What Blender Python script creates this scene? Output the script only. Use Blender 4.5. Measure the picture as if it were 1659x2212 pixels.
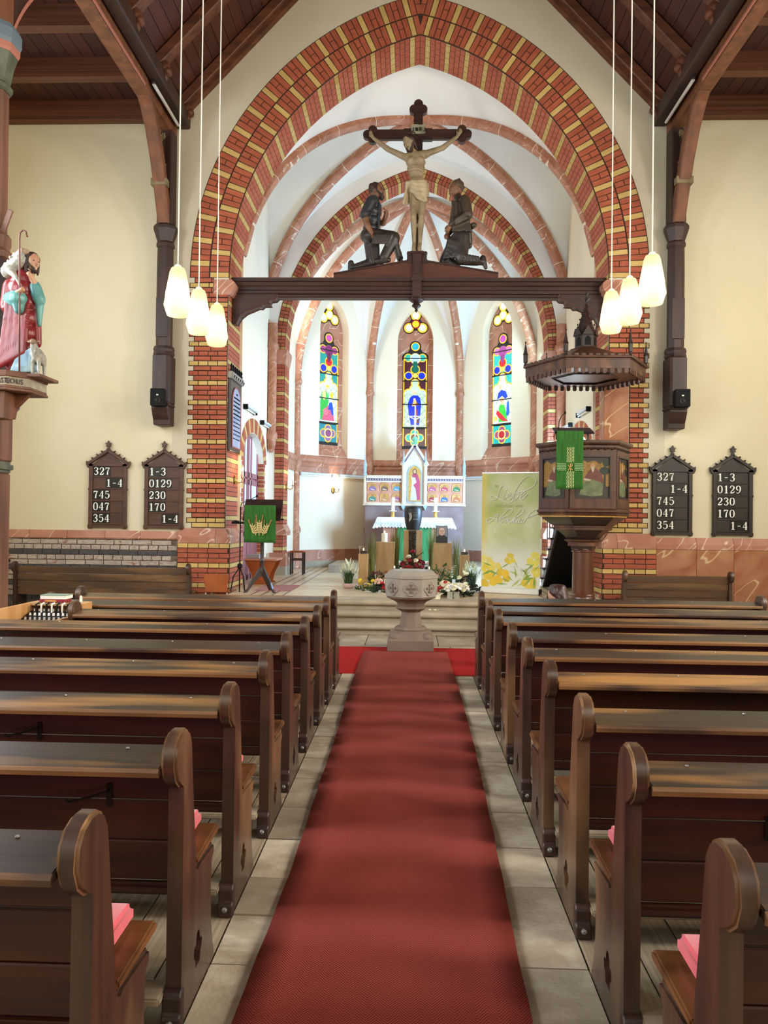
import bpy, bmesh, math, random
from mathutils import Vector, Matrix, Euler
random.seed(7)
PI = math.pi
scene = bpy.context.scene
COL = scene.collection
for _o in list(bpy.data.objects):
    bpy.data.objects.remove(_o)

# ------------------------------------------------------------------ camera
cam_d = bpy.data.cameras.new('camera')
cam = bpy.data.objects.new('camera', cam_d)
COL.objects.link(cam)
cam_d.sensor_fit = 'HORIZONTAL'
cam_d.sensor_width = 36.0
cam_d.lens = 1660.0 / 1659.0 * 36.0
cam_d.clip_end = 200
cam.matrix_world = (Matrix.Translation((-0.05, 0, 1.62)) @ Matrix.Rotation(math.radians(2.06), 4, 'Z')
                    @ Matrix.Rotation(math.radians(90.61), 4, 'X') @ Matrix.Rotation(math.radians(0.7), 4, 'Z'))
scene.camera = cam

# ------------------------------------------------------------------ world, exposure, lights
world = bpy.data.worlds.new('world')
scene.world = world
world.use_nodes = True
world.node_tree.nodes['Background'].inputs[0].default_value = (0.75, 0.86, 1.0, 1)
world.node_tree.nodes['Background'].inputs[1].default_value = 1.0
scene.view_settings.view_transform = 'Standard'
scene.view_settings.look = 'None'
scene.view_settings.gamma = 1.0
scene.view_settings.use_curve_mapping = False
scene.view_settings.exposure = 0.42
scene.cycles.use_denoising = True
scene.cycles.adaptive_threshold = 0.025
scene.cycles.max_bounces = 8
scene.cycles.diffuse_bounces = 4
scene.cycles.caustics_reflective = False
scene.cycles.caustics_refractive = False
scene.cycles.sample_clamp_indirect = 6.0


def area(name, loc, target, sx, sy, power, col):
    l = bpy.data.lights.new(name, 'AREA')
    l.shape = 'RECTANGLE'
    l.size, l.size_y, l.energy, l.color = sx, sy, power, col
    o = bpy.data.objects.new(name, l)
    COL.objects.link(o)
    o.location = loc
    d = Vector(target) - Vector(loc)
    o.rotation_euler = d.to_track_quat('-Z', 'Y').to_euler()
    return o


DAY = (0.86, 0.93, 1.0)
WARMDAY = (1.0, 0.93, 0.82)
NAVE_WIN_Y = (-1.6, 2.4, 6.4, 10.4)
for wy, pw in zip(NAVE_WIN_Y, (260, 430, 430, 90)):      # daylight through the windows of the side aisles
    area('daylight', (-7.55, wy, 4.7), (0, wy + .3, 2.2), 1.5, 4.2, pw * .85, DAY)
    area('daylight', (7.55, wy, 4.7), (0, wy + .3, 2.2), 1.5, 4.2, pw, WARMDAY)
area('daylight', (0, -5.9, 6.5), (0, 8, 4.5), 5.0, 4.5, 230, WARMDAY)     # west window over the entrance
area('daylight', (3.40, 14.8, 2.25), (-2.2, 19.2, 2.2), 1.6, 1.7, 760, (0.36, 0.64, 1.0))     # glazed south door of the chancel
area('daylight', (2.98, 17.6, 5.2), (-2.0, 18.3, 3.6), 0.7, 3.0, 150, (0.50, 0.85, 1.0))     # side windows of the apse
area('daylight', (-2.98, 17.6, 5.2), (2.0, 18.3, 4.6), 0.7, 3.0, 115, (1.0, 0.95, 0.88))


# ------------------------------------------------------------------ helpers
def lin(h):
    h = h.lstrip('#')
    v = [int(h[i:i + 2], 16) / 255 for i in (0, 2, 4)]
    return tuple((c / 12.92 if c <= .04045 else ((c + .055) / 1.055) ** 2.4) for c in v) + (1,)


MATS = {}


def N(nt, typ, **kw):
    n = nt.nodes.new(typ)
    for k, v in kw.items():
        if k == 'inp':
            for kk, vv in v.items():
                n.inputs[kk].default_value = vv
        else:
            setattr(n, k, v)
    return n


def mat(name, c1, c2=None, rough=.6, metal=0, scale=(6, 6, 6), nscale=1.0, detail=4, contrast=(.35, .65), bump=0, bscale=None,
        rnd=0.0, spec=.5, emit=None, estr=0, coat=0, c3=None, c3r=(.6, .7), c3s=(3, 3, 3), coords='Object', sheen=0, trans=0, alpha=1):
    """noise-mottled principled material; c3 = a second, patchy colour (wear, stains)"""
    if name in MATS:
        return MATS[name]
    m = bpy.data.materials.new(name)
    m.use_nodes = True
    nt = m.node_tree
    b = nt.nodes['Principled BSDF']
    b.inputs['Roughness'].default_value = rough
    b.inputs['Metallic'].default_value = metal
    b.inputs['Specular IOR Level'].default_value = spec
    if coat:
        b.inputs['Coat Weight'].default_value = coat
        b.inputs['Coat Roughness'].default_value = .25
    if sheen:
        b.inputs['Sheen Weight'].default_value = sheen
    if trans:
        b.inputs['Transmission Weight'].default_value = trans
    if alpha < 1:
        b.inputs['Alpha'].default_value = alpha
    tc = N(nt, 'ShaderNodeTexCoord')
    oi = N(nt, 'ShaderNodeObjectInfo')
    col = None
    if c2 or bump or c3:
        add = N(nt, 'ShaderNodeVectorMath', operation='ADD')
        sc_ = N(nt, 'ShaderNodeVectorMath', operation='SCALE')
        sc_.inputs['Scale'].default_value = 37.0
        comb = N(nt, 'ShaderNodeCombineXYZ')
        nt.links.new(oi.outputs['Random'], comb.inputs[0])
        nt.links.new(oi.outputs['Random'], comb.inputs[1])
        nt.links.new(comb.outputs[0], sc_.inputs[0])
        nt.links.new(tc.outputs[coords], add.inputs[0])
        nt.links.new(sc_.outputs[0], add.inputs[1])

        def noise(scl, det):
            mp = N(nt, 'ShaderNodeMapping')
            mp.inputs['Scale'].default_value = scl
            nt.links.new(add.outputs[0], mp.inputs[0])
            nz = N(nt, 'ShaderNodeTexNoise')
            nz.inputs['Scale'].default_value = nscale
            nz.inputs['Detail'].default_value = det
            nt.links.new(mp.outputs[0], nz.inputs['Vector'])
            return nz
        nz = noise(scale, detail)
        if c2:
            mr = N(nt, 'ShaderNodeMapRange')
            mr.inputs[1].default_value, mr.inputs[2].default_value = contrast
            nt.links.new(nz.outputs[0], mr.inputs[0])
            mx = N(nt, 'ShaderNodeMix', data_type='RGBA')
            mx.inputs[6].default_value = lin(c1)
            mx.inputs[7].default_value = lin(c2)
            nt.links.new(mr.outputs[0], mx.inputs[0])
            col = mx.outputs[2]
        if c3:
            nz3 = noise(c3s, 3)
            mr = N(nt, 'ShaderNodeMapRange')
            mr.inputs[1].default_value, mr.inputs[2].default_value = c3r
            nt.links.new(nz3.outputs[0], mr.inputs[0])
            mx = N(nt, 'ShaderNodeMix', data_type='RGBA')
            if col is None:
                mx.inputs[6].default_value = lin(c1)
            else:
                nt.links.new(col, mx.inputs[6])
            mx.inputs[7].default_value = lin(c3)
            nt.links.new(mr.outputs[0], mx.inputs[0])
            col = mx.outputs[2]
        if bump:
            nb = noise(bscale, 3) if bscale else nz
            bp = N(nt, 'ShaderNodeBump')
            bp.inputs['Strength'].default_value = bump
            bp.inputs['Distance'].default_value = .01
            nt.links.new(nb.outputs[0], bp.inputs['Height'])
            nt.links.new(bp.outputs[0], b.inputs['Normal'])
    if rnd:
        hs = N(nt, 'ShaderNodeHueSaturation')
        mr = N(nt, 'ShaderNodeMapRange')
        mr.inputs[3].default_value, mr.inputs[4].default_value = 1 - rnd, 1 + rnd
        nt.links.new(oi.outputs['Random'], mr.inputs[0])
        nt.links.new(mr.outputs[0], hs.inputs['Value'])
        if col is None:
            hs.inputs['Color'].default_value = lin(c1)
        else:
            nt.links.new(col, hs.inputs['Color'])
        col = hs.outputs[0]
    if col is None:
        b.inputs['Base Color'].default_value = lin(c1)
    else:
        nt.links.new(col, b.inputs['Base Color'])
    if emit:
        b.inputs['Emission Color'].default_value = lin(emit)
        b.inputs['Emission Strength'].default_value = estr
    MATS[name] = m
    return m


class MB:
    def __init__(s):
        s.v, s.f = [], []

    def add(s, vs, fs):
        o = len(s.v)
        s.v += [tuple(v) for v in vs]
        s.f += [tuple(i + o for i in f) for f in fs]
        return s

    def box(s, x0, x1, y0, y1, z0, z1):
        return s.add([(x0, y0, z0), (x1, y0, z0), (x1, y1, z0), (x0, y1, z0), (x0, y0, z1), (x1, y0, z1), (x1, y1, z1), (x0, y1, z1)],
                     [(0, 3, 2, 1), (4, 5, 6, 7), (0, 1, 5, 4), (1, 2, 6, 5), (2, 3, 7, 6), (3, 0, 4, 7)])

    def obox(s, c, size, rot=None):
        a, b, d = [q / 2 for q in size]
        R = rot if rot is not None else Matrix.Identity(3)
        c = Vector(c)
        vs = [c + R @ Vector(p) for p in ((-a, -b, -d), (a, -b, -d), (a, b, -d), (-a, b, -d), (-a, -b, d), (a, -b, d), (a, b, d), (-a, b, d))]
        return s.add(vs, [(0, 3, 2, 1), (4, 5, 6, 7), (0, 1, 5, 4), (1, 2, 6, 5), (2, 3, 7, 6), (3, 0, 4, 7)])

    def beam(s, a, b, w, h, up=(0, 0, 1)):
        a, b = Vector(a), Vector(b)
        d = (b - a).normalized()
        sx = d.cross(Vector(up)).normalized()
        uz = sx.cross(d)
        R = Matrix((sx, d, uz)).transposed()
        return s.obox((a + b) / 2, (w, (b - a).length, h), R)

    def prism(s, poly, plane, a, b):
        n = len(poly)
        if plane == 'xz':
            p = lambda u, w, t: (u, t, w)
        elif plane == 'yz':
            p = lambda u, w, t: (t, u, w)
        else:
            p = lambda u, w, t: (u, w, t)
        vs = [p(u, w, a) for u, w in poly] + [p(u, w, b) for u, w in poly]
        fs = [tuple(range(n)), tuple(range(2 * n - 1, n - 1, -1))]
        fs += [(i, (i + 1) % n, n + (i + 1) % n, n + i) for i in range(n)]
        return s.add(vs, fs)

    def lathe(s, prof, n=16, c=(0, 0, 0), phase=0.0, sx=1, sy=1, caps=True):
        vs, fs = [], []
        for r, z in prof:
            for i in range(n):
                a = 2 * PI * i / n + phase
                vs.append((c[0] + r * sx * math.cos(a), c[1] + r * sy * math.sin(a), c[2] + z))
        m = len(prof)
        for j in range(m - 1):
            for i in range(n):
                k = (i + 1) % n
                fs.append((j * n + i, j * n + k, (j + 1) * n + k, (j + 1) * n + i))
        if caps:
            fs.append(tuple(range(n - 1, -1, -1)))
            fs.append(tuple((m - 1) * n + i for i in range(n)))
        return s.add(vs, fs)

    def tube(s, path, r, n=8, caps=True):
        P = [Vector(p) for p in path]
        rr = r if isinstance(r, (list, tuple)) else [r] * len(P)
        vs, fs = [], []
        ref = None
        for i, p in enumerate(P):
            t = (P[min(i + 1, len(P) - 1)] - P[max(i - 1, 0)])
            t = t.normalized() if t.length > 1e-9 else Vector((0, 0, 1))
            if ref is None:
                ref = Vector((0, 0, 1)) if abs(t.z) < .9 else Vector((1, 0, 0))
            sx = (ref - t * ref.dot(t)).normalized()
            ref = sx
            sy = t.cross(sx)
            for k in range(n):
                a = 2 * PI * k / n
                vs.append(p + (sx * math.cos(a) + sy * math.sin(a)) * rr[i])
        for i in range(len(P) - 1):
            for k in range(n):
                q = (k + 1) % n
                fs.append((i * n + k, i * n + q, (i + 1) * n + q, (i + 1) * n + k))
        if caps:
            fs.append(tuple(range(n - 1, -1, -1)))
            fs.append(tuple((len(P) - 1) * n + i for i in range(n)))
        return s.add(vs, fs)

    def sphere(s, c, r, seg=12, rings=8, rot=None):
        rx, ry, rz = r if isinstance(r, (tuple, list)) else (r, r, r)
        c = Vector(c)
        R = rot if rot is not None else Matrix.Identity(3)
        vs = [c + R @ Vector((0, 0, -rz))]
        for j in range(1, rings):
            a = -PI / 2 + PI * j / rings
            for i in range(seg):
                b = 2 * PI * i / seg
                vs.append(c + R @ Vector((rx * math.cos(a) * math.cos(b), ry * math.cos(a) * math.sin(b), rz * math.sin(a))))
        vs.append(c + R @ Vector((0, 0, rz)))
        fs = []
        for i in range(seg):
            fs.append((0, 1 + (i + 1) % seg, 1 + i))
            fs.append((len(vs) - 1, 1 + (rings - 2) * seg + i, 1 + (rings - 2) * seg + (i + 1) % seg))
        for j in range(rings - 2):
            for i in range(seg):
                k = (i + 1) % seg
                fs.append((1 + j * seg + i, 1 + j * seg + k, 1 + (j + 1) * seg + k, 1 + (j + 1) * seg + i))
        return s.add(vs, fs)

    def cone(s, a, b, ra, rb, seg=10):
        """tapered capsule: rounded ends"""
        a, b = Vector(a), Vector(b)
        d = (b - a)
        L = d.length
        d = d / L if L > 1e-6 else Vector((0, 0, 1))
        pts, rs = [], []
        for q in (-.95, -.6, 0):
            pts.append(a + d * ra * q)
            rs.append(ra * math.sqrt(max(0.02, 1 - q * q)))
        for q in (0, .6, .95):
            pts.append(b + d * rb * q)
            rs.append(rb * math.sqrt(max(0.02, 1 - q * q)))
        return s.tube(pts, rs, seg)

    def grid(s, f, nu, nv, closeu=False):
        vs = [f(i / (nu if closeu else nu - 1), j / (nv - 1)) for j in range(nv) for i in range(nu)]
        fs = []
        for j in range(nv - 1):
            for i in range(nu if closeu else nu - 1):
                k = (i + 1) % nu
                fs.append((j * nu + i, j * nu + k, (j + 1) * nu + k, (j + 1) * nu + i))
        return s.add(vs, fs)

    def mesh(s, name, smooth=False, bevel=0, seg=2, angle=30):
        me = bpy.data.meshes.new(name)
        me.from_pydata(s.v, [], s.f)
        bm = bmesh.new()
        bm.from_mesh(me)
        bmesh.ops.recalc_face_normals(bm, faces=bm.faces)
        if bevel:
            es = [e for e in bm.edges if len(e.link_faces) == 2 and e.calc_face_angle(0) > math.radians(angle)]
            bmesh.ops.bevel(bm, geom=es, offset=bevel, segments=seg, affect='EDGES', clamp_overlap=True)
        bm.to_mesh(me)
        bm.free()
        if smooth:
            for p in me.polygons:
                p.use_smooth = True
            if smooth != 'all':
                me.set_sharp_from_angle(angle=math.radians(40))
        return me

    def build(s, name, m, parent=None, smooth=False, bevel=0, seg=2, kind=None, label=None):
        return link(name, s.mesh(name, smooth, bevel, seg), m, parent, kind, label)


def link(name, me, m=None, parent=None, kind=None, label=None):
    o = bpy.data.objects.new(name, me)
    COL.objects.link(o)
    if m is not None and me is not None and not me.materials:
        me.materials.append(m)
    if parent is not None:
        o.parent = parent
    if kind:
        o['kind'] = kind
    if label:
        o['label'] = label
    return o


def thing(name, label, cat, loc=(0, 0, 0), rz=0, group=None):
    o = bpy.data.objects.new(name, None)
    COL.objects.link(o)
    o.empty_display_size = .1
    o.location = loc
    o.rotation_euler = (0, 0, rz)
    return tag(o, label, cat, group)


def tag(o, label, cat, group=None):
    o['label'] = label
    o['category'] = cat
    if group:
        o['group'] = group
    return o


def struct(o, label=None):
    o['kind'] = 'structure'
    if label:
        o['label'] = label
    return o


def snode(name, label=None):
    o = bpy.data.objects.new(name, None)
    COL.objects.link(o)
    return struct(o, label)


def dup(root, loc=None, rz=None, label=None, group=None, parent=None):
    r = root.copy()
    COL.objects.link(r)
    if parent is not None:
        r.parent = parent
    if loc is not None:
        r.location = loc
    if rz is not None:
        r.rotation_euler = (0, 0, rz)
    if label:
        r['label'] = label
    if group:
        r['group'] = group
    for ch in list(root.children):
        dup(ch, parent=r)
    return r


UNIT = None


def unit_box():
    global UNIT
    if UNIT is None:
        UNIT = {}
    return UNIT


def piece(name, m, parent, c, size, rot=None, kind=None):
    """a box that shares one unit mesh per material and is scaled to size"""
    d = unit_box()
    if m.name not in d:
        me = MB().box(-.5, .5, -.5, .5, -.5, .5).mesh('unit_' + m.name)
        me.materials.append(m)
        d[m.name] = me
    o = bpy.data.objects.new(name, d[m.name])
    COL.objects.link(o)
    o.parent = parent
    M4 = Matrix.Translation(c) @ (rot.to_4x4() if rot is not None else Matrix.Identity(4)) @ Matrix.Diagonal((size[0], size[1], size[2], 1))
    o.matrix_local = M4
    return o


def arc_pts(cx, cy, r, a0, a1, n):
    return [(cx + r * math.cos(a0 + (a1 - a0) * i / n), cy + r * math.sin(a0 + (a1 - a0) * i / n)) for i in range(n + 1)]


def pointed(half, spring, c, n=14, ext=0.0):
    """left springing -> apex -> right springing of a pointed arch, (x,z); ext = grown outward"""
    R = half + c + ext
    amax = math.acos(c / R)
    L = [(c - R * math.cos(amax * i / n), spring + R * math.sin(amax * i / n)) for i in range(n + 1)]
    return L + [(-x, z) for x, z in reversed(L[:-1])]
# ------------------------------------------------------------------ materials
m_cream = mat('plaster_cream', '#d6cba9', '#dcd3b6', rough=.9, scale=(.6, .6, .6), bump=.15, bscale=(60, 60, 60))
m_cream_shaded = mat('plaster_cream_shaded', '#c9bfa5', '#d2c9b1', rough=.9, scale=(.7, .7, .7), bump=.12, bscale=(60, 60, 60))  # cream paint again; the arch wall's dimmer light is put into the colour
m_white = mat('plaster_white', '#ece6dc', '#f2eee6', rough=.9, scale=(.7, .7, .7))
m_chancel = mat('plaster_chancel', '#ecdfc4', '#efe5cf', rough=.9, scale=(.7, .7, .7))
m_brick = mat('brick_red', '#9e4b30', '#ac5b3d', rough=.75, scale=(1.5, 1.5, 1.5), rnd=.10)
m_bricky = mat('brick_yellow', '#c3a058', '#ccad6c', rough=.75, scale=(1.5, 1.5, 1.5), rnd=.08)
m_joint = mat('joint_dark', '#3f2a1c', rough=.9)
m_jointl = mat('joint_light', '#e6dcc8', rough=.9)
m_stonej = mat('joint_stone', '#6f6455', rough=.95)


def marble(name, base, dark, vein, s=1.6, rough=.55):
    m = bpy.data.materials.new(name)
    m.use_nodes = True
    nt = m.node_tree
    b = nt.nodes['Principled BSDF']
    b.inputs['Roughness'].default_value = rough
    tc = N(nt, 'ShaderNodeTexCoord')
    oi = N(nt, 'ShaderNodeObjectInfo')
    add = N(nt, 'ShaderNodeVectorMath', operation='ADD')
    sc_ = N(nt, 'ShaderNodeVectorMath', operation='SCALE')
    sc_.inputs['Scale'].default_value = 29.0
    comb = N(nt, 'ShaderNodeCombineXYZ')
    for k in range(3):
        nt.links.new(oi.outputs['Random'], comb.inputs[k])
    nt.links.new(comb.outputs[0], sc_.inputs[0])
    geo = N(nt, 'ShaderNodeNewGeometry')
    nt.links.new(geo.outputs['Position'], add.inputs[0])
    nt.links.new(sc_.outputs[0], add.inputs[1])
    n1 = N(nt, 'ShaderNodeTexNoise', inp={'Scale': s, 'Detail': 5, 'Distortion': 1.2})
    nt.links.new(add.outputs[0], n1.inputs['Vector'])
    mr = N(nt, 'ShaderNodeMapRange')
    mr.inputs[1].default_value, mr.inputs[2].default_value = .35, .68
    nt.links.new(n1.outputs[0], mr.inputs[0])
    mx = N(nt, 'ShaderNodeMix', data_type='RGBA')
    mx.inputs[6].default_value, mx.inputs[7].default_value = lin(base), lin(dark)
    nt.links.new(mr.outputs[0], mx.inputs[0])
    # veins: thin band of a distorted noise around 0.5
    n2 = N(nt, 'ShaderNodeTexNoise', inp={'Scale': s * .75, 'Detail': 1.6, 'Distortion': .05})
    mp = N(nt, 'ShaderNodeMapping', vector_type='TEXTURE')
    mp.inputs['Scale'].default_value = (.42, .67, 2.2)
    mp.inputs['Rotation'].default_value = (.35, .75, .3)
    nt.links.new(add.outputs[0], mp.inputs[0])
    nt.links.new(mp.outputs[0], n2.inputs['Vector'])
    s1 = N(nt, 'ShaderNodeMath', operation='SUBTRACT')
    s1.inputs[1].default_value = .5
    nt.links.new(n2.outputs[0], s1.inputs[0])
    s2 = N(nt, 'ShaderNodeMath', operation='ABSOLUTE')
    nt.links.new(s1.outputs[0], s2.inputs[0])
    m2 = N(nt, 'ShaderNodeMapRange')
    m2.inputs[1].default_value, m2.inputs[2].default_value = .002, .009
    m2.inputs[3].default_value, m2.inputs[4].default_value = .6, 0
    nt.links.new(s2.outputs[0], m2.inputs[0])
    mx2 = N(nt, 'ShaderNodeMix', data_type='RGBA')
    nt.links.new(mx.outputs[2], mx2.inputs[6])
    mx2.inputs[7].default_value = lin(vein)
    nt.links.new(m2.outputs[0], mx2.inputs[0])
    nt.links.new(mx2.outputs[2], b.inputs['Base Color'])
    MATS[name] = m
    return m


m_marb = marble('marble_rose', '#bd8870', '#a5684e', '#f0dcc2')
m_marbo = marble('marble_ochre', '#b4805c', '#96552f', '#e8cfa0', s=1.5)
m_marbr = marble('marble_rib', '#bd8568', '#a06244', '#f0dfc6', s=3.4)
m_stone = mat('stone_slab', '#a89a84', '#8c7d68', rough=.75, scale=(2.2, 2.2, 2.2), detail=6, bump=.35, bscale=(30, 30, 30), rnd=.22,
              c3='#b8ad9a', c3r=(.5, .85), c3s=(5, 5, 5))
m_step = mat('stone_step', '#a89880', '#958670', rough=.7, scale=(3, 3, 3), detail=6, bump=.5, bscale=(70, 70, 70), rnd=.06)
m_font = mat('sandstone_font', '#8f867a', '#9a9186', rough=.8, scale=(3, 3, 3), bump=.2, bscale=(90, 90, 90))
m_fontd = mat('sandstone_brown', '#6e5c50', '#7a685a', rough=.7, scale=(3, 3, 3), bump=.2, bscale=(90, 90, 90))
m_floorwood = mat('floorboard_grey', '#9a8a72', '#7c6b55', rough=.7, scale=(12, 1.0, 12), detail=5, bump=.3, rnd=.14)
# pew woods: grain runs along x
PW = dict(rough=.38, coat=.12, spec=.4)
m_pew = mat('wood_pew', '#3e1b0d', '#280f07', scale=(1.2, 16, 16), detail=5, bump=.12, rnd=.10, **PW)
m_pewtop = mat('wood_pew_worn', '#33231a', '#1e1612', scale=(.9, 14, 9), detail=6, bump=.25, rnd=.12, c3='#8f6434', c3r=(.54, .66), c3s=(.6, 5, 5),
               rough=.36, coat=.12)
m_pewend = mat('wood_pew_end', '#452d20', '#2d1c14', scale=(14, 14, 1.4), detail=5, bump=.12, rnd=.08, c3='#7d5b3c', c3r=(.55, .75), c3s=(2.5, 2.5, 1.2),
               rough=.36, coat=.3)
m_seat = mat('wood_seat', '#6e4522', '#4a2b14', scale=(1.2, 10, 10), detail=5, bump=.12, rnd=.08, rough=.4, coat=.2)
m_dark = mat('wood_dark', '#3c2218', '#2a1710', rough=.5, scale=(10, 10, 1.5), detail=5, rnd=.06)
m_darkx = mat('wood_dark_x', '#40251a', '#2c1811', rough=.45, scale=(1.2, 14, 14), detail=5, rnd=.08)
m_roof = mat('wood_ceiling', '#54291a', '#3a1b11', rough=.65, scale=(14, 1.0, 14), detail=5, rnd=.22)
m_timber = mat('wood_timber', '#7a4a2c', '#5c3620', rough=.6, scale=(8, 8, 1.2), detail=5, rnd=.10)
m_timberx = mat('wood_timber_x', '#6b3c24', '#4c2918', rough=.6, scale=(1.0, 10, 10), detail=5, rnd=.10)
m_postred = mat('wood_post', '#7d5440', '#5e3a2b', rough=.6, scale=(12, 12, .9), detail=5)
m_pinkline = mat('paint_pink_line', '#a86a58', rough=.6)
m_oak = mat('wood_oak_light', '#c09a6b', '#ab8455', rough=.55, scale=(10, 10, 1.2), detail=5, rnd=.05)
m_ply = mat('wood_beech', '#cb9c66', '#b8844e', rough=.4, scale=(10, 10, 1.0), detail=4)
m_chair = mat('wood_chair_orange', '#a85a28', '#8a421a', rough=.35, scale=(1.5, 8, 1.5), detail=4)
m_pink = mat('velvet_pink', '#c8505a', '#b8424c', rough=.9, scale=(5, 5, 5), sheen=.3)
m_black = mat('metal_black', '#0a0a0b', rough=.6, spec=.2)
m_iron = mat('iron_dark', '#1a1613', rough=.4, metal=.6)
m_brass = mat('brass', '#b98b3e', rough=.3, metal=1)
m_gold = mat('gold_paint', '#d8ab58', '#c4923e', rough=.45, scale=(20, 20, 20), metal=.1)
m_whitep = mat('paint_white', '#eee9de', rough=.6)
m_cable = mat('cable_white', '#dcd8cc', rough=.5)
m_chrome = mat('aluminium', '#c8c8c6', rough=.3, metal=.8)
m_green = mat('cloth_green', '#24551a', '#316a22', rough=.95, scale=(60, 60, 3), detail=3, bump=.2)
m_greenl = mat('thread_pale', '#c9cf8e', rough=.9)
m_wheat = mat('thread_wheat', '#cbb57a', rough=.9)
m_wheatd = mat('thread_brown', '#8a6c3c', rough=.9)
m_white_digit = mat('digit_white', '#f4f2ea', rough=.5)
m_slate = mat('slate_black', '#0d1112', rough=.22)
m_skin = mat('statue_skin', '#a08c6e', '#82704f', rough=.5, scale=(6, 6, 6), detail=4, c3='#5d4a36', c3r=(.62, .8), c3s=(9, 9, 9))
m_cloth_st = mat('statue_loincloth', '#c6b491', '#a2906c', rough=.6, scale=(5, 5, 5))
m_statdark = mat('statue_dark_cloth', '#26221f', '#3a3029', rough=.42, scale=(5, 5, 5), detail=4)
m_statblue = mat('statue_slate_shirt', '#2c2f35', '#3b3a3a', rough=.42, scale=(5, 5, 5))
m_statbrown = mat('statue_brown_coat', '#4a3d2f', '#352a21', rough=.42, scale=(5, 5, 5))
m_statskin = mat('statue_tan_skin', '#8a5e42', '#6d4830', rough=.5, scale=(8, 8, 8))
m_hair = mat('statue_hair', '#2c1d14', '#3c281b', rough=.6, scale=(30, 30, 8))
# ================================================================== floor
floor = MB().box(-7.4, 7.4, -6, 13.0, -.25, -.035).build('floor', m_stonej)
struct(floor, 'stone and board floor of the nave')
LJ = [-3, -1.2, .1, .9, 1.6, 2.15, 2.79, 3.14, 3.47, 3.89, 4.32, 4.81, 5.22, 5.73, 6.1, 6.43, 7.12, 7.7, 8.3]
RJ = [-3, -1.0, .3, 1.1, 1.8, 2.3, 2.83, 3.45, 3.86, 4.32, 4.62, 5.22, 5.44, 6.13, 6.58, 7.0, 7.44, 7.9, 8.3]
for J, xa, xb in ((LJ, -.765, -.12), (RJ, -.12, .614)):
    for a, b in zip(J, J[1:]):
        g = .005
        piece('slab', m_stone, floor, ((xa + xb) / 2, (a + b) / 2, -.02 + random.uniform(-.003, .003)), (xb - xa - 2 * g, b - a - 2 * g, .04))
yy = 8.3
for k, d in enumerate((.8, .85, .92)):
    x = -7.2 + .3 * (k % 2)
    while x < 7.2:
        w = random.uniform(.75, 1.15)
        piece('slab', m_stone, floor, (x + w / 2, yy + d / 2, -.02 + random.uniform(-.002, .002)), (w - .01, d - .01, .04))
        x += w
    yy += d
for sgn, x0 in ((-1, -.765), (1, .614)):          # boards under the pews
    x = x0
    i = 0
    while abs(x) < 3.9:
        w = random.uniform(.17, .23)
        y = -3 + random.uniform(0, 1.2)
        while y < 8.25:
            L = min(random.uniform(2.2, 3.6), 8.28 - y)
            piece('floorboard', m_floorwood, floor, (x + sgn * w / 2, y + L / 2, -.02), (w - .008, L - .008, .034))
            y += L
        x += sgn * w
for sgn in (-1, 1):
    y = -5
    while y < 8.2:
        L = random.uniform(.9, 1.3)
        for xa, xb in ((4.0, 5.1), (5.1, 6.2), (6.2, 7.3)):
            piece('slab', m_stone, floor, (sgn * (xa + xb) / 2, y + L / 2, -.02), (xb - xa - .01, L - .01, .04))
        y += L
for sgn in (-1, 1):
    for xa, xb in ((3.05, 4.2), (4.2, 5.4), (5.4, 6.5), (6.5, 7.4)):
        piece('slab', m_stone, floor, (sgn * (xa + xb) / 2, 11.85, -.02), (xb - xa - .01, 1.9, .04))

# chancel floor and steps
m_tile = bpy.data.materials.new('chancel_tiles')
m_tile.use_nodes = True
nt = m_tile.node_tree
b_ = nt.nodes['Principled BSDF']
b_.inputs['Roughness'].default_value = .35
geo = N(nt, 'ShaderNodeNewGeometry')
mp = N(nt, 'ShaderNodeMapping')
mp.inputs['Rotation'].default_value = (0, 0, PI / 4)
nt.links.new(geo.outputs['Position'], mp.inputs[0])
bt = N(nt, 'ShaderNodeTexBrick', offset=0.5)
for k, v in {'Scale': 1.0, 'Mortar Size': .006, 'Brick Width': .17, 'Row Height': .17}.items():
    bt.inputs[k].default_value = v
bt.inputs['Color1'].default_value = lin('#d3bf9e')
bt.inputs['Color2'].default_value = lin('#c8b08c')
bt.inputs['Mortar'].default_value = lin('#8f7a60')
nt.links.new(mp.outputs[0], bt.inputs[0])
sep = N(nt, 'ShaderNodeSeparateXYZ')
nt.links.new(geo.outputs['Position'], sep.inputs[0])
ab = N(nt, 'ShaderNodeMath', operation='ABSOLUTE')
nt.links.new(sep.outputs[0], ab.inputs[0])
wv = N(nt, 'ShaderNodeMath', operation='PINGPONG')
wv.inputs[1].default_value = .085
nt.links.new(ab.outputs[0], wv.inputs[0])
lt = N(nt, 'ShaderNodeMath', operation='LESS_THAN')
lt.inputs[1].default_value = .018
nt.links.new(wv.outputs[0], lt.inputs[0])
gt = N(nt, 'ShaderNodeMath', operation='GREATER_THAN')
gt.inputs[1].default_value = 2.0
nt.links.new(ab.outputs[0], gt.inputs[0])
gt2 = N(nt, 'ShaderNodeMath', operation='LESS_THAN')
gt2.inputs[1].default_value = 2.62
nt.links.new(ab.outputs[0], gt2.inputs[0])
ml = N(nt, 'ShaderNodeMath', operation='MULTIPLY')
nt.links.new(lt.outputs[0], ml.inputs[0])
nt.links.new(gt.outputs[0], ml.inputs[1])
ml2 = N(nt, 'ShaderNodeMath', operation='MULTIPLY')
nt.links.new(ml.outputs[0], ml2.inputs[0])
nt.links.new(gt2.outputs[0], ml2.inputs[1])
mx = N(nt, 'ShaderNodeMix', data_type='RGBA')
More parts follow.
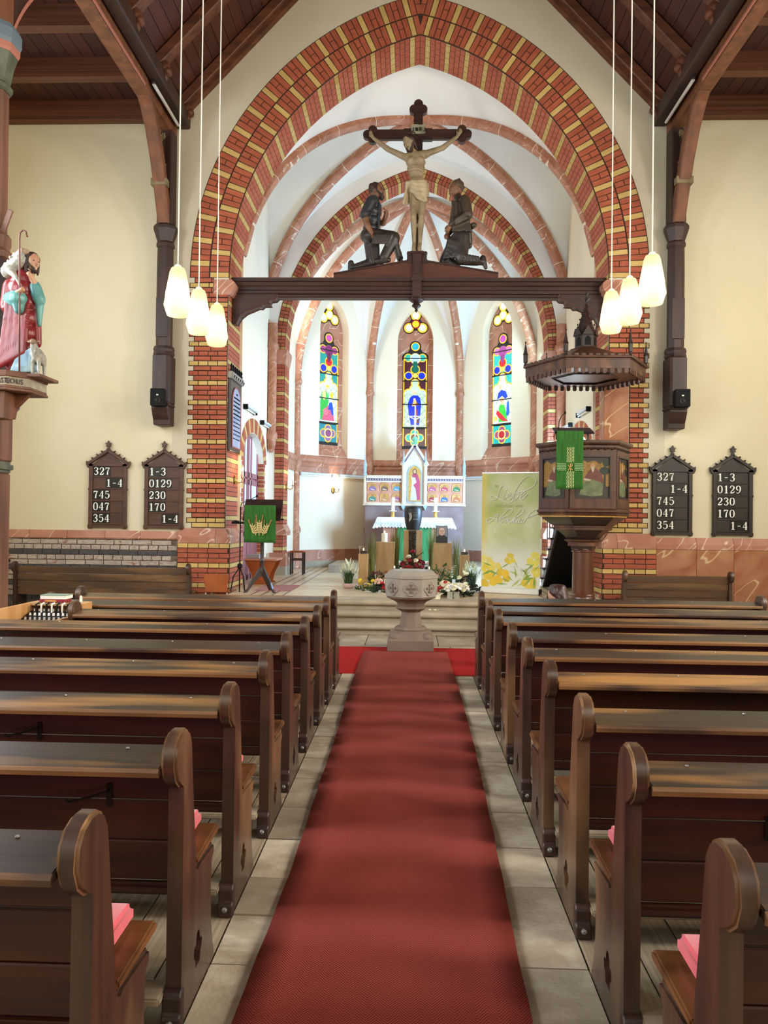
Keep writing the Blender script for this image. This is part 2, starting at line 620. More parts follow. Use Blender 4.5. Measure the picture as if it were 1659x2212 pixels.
nt.links.new(ml2.outputs[0], mx.inputs[0])
nt.links.new(bt.outputs[0], mx.inputs[6])
mx.inputs[7].default_value = lin('#6b5548')
nt.links.new(mx.outputs[2], b_.inputs['Base Color'])
fch = MB().box(-2.92, 2.92, 11.885, 12.85, -.2, .43).box(-3.5, 3.5, 12.85, 16.9, -.2, .43).box(-3.2, 3.2, 16.9, 20.9, -.2, .43).build('floor_chancel', m_tile)
struct(fch, 'tiled chancel floor raised on three steps')
m_mat = mat('doormat_red', '#b08078', '#9a5a58', rough=.95, scale=(14, 14, 14), detail=2)
for i in range(3):
    yr, zt, zb = 10.88 + .3 * i, (.15, .29, .43)[i], (0, .15, .29)[i]
    prof = [(yr, zb), (yr, zt - .085)] + [(yr - .015 - .045 * math.sin(t), zt - .0425 - .0425 * math.cos(t)) for t in [PI * k / 8 for k in range(9)]] + [(yr + .42, zt), (yr + .42, zb)]
    x = -2.9
    k = 0
    while x < 2.88:
        w = (1.55, 1.3, 1.75, 1.2, 1.4)[(k + i * 2) % 5]
        w = min(w, 2.9 - x)
        MB().prism(prof, 'yz', x + .003, x + w - .003).build('step_stone', m_step, fch, smooth=True)
        x += w
        k += 1

# ================================================================== the wall with the chancel arch
WY0, WY1 = 12.8, 13.65
HALF, SPR, CC = 3.17, 5.67, 1.06
arch_in = pointed(HALF, SPR, CC, 64)
wall = MB()
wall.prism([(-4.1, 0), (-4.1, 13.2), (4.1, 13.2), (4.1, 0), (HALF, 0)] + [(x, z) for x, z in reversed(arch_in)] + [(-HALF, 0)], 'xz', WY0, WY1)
wf = wall.build('wall_front', m_cream_shaded)
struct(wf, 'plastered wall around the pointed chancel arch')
for sgn, nm in ((-1, 'wall_front_north_aisle'), (1, 'wall_front_south_aisle')):
    o = MB().box(sgn * 4.1, sgn * 7.4, WY0, WY1, 0, 9).build(nm, m_cream)
    struct(o, 'cream plaster end wall of the side aisle')


def stuff(o):
    o['kind'] = 'stuff'
    return o


# brick facing of the two piers, row by row
PITCH = .0825
for sgn, nm in ((-1, 'trim_1'), (1, 'trim_2')):
    t = snode(nm, 'red and yellow brick facing of the arch pier')
    bk = MB()
    n = 0
    for r in range(51):
        z0 = 1.46 + r * PITCH
        full = r % 2 == 1
        yel = r % 4 == 1 or r == 0
        xo = 3.83 if full else 3.745
        xi = 3.18
        if sgn > 0 and 2.15 < z0 < 4.2:
            xi = 3.52
        if z0 > 5.38 and z0 < 5.62:
            xi = 3.43
        bk.box(sgn * (xi - .004), sgn * (xo + .007), WY0 - .004, WY0 + .02, z0 - .006, z0 + PITCH + .001)
        w = .1625 if full else .2825
        x = xo
        while x > xi + .02:
            x2 = max(x - w, xi)
            if x2 - xi < .03:
                x2 = xi
            piece('brick', m_bricky if yel else m_brick, t, (sgn * (x + x2) / 2, WY0 - .004, z0 + PITCH / 2), (x - x2 - .015, .014, PITCH - .016))
            n += 1
            x = x2
    struct(bk.build('mortar', m_joint, t))
    # reveal of the pier, seen at a slant: one mesh of bricks
    rv, ry = MB(), MB()
    for r in range(52):
        z0 = 1.42 + r * PITCH
        yel = r % 4 == 2
        d = rv if not yel else ry
        off = 0 if r % 2 else .085
        y = WY0 - off
        while y < WY1:
            ya, yb = max(y, WY0 - .003), min(y + .17, WY1 + .003)
            if yb - ya > .02:
                xx = sgn * HALF
                d.box(xx - .003, xx + .003, ya + .005, yb - .005, z0 + .006, z0 + PITCH - .006)
            y += .17
    mj = MB().box(sgn * HALF - .0012, sgn * HALF + .0012, WY0, WY1, 1.42, 5.67).build('mortar', m_brick_joint if 'm_brick_joint' in globals() else m_joint, t)
    stuff(rv.build('brick_reveal', m_brick, t))
    stuff(ry.build('brick_reveal', m_bricky, t))
    # springer stone of the beam
    MB().prism([(sgn * 3.43, 5.38), (sgn * 3.43, 5.64), (sgn * 3.12, 5.64), (sgn * 3.06, 5.58), (sgn * 3.06, 5.50), (sgn * 3.14, 5.38)], 'xz', WY0 - .02, WY0 + .5).build('springer_stone', m_marb, t, bevel=.008)

# brick arch: two rings on the face
R0 = HALF + CC
AM = math.acos(CC / R0)


def ringed(nm, label, ra, rb, unit, face_y, cx, spr, cc_of, skew):
    t = snode(nm, label)
    bk = MB()
    for sgn in (-1, 1):
        amax = math.acos(cx / ((ra + rb) / 2))
        n = int(round(amax * ra / unit))
        da = amax / n
        # dark joint bed
        pts = [(-sgn * -1 * 0, 0)]
        seg = 40
        poly = [(sgn * (r * math.cos(a) - cx), spr + r * math.sin(a)) for r, rng in ((ra - .004, range(seg + 1)), (rb + .008, range(seg, -1, -1))) for a in [math.acos(cx / r) * k / seg for k in rng]]
        bk.prism(poly, 'xz', face_y - .003, face_y + .02)
        for k in range(n):
            a = (k + .5) * da
            ph = (k + skew) % 4
            yel = ph == 0
            rad = Vector((sgn * math.cos(a), 0, math.sin(a)))
            tan = Vector((-sgn * math.sin(a), 0, math.cos(a)))
            Rm = Matrix((rad, Vector((0, 1, 0)), tan)).transposed()
            spans = [(ra, rb)] if ph in (0, 1, 3) else [(ra, ra + (rb - ra) * .52), (ra + (rb - ra) * .52, rb)]
            if yel and False:
                pass
            for p, q in spans:
                rm = (p + q) / 2
                c = Vector((sgn * (rm * math.cos(a) - cx), face_y - .004, spr + rm * math.sin(a)))
                piece('brick', m_bricky if yel else m_brick, t, c, (q - p - .015, .014, rm * da - .014), Rm)
    struct(bk.build('mortar', m_joint, t))
    return t


ringed('trim_3', 'inner brick ring of the chancel arch', R0, R0 + .325, .0905, WY0, CC, SPR, None, 0)
ringed('trim_4', 'outer brick ring of the chancel arch', R0 + .335, R0 + .66, .0945, WY0, CC, SPR, None, 2)


def soffit(nm, label, R, cx, spr, ya, yb, unit, cols):
    t = snode(nm, label)
    red, yel, bed = MB(), MB(), MB()
    for sgn in (-1, 1):
        amax = math.acos(cx / R)
        n = int(round(amax * R / unit))
        da = amax / n
        bed.grid(lambda u, v: (sgn * ((R - .001) * math.cos(u * amax) - cx), ya + v * (yb - ya), spr + (R - .001) * math.sin(u * amax)), 90, 2)
        for k in range(n):
            a = (k + .5) * da
            rad = Vector((sgn * math.cos(a), 0, math.sin(a)))
            tan = Vector((-sgn * math.sin(a), 0, math.cos(a)))
            Rm = Matrix((rad, Vector((0, 1, 0)), tan)).transposed()
            w = (yb - ya) / cols
            off = 0 if k % 2 else w / 2
            y = ya - off
            while y < yb:
                p, q = max(y, ya - .003), min(y + w, yb + .003)
                if q - p > .02:
                    c = Vector((sgn * (R * math.cos(a) - cx), (p + q) / 2, spr + R * math.sin(a)))
                    (yel if k % 4 == 0 else red).obox(c, (.008, q - p - .01, R * da - .010), Rm)
                y += w
    bed.build('mortar', m_joint, t)
    stuff(red.build('brick_reveal', m_brick, t))
    stuff(yel.build('brick_reveal', m_bricky, t))


soffit('trim_5', 'brick underside of the chancel arch', R0, CC, SPR, WY0, WY1, .0905, 5)

# marble panel on the south pier behind the pulpit
struct(MB().box(3.1, 3.5, WY0 - .03, WY0 + .3, 2.1, 4.22).build('trim_6', m_marbo, bevel=.004), 'marble slab on the pier behind the pulpit')

# plinths and dado
for sgn, nm, jn in ((-1, 'baseboard_north', 'n'), (1, 'baseboard_south', 's')):
    t = snode(nm, 'dado of painted marble and brick along the end wall')
    yb0 = WY0 - .10
    # pier plinth
    bk = MB().box(sgn * 3.07, sgn * 3.95, yb0 + .004, WY1 + .04, 0, 1.2)
    struct(bk.build('mortar', m_joint, t))
    for r in range(14):
        z0 = .045 + r * PITCH
        yel = r % 4 == 1
        long = r % 2 == 0
        w = .34 if long else .176
        x = 3.95 - (.0 if not long else .17)
        if long:
            piece('brick', m_bricky if yel else m_brick, t, (sgn * (3.95 - .085), yb0, z0 + PITCH / 2), (.16, .014, PITCH - .013))
        while x > 3.08:
            x2 = max(x - w, 3.075)
            if x - x2 > .03:
                piece('brick', m_bricky if yel else m_brick, t, (sgn * (x + x2) / 2, yb0, z0 + PITCH / 2), (x - x2 - .012, .014, PITCH - .013))
            x = x2
        # inner return
        y = yb0 + (0 if long else -.09)
        while y < WY1 + .04:
            ya, y2 = max(y, yb0), min(y + .18, WY1 + .04)
            if y2 - ya > .03:
                piece('brick', m_bricky if yel else m_brick, t, (sgn * 3.07, (ya + y2) / 2, z0 + PITCH / 2), (.014, y2 - ya - .012, PITCH - .013))
            y += .18
    # chamfered marble course over the plinth
    ch = [(yb0 - .005, 1.2), (yb0 - .005, 1.3), (WY0 - .012, 1.45), (WY0 + .05, 1.45), (WY0 + .05, 1.2)]
    for a, b in ((3.09, 3.32), (3.32, 3.95)):
        MB().prism(ch, 'yz', sgn * (a + .003), sgn * (b - .003)).build('marble_course', m_marb, t)
    MB().prism([(sgn * 3.065, 1.2), (sgn * 3.065, 1.3), (sgn * 3.168, 1.45), (sgn * 3.3, 1.45), (sgn * 3.3, 1.2)], 'xz', yb0 + .002, WY1 + .03).build('marble_course', m_marb, t)
    # aisle part
    X = [3.95, 4.6, 5.2, 5.85, 6.5, 7.3]
    for a, b in zip(X, X[1:]):
        if sgn > 0:
            MB().prism([(yb0, 1.2), (yb0, 1.28), (WY0 - .03, 1.39), (WY0 + .05, 1.39), (WY0 + .05, 1.2)], 'yz', a + .003, b - .003).build('marble_course', m_marb, t)
            MB().box(a + .003, b - .003, yb0 + .004, WY0 + .05, .1, 1.195).build('marble_panel', m_marbo, t)
        else:
            MB().prism([(WY0 - .05, 1.27), (WY0 - .03, 1.39), (WY0 + .05, 1.39), (WY0 + .05, 1.25), (WY0 - .04, 1.25)], 'yz', -a - .003, -b + .003).build('marble_course', m_marb, t)
    if sgn < 0:
        MB().box(-7.3, -3.95, WY0 - .012, WY0 + .05, 0, 1.26).build('mortar', mat('mortar_old', '#5a4e44', '#8a7c6e', rough=.95, scale=(9, 9, 9)), t)
m_oldw = mat('old_brick_limewashed', '#c9bcae', '#ab998c', rough=.95, scale=(4, 4, 4), detail=6, bump=.5, bscale=(40, 40, 40), rnd=.10, c3='#96503c', c3r=(.60, .70), c3s=(2.0, 2.0, 2.0))
m_oldg = mat('old_brick_grey', '#5c5a5a', '#474544', rough=.95, scale=(6, 6, 6), detail=6, bump=.5, bscale=(40, 40, 40), rnd=.18)
nb = bpy.data.objects['baseboard_north']
for r in range(12):
    z1 = 1.235 - r * .0865
    grey = r in (2, 5, 8, 11)
    longr = r % 2 == 0 and r != 4 or r == 4
    w = .325 if r in (0, 2, 4, 6, 8, 10) else .165
    x = -3.97 - (.1 if r % 3 == 0 else 0)
    while x > -7.2:
        ww = w * random.uniform(.94, 1.06)
        piece('brick', m_oldg if grey else m_oldw, nb, (x - ww / 2, WY0 - .018 + random.uniform(-.006, .006), z1 - .04), (ww - .016, .03, .072),
              Matrix.Rotation(random.uniform(-.012, .012), 3, 'Y'))
        x -= ww

# ================================================================== chancel bay
CX = 3.12
for sgn, nm, dn in ((-1, 'wall_chancel_north', 'door_1'), (1, 'wall_chancel_south', 'door_2')):
    ya, yb, zs = 13.85, 15.75, 2.75
    dc = (ya + yb) / 2
    archp = [(dc + (yb - ya) / 2 * math.cos(a), zs + .52 * math.sin(a)) for a in [PI * k / 16 for k in range(17)]]
    poly = [(WY1, .43), (WY1, 10.4), (16.2, 10.4), (16.2, .43), (yb, .43)] + archp + [(ya, .43)]
    o = MB().prism(poly, 'yz', sgn * CX, sgn * (CX + .5)).build(nm, m_chancel)
    struct(o, 'pale plaster side wall of the chancel')
    # brick surround of the doorway
    t = snode(dn, 'glazed pink door in a brick arched recess of the chancel')
    k = 0
    npc = 26
    for i in range(npc):
        a0, a1 = PI * i / npc, PI * (i + 1) / npc
        q = [(dc + (.95 + e) * math.cos(a), zs + (.52 + e * .95) * math.sin(a)) for e, a in ((0, a0), (.3, a0), (.3, a1), (0, a1))]
        cy = sum(p[0] for p in q) / 4
        cz = sum(p[1] for p in q) / 4
        q = [(cy + (y - cy) * .94, cz + (z - cz) * .96) for y, z in q]
        MB().prism(q, 'yz', sgn * (CX - .008), sgn * (CX + .42)).build('brick', m_bricky if i % 3 == 1 else m_brick, t)
    for i in range(28):
        for yy_ in (ya - .0, yb + .0):
            s2 = -1 if yy_ == ya else 1
            z0 = .43 + i * .0829
            MB().box(sgn * (CX - .008), sgn * (CX + .42), min(yy_ - s2 * .004, yy_ + s2 * (.17 if i % 2 else .12)), max(yy_ - s2 * .004, yy_ + s2 * (.17 if i % 2 else .12)), z0 + .005, z0 + .078).build('brick', m_bricky if i % 4 == 1 else m_brick, t)
    m_door = mat('door_mauve', '#a8737a', '#9c666e', rough=.5, scale=(12, 12, 2))
    m_pane = mat('frosted_pane', '#b9cbe0', rough=.35, emit='#bcd2ee', estr=.45) if sgn < 0 else mat('sunlit_pane', '#c9d8ea', rough=.35, emit='#b8d6ff', estr=2.0)
    xd = sgn * (CX + (.14 if sgn < 0 else .40))
    fr = MB()
    for yv in (ya, ya + .60, dc - .04, dc + .06, yb - .66, yb - .07):
        fr.box(xd - .03, xd + .03, yv, yv + .07, .43, 3.22)
    for zv in (.43, 1.28, 2.28, 2.42):
        fr.box(xd - .03, xd + .03, ya, yb, zv, zv + .10)
    fr.box(xd - .02, xd + .02, ya, yb, .43, 1.3)
    fr.build('door_frame', m_door, t)
    for ypa, ypb in ((ya + .07, ya + .6), (ya + .67, dc - .04), (dc + .02, yb - .66), (yb - .59, yb - .07)):
        MB().box(xd - .008, xd + .008, ypa, ypb, 1.38, 2.28).build('pane', m_pane, t)
        MB().box(xd - .008, xd + .008, ypa, ypb, 2.52, 3.2).build('pane', m_pane, t)
    MB().box(xd + sgn * .012, xd + sgn * .3, ya - .2, yb + .2, .2, 3.6).build('backing', m_door, t)


def z_ch(x, y):
    t = (y - 14.92) / 1.275
    crown = 9.45 + (.52 * abs(t) ** 1.6 if t < 0 else -.12 * t)
    c = .877
    R = 3.25 + c

    def pr(q):
        q = min(abs(q), 1.0) * 3.25
        return math.sqrt(max(0, R * R - (q + c) ** 2)) / math.sqrt(R * R - c * c)
    return 5.55 + (crown - 5.55) * max(pr(x / 3.25), pr(t) * .985)


v = MB().grid(lambda u, w: (-3.25 + 6.5 * u, 13.6 + 2.65 * w, z_ch(-3.25 + 6.5 * u, 13.6 + 2.65 * w)), 66, 40)
struct(v.build('ceiling_chancel', m_white, smooth='all'), 'white rib vault of the chancel bay')


def rib(parent, path, w, d, m, nseg, gap=.006):
    """rib of marble voussoirs along a path (list of Vectors), with pale joints"""
    # cumulative length
    P = [Vector(p) for p in path]
    L = [0]
    for a, b in zip(P, P[1:]):
        L.append(L[-1] + (b - a).length)

    def at(s):
        s = max(0, min(L[-1], s))
        for i in range(len(P) - 1):
            if s <= L[i + 1] or i == len(P) - 2:
                t = (s - L[i]) / max(1e-6, L[i + 1] - L[i])
                return P[i].lerp(P[i + 1], t), (P[i + 1] - P[i]).normalized()

    def sect(s):
        p, t = at(s)
        side = t.cross(Vector((0, 0, 1)))
        if side.length < 1e-3:
            side = Vector((1, 0, 0))
        side.normalize()
        dn = t.cross(side).normalized()
        if dn.z > 0:
            dn = -dn
        return [p + side * (w * a) + dn * (d * b) for a, b in ((-.5, -.35), (-.5, .45), (-.28, .85), (0, 1), (.28, .85), (.5, .45), (.5, -.35))]
    for k in range(nseg):
        s0, s1 = L[-1] * k / nseg + gap, L[-1] * (k + 1) / nseg - gap
        mb = MB()
        nsub = 4
        rows = [sect(s0 + (s1 - s0) * j / nsub) for j in range(nsub + 1)]
        n = 7
        mb.add([q for r in rows for q in r], [(j * n + i, j * n + i + 1, (j + 1) * n + i + 1, (j + 1) * n + i) for j in range(nsub) for i in range(n - 1)]
               + [tuple(range(n)), tuple((nsub) * n + i for i in range(n - 1, -1, -1))])
        mb.build('rib_stone', m, parent, smooth=True)
    core = MB()
    rows = [[p * .985 + q0 * .015 for p in r] for r in [sect(L[-1] * j / 30) for j in range(31)] for q0 in [sum(r, Vector()) / 7]]
    core.add([q for r in rows for q in r], [(j * 7 + i, j * 7 + i + 1, (j + 1) * 7 + i + 1, (j + 1) * 7 + i) for j in range(30) for i in range(6)])
    core.build('joint_core', m_jointl, parent, smooth=True)


rc = snode('trim_7', 'painted marble ribs of the chancel vault')
for sx in (-1, 1):
    for sy in (-1, 1):
        path = []
        for k in range(25):
            q = .04 + .94 * k / 24
            x, y = sx * 3.25 * q, 14.92 + sy * 1.275 * q
            path.append((x, y, z_ch(x, y) + .02))
        rib(rc, path, .21, .12, m_marbr, 6)
MB().lathe([(.0, -.22), (.1, -.2), (.18, -.15), (.25, -.08), (.27, 0), (.25, .1)], 12, (0, 14.92, 9.44)).build('boss', m_marbo, rc, smooth=True)

# ================================================================== arch between chancel and apse
A2Y0, A2Y1 = 16.2, 16.77
H2, S2, C2 = 2.78, 5.2, 1.07
ai = pointed(H2, S2, C2, 56)
o = MB().prism([(-3.6, .2), (-3.6, 10.4), (3.6, 10.4), (3.6, .2), (H2, .2)] + list(reversed(ai)) + [(-H2, .2)], 'xz', A2Y0, A2Y1).build('wall_apse_arch', m_white)
struct(o, 'white wall around the brick apse arch')
t2 = snode('trim_8', 'brick edging of the apse arch')
red, yel, bed = MB(), MB(), MB()
for sgn in (-1, 1):
    R = H2 + C2
    th = .19
    amax = math.acos(C2 / R)
    n = int(amax * R / .075)
    da = amax / n
    seg = 30
    poly = [(sgn * (r * math.cos(a) - C2), S2 + r * math.sin(a)) for r, rng in ((R, range(seg + 1)), (R + th + .008, range(seg, -1, -1))) for a in [math.acos(C2 / r) * k / seg for k in rng]]
    bed.prism(poly, 'xz', A2Y0 - .003, A2Y0 + .02)
    bed.box(sgn * H2, sgn * (H2 + .19), A2Y0 - .003, A2Y0 + .02, .86, S2)
    for k in range(n):
        a = (k + .5) * da
        rad, tan = Vector((sgn * math.cos(a), 0, math.sin(a))), Vector((-sgn * math.sin(a), 0, math.cos(a)))
        Rm = Matrix((rad, Vector((0, 1, 0)), tan)).transposed()
        d = yel if k % 4 == 0 else red
        spans = [(R, R + th)] if k % 2 == 0 and k % 4 else [(R, R + th * .5), (R + th * .5, R + th)]
        for p, q in spans:
            rm = (p + q) / 2
            d.obox((sgn * (rm * math.cos(a) - C2), A2Y0 - .003, S2 + rm * math.sin(a)), (q - p - .012, .012, rm * da - .012), Rm)
        w = .285
        y = A2Y0 - (0 if k % 2 else w / 2)
        while y < A2Y1:
            p, q = max(y, A2Y0 - .004), min(y + w, A2Y1)
            if q - p > .02:
                d.obox((sgn * (R * math.cos(a) - C2), (p + q) / 2, S2 + R * math.sin(a)), (.008, q - p - .012, R * da - .012), Rm)
            y += w
    bed.grid(lambda u, v_: (sgn * ((R - .001) * math.cos(u * amax) - C2), A2Y0 + v_ * (A2Y1 - A2Y0), S2 + (R - .001) * math.sin(u * amax)), 80, 2)
    for r in range(53):
        z0 = .86 + r * .0825
        d = yel if r % 4 == 1 else red
        for p, q in ([(0, .19)] if r % 2 else [(0, .06), (.06, .19)]):
            d.box(sgn * (H2 + p + .005), sgn * (H2 + q - .005), A2Y0 - .009, A2Y0 + .01, z0 + .006, z0 + .0765)
        y = A2Y0 - (0 if r % 2 else .14)
        while y < A2Y1:
            p, q = max(y, A2Y0 - .006), min(y + .285, A2Y1)
            if q - p > .02:
                d.box(sgn * H2 - .006, sgn * H2 + .006, p + .006, q - .006, z0 + .006, z0 + .0765)
            y += .285
    bed.box(sgn * H2 - .001, sgn * H2 + .001, A2Y0, A2Y1, .86, S2)
bed.build('mortar', m_joint, t2)
stuff(red.build('brick_edging', m_brick, t2))
stuff(yel.build('brick_edging', m_bricky, t2))
for sgn in (-1, 1):
    # marble capital at the springing, plinth
    MB().prism([(sgn * 2.72, S2 + .02), (sgn * 2.72, S2 - .06), (sgn * 2.77, S2 - .3), (sgn * 3.0, S2 - .3), (sgn * 3.0, S2 + .02)], 'xz', A2Y0 - .05, A2Y1 + .02).build('capital', m_marb, t2, bevel=.01)
    MB().box(sgn * 2.70, sgn * 3.05, A2Y0 - .06, A2Y1 + .02, .43, .62).build('plinth_base', m_step, t2)
    MB().prism([(sgn * 2.70, .62), (sgn * 2.70, .9), (sgn * 3.05, .9), (sgn * 3.05, .62)], 'xz', A2Y0 - .05, A2Y1 + .02).build('plinth', m_marb, t2)
    MB().prism([(sgn * 2.70, 1.27), (sgn * 2.70, 1.36), (sgn * 2.775, 1.5), (sgn * 3.0, 1.5), (sgn * 3.0, 1.27)], 'xz', A2Y0 - .04, A2Y1 + .02).build('marble_course', m_marb, t2)
    # corner shaft that carries the vault rib
    sh = MB().lathe([(.03, 3.02), (.075, 3.1), (.095, 3.22), (.10, 3.3), (.125, 3.34), (.125, 3.42), (.095, 3.46), (.095, 5.18), (.13, 5.22), (.13, 5.3), (.105, 5.34), (.105, 5.75)], 12, (sgn * 3.03, 16.13, 0))
    sh.build('corner_shaft', m_marbr, t2, smooth=True)

# ================================================================== apse
COR = [(-2.98, 16.7), (-2.89, 18.5), (-1.2, 20.2), (1.2, 20.2), (2.89, 18.5), (2.98, 16.7)]
BOSS = Vector((0, 17.7, 9.08))
ap = snode('wall_apse', 'five-sided apse wall of pale plaster')
LEDGE = 3.02


def facet(i):
    a, b = Vector((*COR[i], 0)), Vector((*COR[i + 1], 0))
    u = (b - a).normalized()
    n = Vector((u.y, -u.x, 0))     # points inward
    if n.dot(Vector((0, 17.7, 0)) - a) < 0:
        n = -n
    return a, b, u, n, (b - a).length


def fquad(mb, F, poly, d0, d1):
    """prism over facet coordinates: (u along, z), extruded from depth d0 to d1 along the inward normal"""
    a, b, u, n, L = F
    k = len(poly)
    mid = (a + b) / 2
    vs = [mid + u * p + Vector((0, 0, z)) + n * d for d in (d0, d1) for p, z in poly]
    mb.add(vs, [tuple(range(k)), tuple(range(2 * k - 1, k - 1, -1))] + [(i, (i + 1) % k, k + (i + 1) % k, k + i) for i in range(k)])
    return mb


NW, NB, NS, NC = .47, 3.22, 6.35, .55
for i in range(5):
    F = facet(i)
    L = F[4]
    h = L / 2 + .12
    if i in (1, 2, 3):
        niche = pointed(NW, NS, NC, 10)
        left = [p for p in niche if p[0] <= 1e-6]
        right = [p for p in niche if p[0] >= -1e-6]
        mb = MB()
        fquad(mb, F, [(-h, .3), (-h, 9.2), (0, 9.2)] + [left[-1]] + list(reversed(left[:-1])) + [(-NW, NB), (0, NB), (0, .3)], -.5, 0)
        fquad(mb, F, [(h, .3), (h, 9.2), (0, 9.2)] + [right[0]] + right[1:] + [(NW, NB), (0, NB), (0, .3)], -.5, 0)
        mb.build('wall_facet', m_chancel, ap)
    else:
        fquad(MB(), F, [(-h, .3), (-h, 9.2), (h, 9.2), (h, .3)], -.4, 0).build('wall_facet', m_chancel, ap)
    # string course, plinth
    for k in range(3 if i in (1, 2, 3) else 2):
        nn = 3 if i in (1, 2, 3) else 2
        u0, u1 = -L / 2 + L * k / nn, -L / 2 + L * (k + 1) / nn
        a, b, u, n, _ = F
        mid = (a + b) / 2
        mb = MB()
        prof = [(0, 2.78), (.03, 2.78), (.03, 2.90), (.05, 2.93), (.07, 2.97), (.05, 3.01), (.09, 3.05), (.09, 3.10), (.04, 3.18), (0, 3.2)]
        e = .03
        vs = [mid + u * q + n * d + Vector((0, 0, z)) for q in (u0 + (0 if k else -e) + .003, u1 + (0 if k < nn - 1 else e) - .003) for d, z in prof]
        m_ = len(prof)
        mb.add(vs, [tuple(range(m_)), tuple(range(2 * m_ - 1, m_ - 1, -1))] + [(j, (j + 1) % m_, m_ + (j + 1) % m_, m_ + j) for j in range(m_)])
        mb.build('string_course', m_marb, ap)
        fquad(MB(), F, [(u0 + .003, .60), (u0 + .003, .87), (u1 - .003, .87), (u1 - .003, .60)], -.02, .05).build('marble_panel', m_marb, ap)
        fquad(MB(), F, [(u0, .40), (u0, .60), (u1, .60), (u1, .40)], -.02, .06).build('plinth_stone', m_step, ap)

# apse vault
ribs_ap = snode('trim_9', 'painted marble ribs and shafts of the apse')


def rib_pt(i, t):
    c = COR[i]
    ph = 1.15 * t
    uu = (1 - math.cos(ph)) / (1 - math.cos(1.15))
    zz = math.sin(ph) / math.sin(1.15)
    return Vector((c[0] + (BOSS.x - c[0]) * uu, c[1] + (BOSS.y - c[1]) * uu, 5.0 + (BOSS.z - 5.0) * zz))


vault = MB()
for i in range(5):
    def f(s, t, i=i):
        p = rib_pt(i, t).lerp(rib_pt(i + 1, t), s)
        q = 1 - abs(2 * s - 1)
        prof = math.sqrt(max(0, 1 - (1 - q) ** 2)) * .55 + .45 * (1 - (1 - q) ** 1.3)
        p.z += prof * 3.0 * (1 - t) ** 1.35
        return p
    vault.grid(f, 21, 22)
# front cell against the arch


def f(s, t):
    p = rib_pt(0, t).lerp(rib_pt(5, t), s)
    q = 1 - abs(2 * s - 1)
    p.z += math.sqrt(max(0, 1 - (1 - q) ** 2)) * 4.6 * (1 - t) ** 1.3
    return p


vault.grid(f, 21, 22)
struct(vault.build('ceiling_apse', m_white, smooth='all'), 'white rib vault of the apse')
for i in range(6):
    rib(ribs_ap, [rib_pt(i, .0 + .97 * k / 20) for k in range(21)], .17, .14, m_marbr, 6)
    if 0 < i < 5:
        c = Vector((*COR[i], 0))
        d = (Vector((0, 17.7, 0)) - c).normalized() * .04
        c = c + d
        MB().lathe([(.14, .43), (.14, .62), (.10, .66), (.10, 1.28), (.13, 1.32), (.13, 1.40), (.085, 1.48), (.085, 2.8), (.12, 2.95), (.13, 3.12), (.09, 3.2), (.085, 4.86), (.12, 4.92), (.12, 4.98), (.10, 5.02), (.09, 5.1)], 12,
                   c).build('shaft', m_marbr, ribs_ap, smooth=True)
MB().lathe([(.02, -.22), (.14, -.18), (.22, -.08), (.22, .08)], 10, BOSS).build('boss', m_gold, ribs_ap, smooth=True)

# outer shell so that no daylight leaks in behind the apse
# ================================================================== nave side walls, back wall, roof
for sgn, nm in ((-1, 'wall_north'), (1, 'wall_south')):
    mb = MB()
    ys = [-6.0]
    for wy in NAVE_WIN_Y:
        ys += [wy - .8, wy + .8]
    ys.append(12.9)
    for a, b in zip(ys[::2], ys[1::2]):
        mb.box(sgn * 7.2, sgn * 7.5, a, b, 0, 9)
    for wy in NAVE_WIN_Y:
        mb.box(sgn * 7.2, sgn * 7.5, wy - .8, wy + .8, 0, 2.4)
        mb.box(sgn * 7.2, sgn * 7.5, wy - .8, wy + .8, 7.0, 9)
    struct(mb.build(nm, m_cream), 'cream plaster side wall of the aisle with tall windows')
mb = MB().box(-7.5, -2.7, -6.0, -5.7, 0, 13).box(2.7, 7.5, -6.0, -5.7, 0, 13).box(-2.7, 2.7, -6, -5.7, 0, 4).box(-2.7, 2.7, -6, -5.7, 9, 13)
struct(mb.build('wall_back', m_cream), 'cream plaster west wall with a large window')

